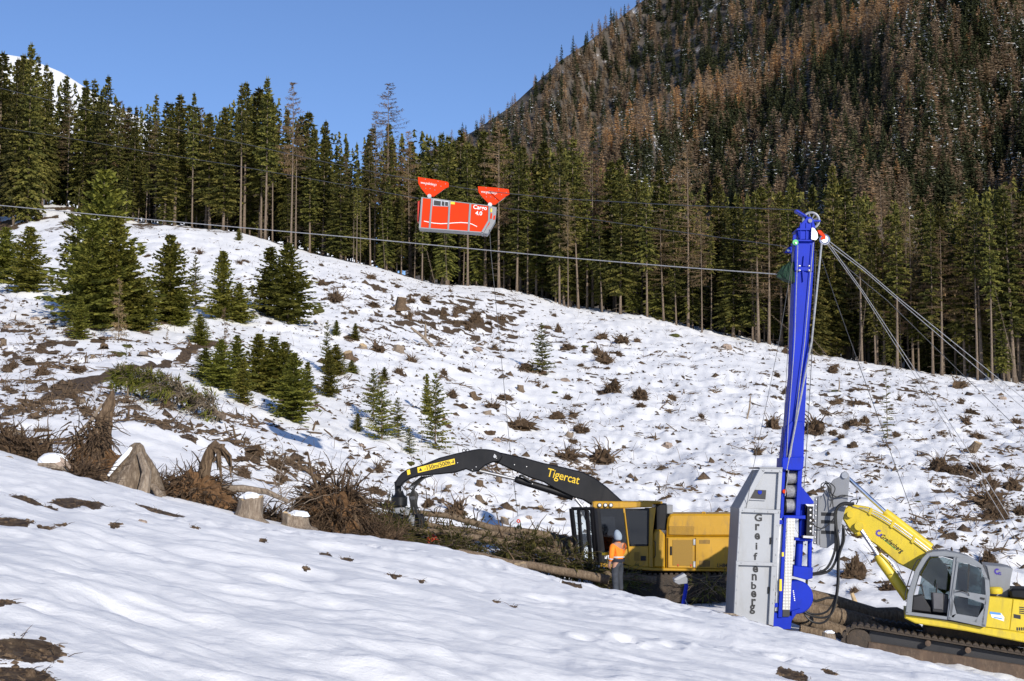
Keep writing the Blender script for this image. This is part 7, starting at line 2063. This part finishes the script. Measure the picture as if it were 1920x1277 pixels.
# ------------------------------------------------------------------ timber and cut branches
def make_log(a, b, r0, r1, label, group, stubs=0, seed=0, crook=.04):
    rng = random.Random(seed); A, B = Vector(a), Vector(b)
    e = empty('log', A, label, 'log', group)
    pts = [A.lerp(B, t) + Vector((rng.gauss(0, crook * .5), rng.gauss(0, crook * .5), rng.gauss(0, crook))) * (0 < t < 1) for t in np.linspace(0, 1, 7)]
    MB().tube(pts, [r0 + (r1 - r0) * i / 6 for i in range(7)], 12, cap=False).build('bark', MATS['log_bark'], e)
    for p, q, r in ((pts[0], pts[1], r0), (pts[-1], pts[-2], r1)):
        d = (p - q).normalized(); MB().lathe(p - d * .01, d, [(0, r * .99), (.012, r * .97)], 12, smooth=False).build('cut_face', MATS['cut_wood'], e)
    for k in range(stubs):
        t = rng.random(); p = A.lerp(B, t); d = Vector((rng.gauss(0, .3), -abs(rng.gauss(0, .6)), rng.uniform(.2, 1))).normalized(); ln = rng.uniform(.2, .9)
        MB().tube([p, p + d * ln * .6, p + d * ln + Vector((rng.gauss(0, .1), 0, -.05))], [.022, .016, .006], 5).build('branch_stub', MATS['root_bark'], e)
    return e
def build_logs():
    g = 'logs behind the blue mast'
    def L(pa, pb, Y, Yb, r0, r1, lab, grp=g, st=0, sd=0): return make_log(W(*pa, Y), W(*pb, Yb), r0, r1, lab, grp, st, sd)
    L((1490, 1112), (1716, 1172), 42.1, 42.2, .22, .27, 'uppermost log lying behind the mast foot', sd=1)
    L((1480, 1130), (1705, 1190), 41.5, 41.5, .24, .26, 'thick middle log with bare reddish bark behind the mast foot', sd=2)
    L((1474, 1152), (1625, 1200), 41.0, 40.9, .17, .21, 'front log beside the rope reel', sd=3)
    L((1500, 1180), (1590, 1203), 40.4, 40.3, .13, .15, 'short thin log lying lowest behind the mast foot', sd=4)
    L((1488, 1190), (1506, 1208), 37.6, 37.9, .12, .12, 'dark short log end beside the bank at the mast foot', sd=5)
    g2 = 'long stems behind the worker'
    L((600, 925), (1085, 1018), 48.6, 49.0, .06, .14, 'long stem with bare branches reaching from the root ball to the cage door', g2, 34, 6)
    L((735, 985), (1090, 1040), 46.9, 46.9, .07, .15, 'thick stem lying in front of the other stems left of the cage door', g2, 30, 7)
    L((700, 968), (1095, 1028), 47.8, 47.9, .07, .13, 'middle stem of the pile left of the cage door', g2, 26, 8)
    L((860, 1035), (1142, 1088), 44.6, 44.2, .10, .14, 'dark stem with a reddish cut end beside the worker', g2, 4, 9)
    L((1010, 1012), (1180, 1024), 49.4, 50.3, .2, .23, 'stem passing behind the cage door', g2, 4, 10)
    L((1130, 1076), (1230, 1088), 46.0, 46.2, .10, .12, 'thin stem under the yellow deck', g2, 2, 11)
build_logs()
def brush(name, label, spots, seed, n_each, green=.6, size=1.0):
    """heap of cut spruce branches"""
    rng = random.Random(seed); tb = TB()
    for px, py, Y, sx, sz, sy in spots:
        c_ = W(px, py, Y); rx, rz = M(sx, Y), M(sz, Y)
        for i in range(n_each):
            p = c_ + Vector((rng.gauss(0, rx * .5), rng.gauss(0, sy * .5), rng.gauss(0, rz * .45)))
            g_ = height(p.x, p.y)
            if p.z < g_: p.z = g_ + rng.uniform(0, .2)
            d = Vector((rng.gauss(0, 1), rng.gauss(0, .6), rng.gauss(.0, .45))).normalized(); ln = rng.uniform(.35, .9) * size
            tb.stick([p, p + d * ln * .5 + Vector((0, 0, -.03)), p + d * ln + Vector((0, 0, -.12 * ln))], .012, .005, rng.random(), 1)
            gm = 0 if rng.random() < green else 1
            for k in range(10 if gm == 0 else 4):
                s_ = rng.uniform(.1, 1); td = (d * .8 + Vector((rng.gauss(0, .5), rng.gauss(0, .5), rng.gauss(-.25, .4)))).normalized()
                tb.twig(p + d * ln * s_ + Vector((0, 0, -.1 * ln * s_ * s_)), td, Vector((0, 0, 1)), rng.uniform(.12, .34) * size, (.05 if gm == 0 else .02), rng.uniform(.05, .9), gm)
    o = link(name, tb.mesh(name, [MATS['spruce_needles'], MATS['dead_twigs']]))
    return tag(o, label, None, None, 'stuff')
brush('cut_branches', 'heap of cut spruce branches among the stems', [(722, 985, 48.3, 55, 42, .7), (735, 998, 48.0, 50, 30, .5), (700, 998, 47.6, 34, 30, .6), (770, 995, 48.2, 40, 26, .4), (705, 992, 46.0, 26, 30, .4), (712, 1004, 45.4, 30, 18, .4), (750, 1006, 46.4, 14, 20, .3), (850, 1010, 47.6, 40, 18, .4), (850, 1022, 46.3, 50, 18, .5), (930, 1042, 46.2, 50, 16, .5), (1000, 1050, 46.0, 50, 18, .5), (1060, 1056, 45.4, 34, 22, .5), (1088, 1070, 45.2, 30, 10, .4), (985, 1022, 47, 20, 10, .3)], 91, 120, .8)
brush('cut_branches', 'cut branches under and behind the yellow deck', [(1335, 1098, 46.2, 36, 16, .4), (1335, 1082, 50.8, 40, 14, .5), (1172, 1082, 46.2, 14, 14, .3), (1310, 1090, 50.6, 40, 14, .4)], 92, 60, .5)
# ------------------------------------------------------------------ worker in orange
mat('orange_jacket', (1.0, 0.24, 0.025), 0.75, var=0.10, scale=6.0, bump=0.25, bscale=9.0, spec=0.2)
mat('work_trousers', (0.048, 0.054, 0.066), 0.85, var=0.3, scale=6.0, bump=0.3, bscale=10.0, spec=0.15)
mat('dark_cloth', (0.022, 0.024, 0.035), 0.85, var=0.3, scale=6.0, spec=0.15)
mat('reflective_band', (0.52, 0.55, 0.56), 0.4, var=0.08)
mat('hood_blue_grey', (0.30, 0.36, 0.43), 0.85, var=0.12, scale=8.0, bump=0.2, spec=0.15)
mat('skin', (0.40, 0.215, 0.15), 0.6, var=0.1, scale=10.0)
mat('beard', (0.055, 0.032, 0.02), 0.85, var=0.3, scale=30.0)
mat('boot', (0.03, 0.025, 0.02), 0.7, var=0.3)
mat('glove_dark', (0.03, 0.03, 0.03), 0.8, var=0.3)
def skin_mesh(name, chains, material, parent, sub=2, root=0):
    """grow one continuous surface from connected edges with a radius (or pair) per vertex"""
    V = []; E = []; Rr = []; ids = {}
    for ch_ in chains:
        prev = None
        for key, p, r in ch_:
            if key in ids: i = ids[key]
            else:
                i = len(V); V.append(p); Rr.append(r if isinstance(r, tuple) else (r, r)); ids[key] = i
            if prev is not None: E.append((prev, i))
            prev = i
    me = bpy.data.meshes.new(name); me.from_pydata([tuple(v) for v in V], E, []); me.update()
    o = bpy.data.objects.new(name, me); COL.objects.link(o)
    sk = o.modifiers.new('skin', 'SKIN'); sk.use_smooth_shade = True; sk.branch_smoothing = .6
    if not me.skin_vertices: me.skin_vertices.new()
    for i, (a, b) in enumerate(Rr):
        sv = me.skin_vertices[0].data[i]; sv.radius = (a, b); sv.use_root = (i == root)
    ss = o.modifiers.new('sub', 'SUBSURF'); ss.levels = sub; ss.render_levels = sub
    dg = bpy.context.evaluated_depsgraph_get(); dg.update()
    m2 = bpy.data.meshes.new_from_object(o.evaluated_get(dg)); bpy.data.objects.remove(o)
    m2.name = name; m2.materials.clear(); m2.materials.append(MATS[material]); m2.polygons.foreach_set('use_smooth', np.ones(len(m2.polygons), dtype=bool))
    return link(name, m2, parent)

def build_person():
    Y = 43.6
    b = W(1158, 1110, Y); b.z = height(b.x, Y)
    h = W(1154, 994, Y).z - b.z                 # standing height from the photo
    k = h / 1.84
    e = empty('person', b, 'worker in orange jacket and grey trousers holding a yellow remote control', 'person')
    e.scale = (k * 1.12, k * 1.16, k)
    e.rotation_euler = (0, 0, R(-46))           # local -X is where the chest points; turned a little away from the camera
    V = Vector
    # local frame: facing -X, left/right along Y (near side = -Y)
    hip, kneeN, ankN = V((.02, -.09, .93)), V((.01, -.11, .50)), V((.06, -.12, .09))
    kneeF, ankF = V((-.03, .10, .50)), V((-.01, .12, .09))
    body = [
        [('pelvis', V((.02, 0, .97)), (.13, .16)), ('waist', V((.015, 0, 1.10)), (.12, .15)), ('chest', V((.0, 0, 1.32)), (.13, .19)), ('neckb', V((.0, 0, 1.50)), (.07, .08)), ('neck', V((-.015, 0, 1.57)), (.055, .055)), ('skull', V((-.03, 0, 1.68)), (.095, .08)), ('crown', V((-.02, 0, 1.76)), (.07, .065))],
        [('skull', V((-.03, 0, 1.68)), .09), ('nose', V((-.125, 0, 1.665)), .022)],
        [('pelvis', V((.02, 0, .97)), .14), ('hipN', hip, .105), ('kneeN', kneeN, .072), ('ankN', ankN, .05), ('toeN', V((-.11, -.13, .035)), .04)],
        [('pelvis', V((.02, 0, .97)), .14), ('hipF', V((.02, .09, .93)), .105), ('kneeF', kneeF, .072), ('ankF', ankF, .05), ('toeF', V((-.18, .13, .035)), .04)],
        [('chest', V((.0, 0, 1.32)), .14), ('shN', V((.02, -.20, 1.43)), .075), ('elN', V((.06, -.27, 1.13)), .052), ('wrN', V((-.03, -.26, .88)), .035), ('palmN', V((-.055, -.255, .80)), (.045, .025))],
        [('chest', V((.0, 0, 1.32)), .14), ('shF', V((.0, .20, 1.43)), .075), ('elF', V((-.05, .25, 1.14)), .052), ('wrF', V((-.28, .12, 1.12)), .035), ('palmF', V((-.36, .08, 1.12)), (.045, .025))],
    ]
    # five fingers on each hand, each its own chain rooted in the palm
    for nm, base_, d, up in (('N', V((-.06, -.255, .775)), V((-.12, 0, -1)), V((-1, 0, 0))), ('F', V((-.385, .07, 1.12)), V((-1, -.35, -.05)), V((0, 0, 1)))):
        d = d.normalized(); side = up.normalized()
        for q, (off, ln) in enumerate(((-.030, .062), (-.010, .075), (.010, .07), (.030, .055))):
            a = base_ + side * off; c_ = a + d * ln * .5 + V((.006, .012, 0)); f_ = a + d * ln + V((.015, .03, -.004))
            body.append([('palm' + nm, None, None), (f'f{nm}{q}a', a, .0095), (f'f{nm}{q}b', c_, .0085), (f'f{nm}{q}c', f_, .007)])
        a = base_ + side * .045 - d * .03
        body.append([('palm' + nm, None, None), (f't{nm}a', a, .012), (f't{nm}b', a + (side * .7 + d * .7) * .035, .010), (f't{nm}c', a + (side * .5 + d) * .055, .008)])
    ids = {}
    for ch_ in body:
        for i, (kk, p, r) in enumerate(ch_):
            if p is not None and kk not in ids: ids[kk] = (p, r)
    body = [[(kk, *ids[kk]) for kk, p, r in ch_] for ch_ in body]
    skin_mesh('body', body, 'skin', e)
    # clothes as fuller shells over the same skeleton
    jk = [
        [('hem', V((.02, 0, .98)), (.155, .195)), ('waist', V((.015, 0, 1.10)), (.15, .19)), ('chest', V((.0, 0, 1.30)), (.16, .215)), ('col', V((.0, 0, 1.46)), (.10, .13)), ('top', V((-.01, 0, 1.54)), (.07, .075))],
        [('chest', V((.0, 0, 1.30)), .17), ('shN', V((.02, -.21, 1.42)), .095), ('elN', V((.065, -.28, 1.13)), .074), ('wrN', V((-.015, -.265, .92)), .055)],
        [('chest', V((.0, 0, 1.30)), .17), ('shF', V((.0, .21, 1.42)), .095), ('elF', V((-.05, .265, 1.13)), .074), ('wrF', V((-.25, .14, 1.12)), .055)],
    ]
    jo = skin_mesh('jacket', jk, 'orange_jacket', e, root=1)
    def band(z, rx, ry, cx=0.0, hgt=.045, m='reflective_band', cy=0.0, nm='reflective_band', tilt=0.0):
        mb = MB(); n = 28; vs = []; fs = []
        for q, zz in enumerate((z - hgt / 2, z + hgt / 2)):
            for j in range(n):
                a = 6.283 * j / n; vs.append((cx + rx * math.cos(a), cy + ry * math.sin(a), zz))
        for j in range(n): fs.append((j, (j + 1) % n, n + (j + 1) % n, n + j))
        mb.add(vs, fs, True); me = bpy.data.meshes.new(nm); me.from_pydata(mb.v, [], mb.f); me.update(); me.materials.append(MATS[m]); return link(nm, me, jo)
    band(1.05, .156, .196, .015, .035)
    sl_ = MB(); sl_.tube([V((.035, -.272, 1.035)), V((.022, -.27, 1.0))], .066, 14, cap=False); me = bpy.data.meshes.new('reflective_band'); me.from_pydata(sl_.v, [], sl_.f); me.update(); me.materials.append(MATS['reflective_band']); link('reflective_band', me, jo)
    hm = MB(); hm.tube([V((.02, 0, 1.00)), V((.02, 0, .93))], .0, 4)
    band(.955, .158, .195, .02, .09, 'dark_cloth', nm='jacket_hem')
    cl = MB(); cl.tube([V((-.005, 0, 1.49)), V((-.02, 0, 1.575))], [.095, .08], 14, cap=False); me = bpy.data.meshes.new('collar'); me.from_pydata(cl.v, [], cl.f); me.update(); me.materials.append(MATS['dark_cloth']); link('collar', me, e)
    skin_mesh('trousers', [
        [('w', V((.02, 0, 1.02)), (.145, .18)), ('p', V((.02, 0, .93)), (.15, .18)), ('hN', V((.02, -.095, .86)), .12), ('kN', kneeN + V((0, 0, 0)), .095), ('aN', V((.055, -.12, .13)), .078), ('bN', V((.055, -.12, .06)), .075)],
        [('p', V((.02, 0, .93)), .15), ('hF', V((.02, .095, .86)), .12), ('kF', kneeF, .095), ('aF', V((-.005, .12, .13)), .078), ('bF', V((-.005, .12, .06)), .075)]], 'work_trousers', e, root=1)
    for ax_, ay in ((.05, -.12), (-.01, .12)):
        skin_mesh('boot', [[('a', V((ax_ + .02, ay, .12)), .062), ('h', V((ax_ + .03, ay, .045)), (.055, .05)), ('m', V((ax_ - .08, ay, .045)), (.052, .04)), ('t', V((ax_ - .17, ay, .04)), (.048, .032))]], 'boot', e)
    hd = skin_mesh('hood', [[('n', V((.03, 0, 1.52)), (.09, .10)), ('b', V((.035, 0, 1.62)), (.11, .115)), ('s', V((.015, 0, 1.71)), (.118, .112)), ('c', V((-.02, 0, 1.79)), (.085, .09)), ('p', V((-.07, 0, 1.80)), (.05, .07))]], 'hood_blue_grey', e)
    skin_mesh('beard', [[('c', V((-.075, 0, 1.60)), (.045, .05)), ('j', V((-.095, 0, 1.575)), (.03, .035)), ('l', V((-.04, -.06, 1.61)), .025)], [('c', V((-.075, 0, 1.60)), .045), ('r', V((-.04, .06, 1.61)), .025)]], 'beard', e, 1)
    for s in (-1, 1):
        me = lump_mesh(95, .012, .008, .012, .0, MATS['glove_dark'], 'eye', 8, 6); o = link('eye', me, e); o.location = (-.112, .03 * s, 1.695)
        me = lump_mesh(96, .018, .012, .032, .1, MATS['skin'], 'ear', 8, 6); o = link('ear', me, e); o.location = (-.015, .085 * s, 1.675)
    mo = MB().tube([V((-.118, -.022, 1.628)), V((-.124, 0, 1.627)), V((-.118, .022, 1.628))], .006, 6); me = bpy.data.meshes.new('mouth'); me.from_pydata(mo.v, [], mo.f); me.update(); me.materials.append(MATS['dark_red_paint']); link('mouth', me, e)
    # the remote control is held, so it is a thing of its own
    bpy.context.view_layer.update()
    p = e.matrix_world @ V((-.43, .02, 1.12))
    r_ = empty('remote_control', p, 'small yellow remote control in the hand of the orange worker', 'remote control', None, R(-46))
    r_.scale = (k, k, k)
    def lm(nm, mb, m): me = bpy.data.meshes.new(nm); me.from_pydata(mb.v, [], mb.f); me.update(); me.materials.append(MATS[m]); return link(nm, me, r_)
    lm('housing', MB().box((-.06, -.12, -.035), (.06, .10, .045), .012), 'sticker_yellow')
    lm('keypad', MB().box((-.045, -.10, .046), (.045, .08, .056)), 'glove_dark')
    lm('joystick', MB().tube([V((0, -.05, .05)), V((0, -.05, .11))], [.012, .02], 8), 'glove_dark')
build_person()
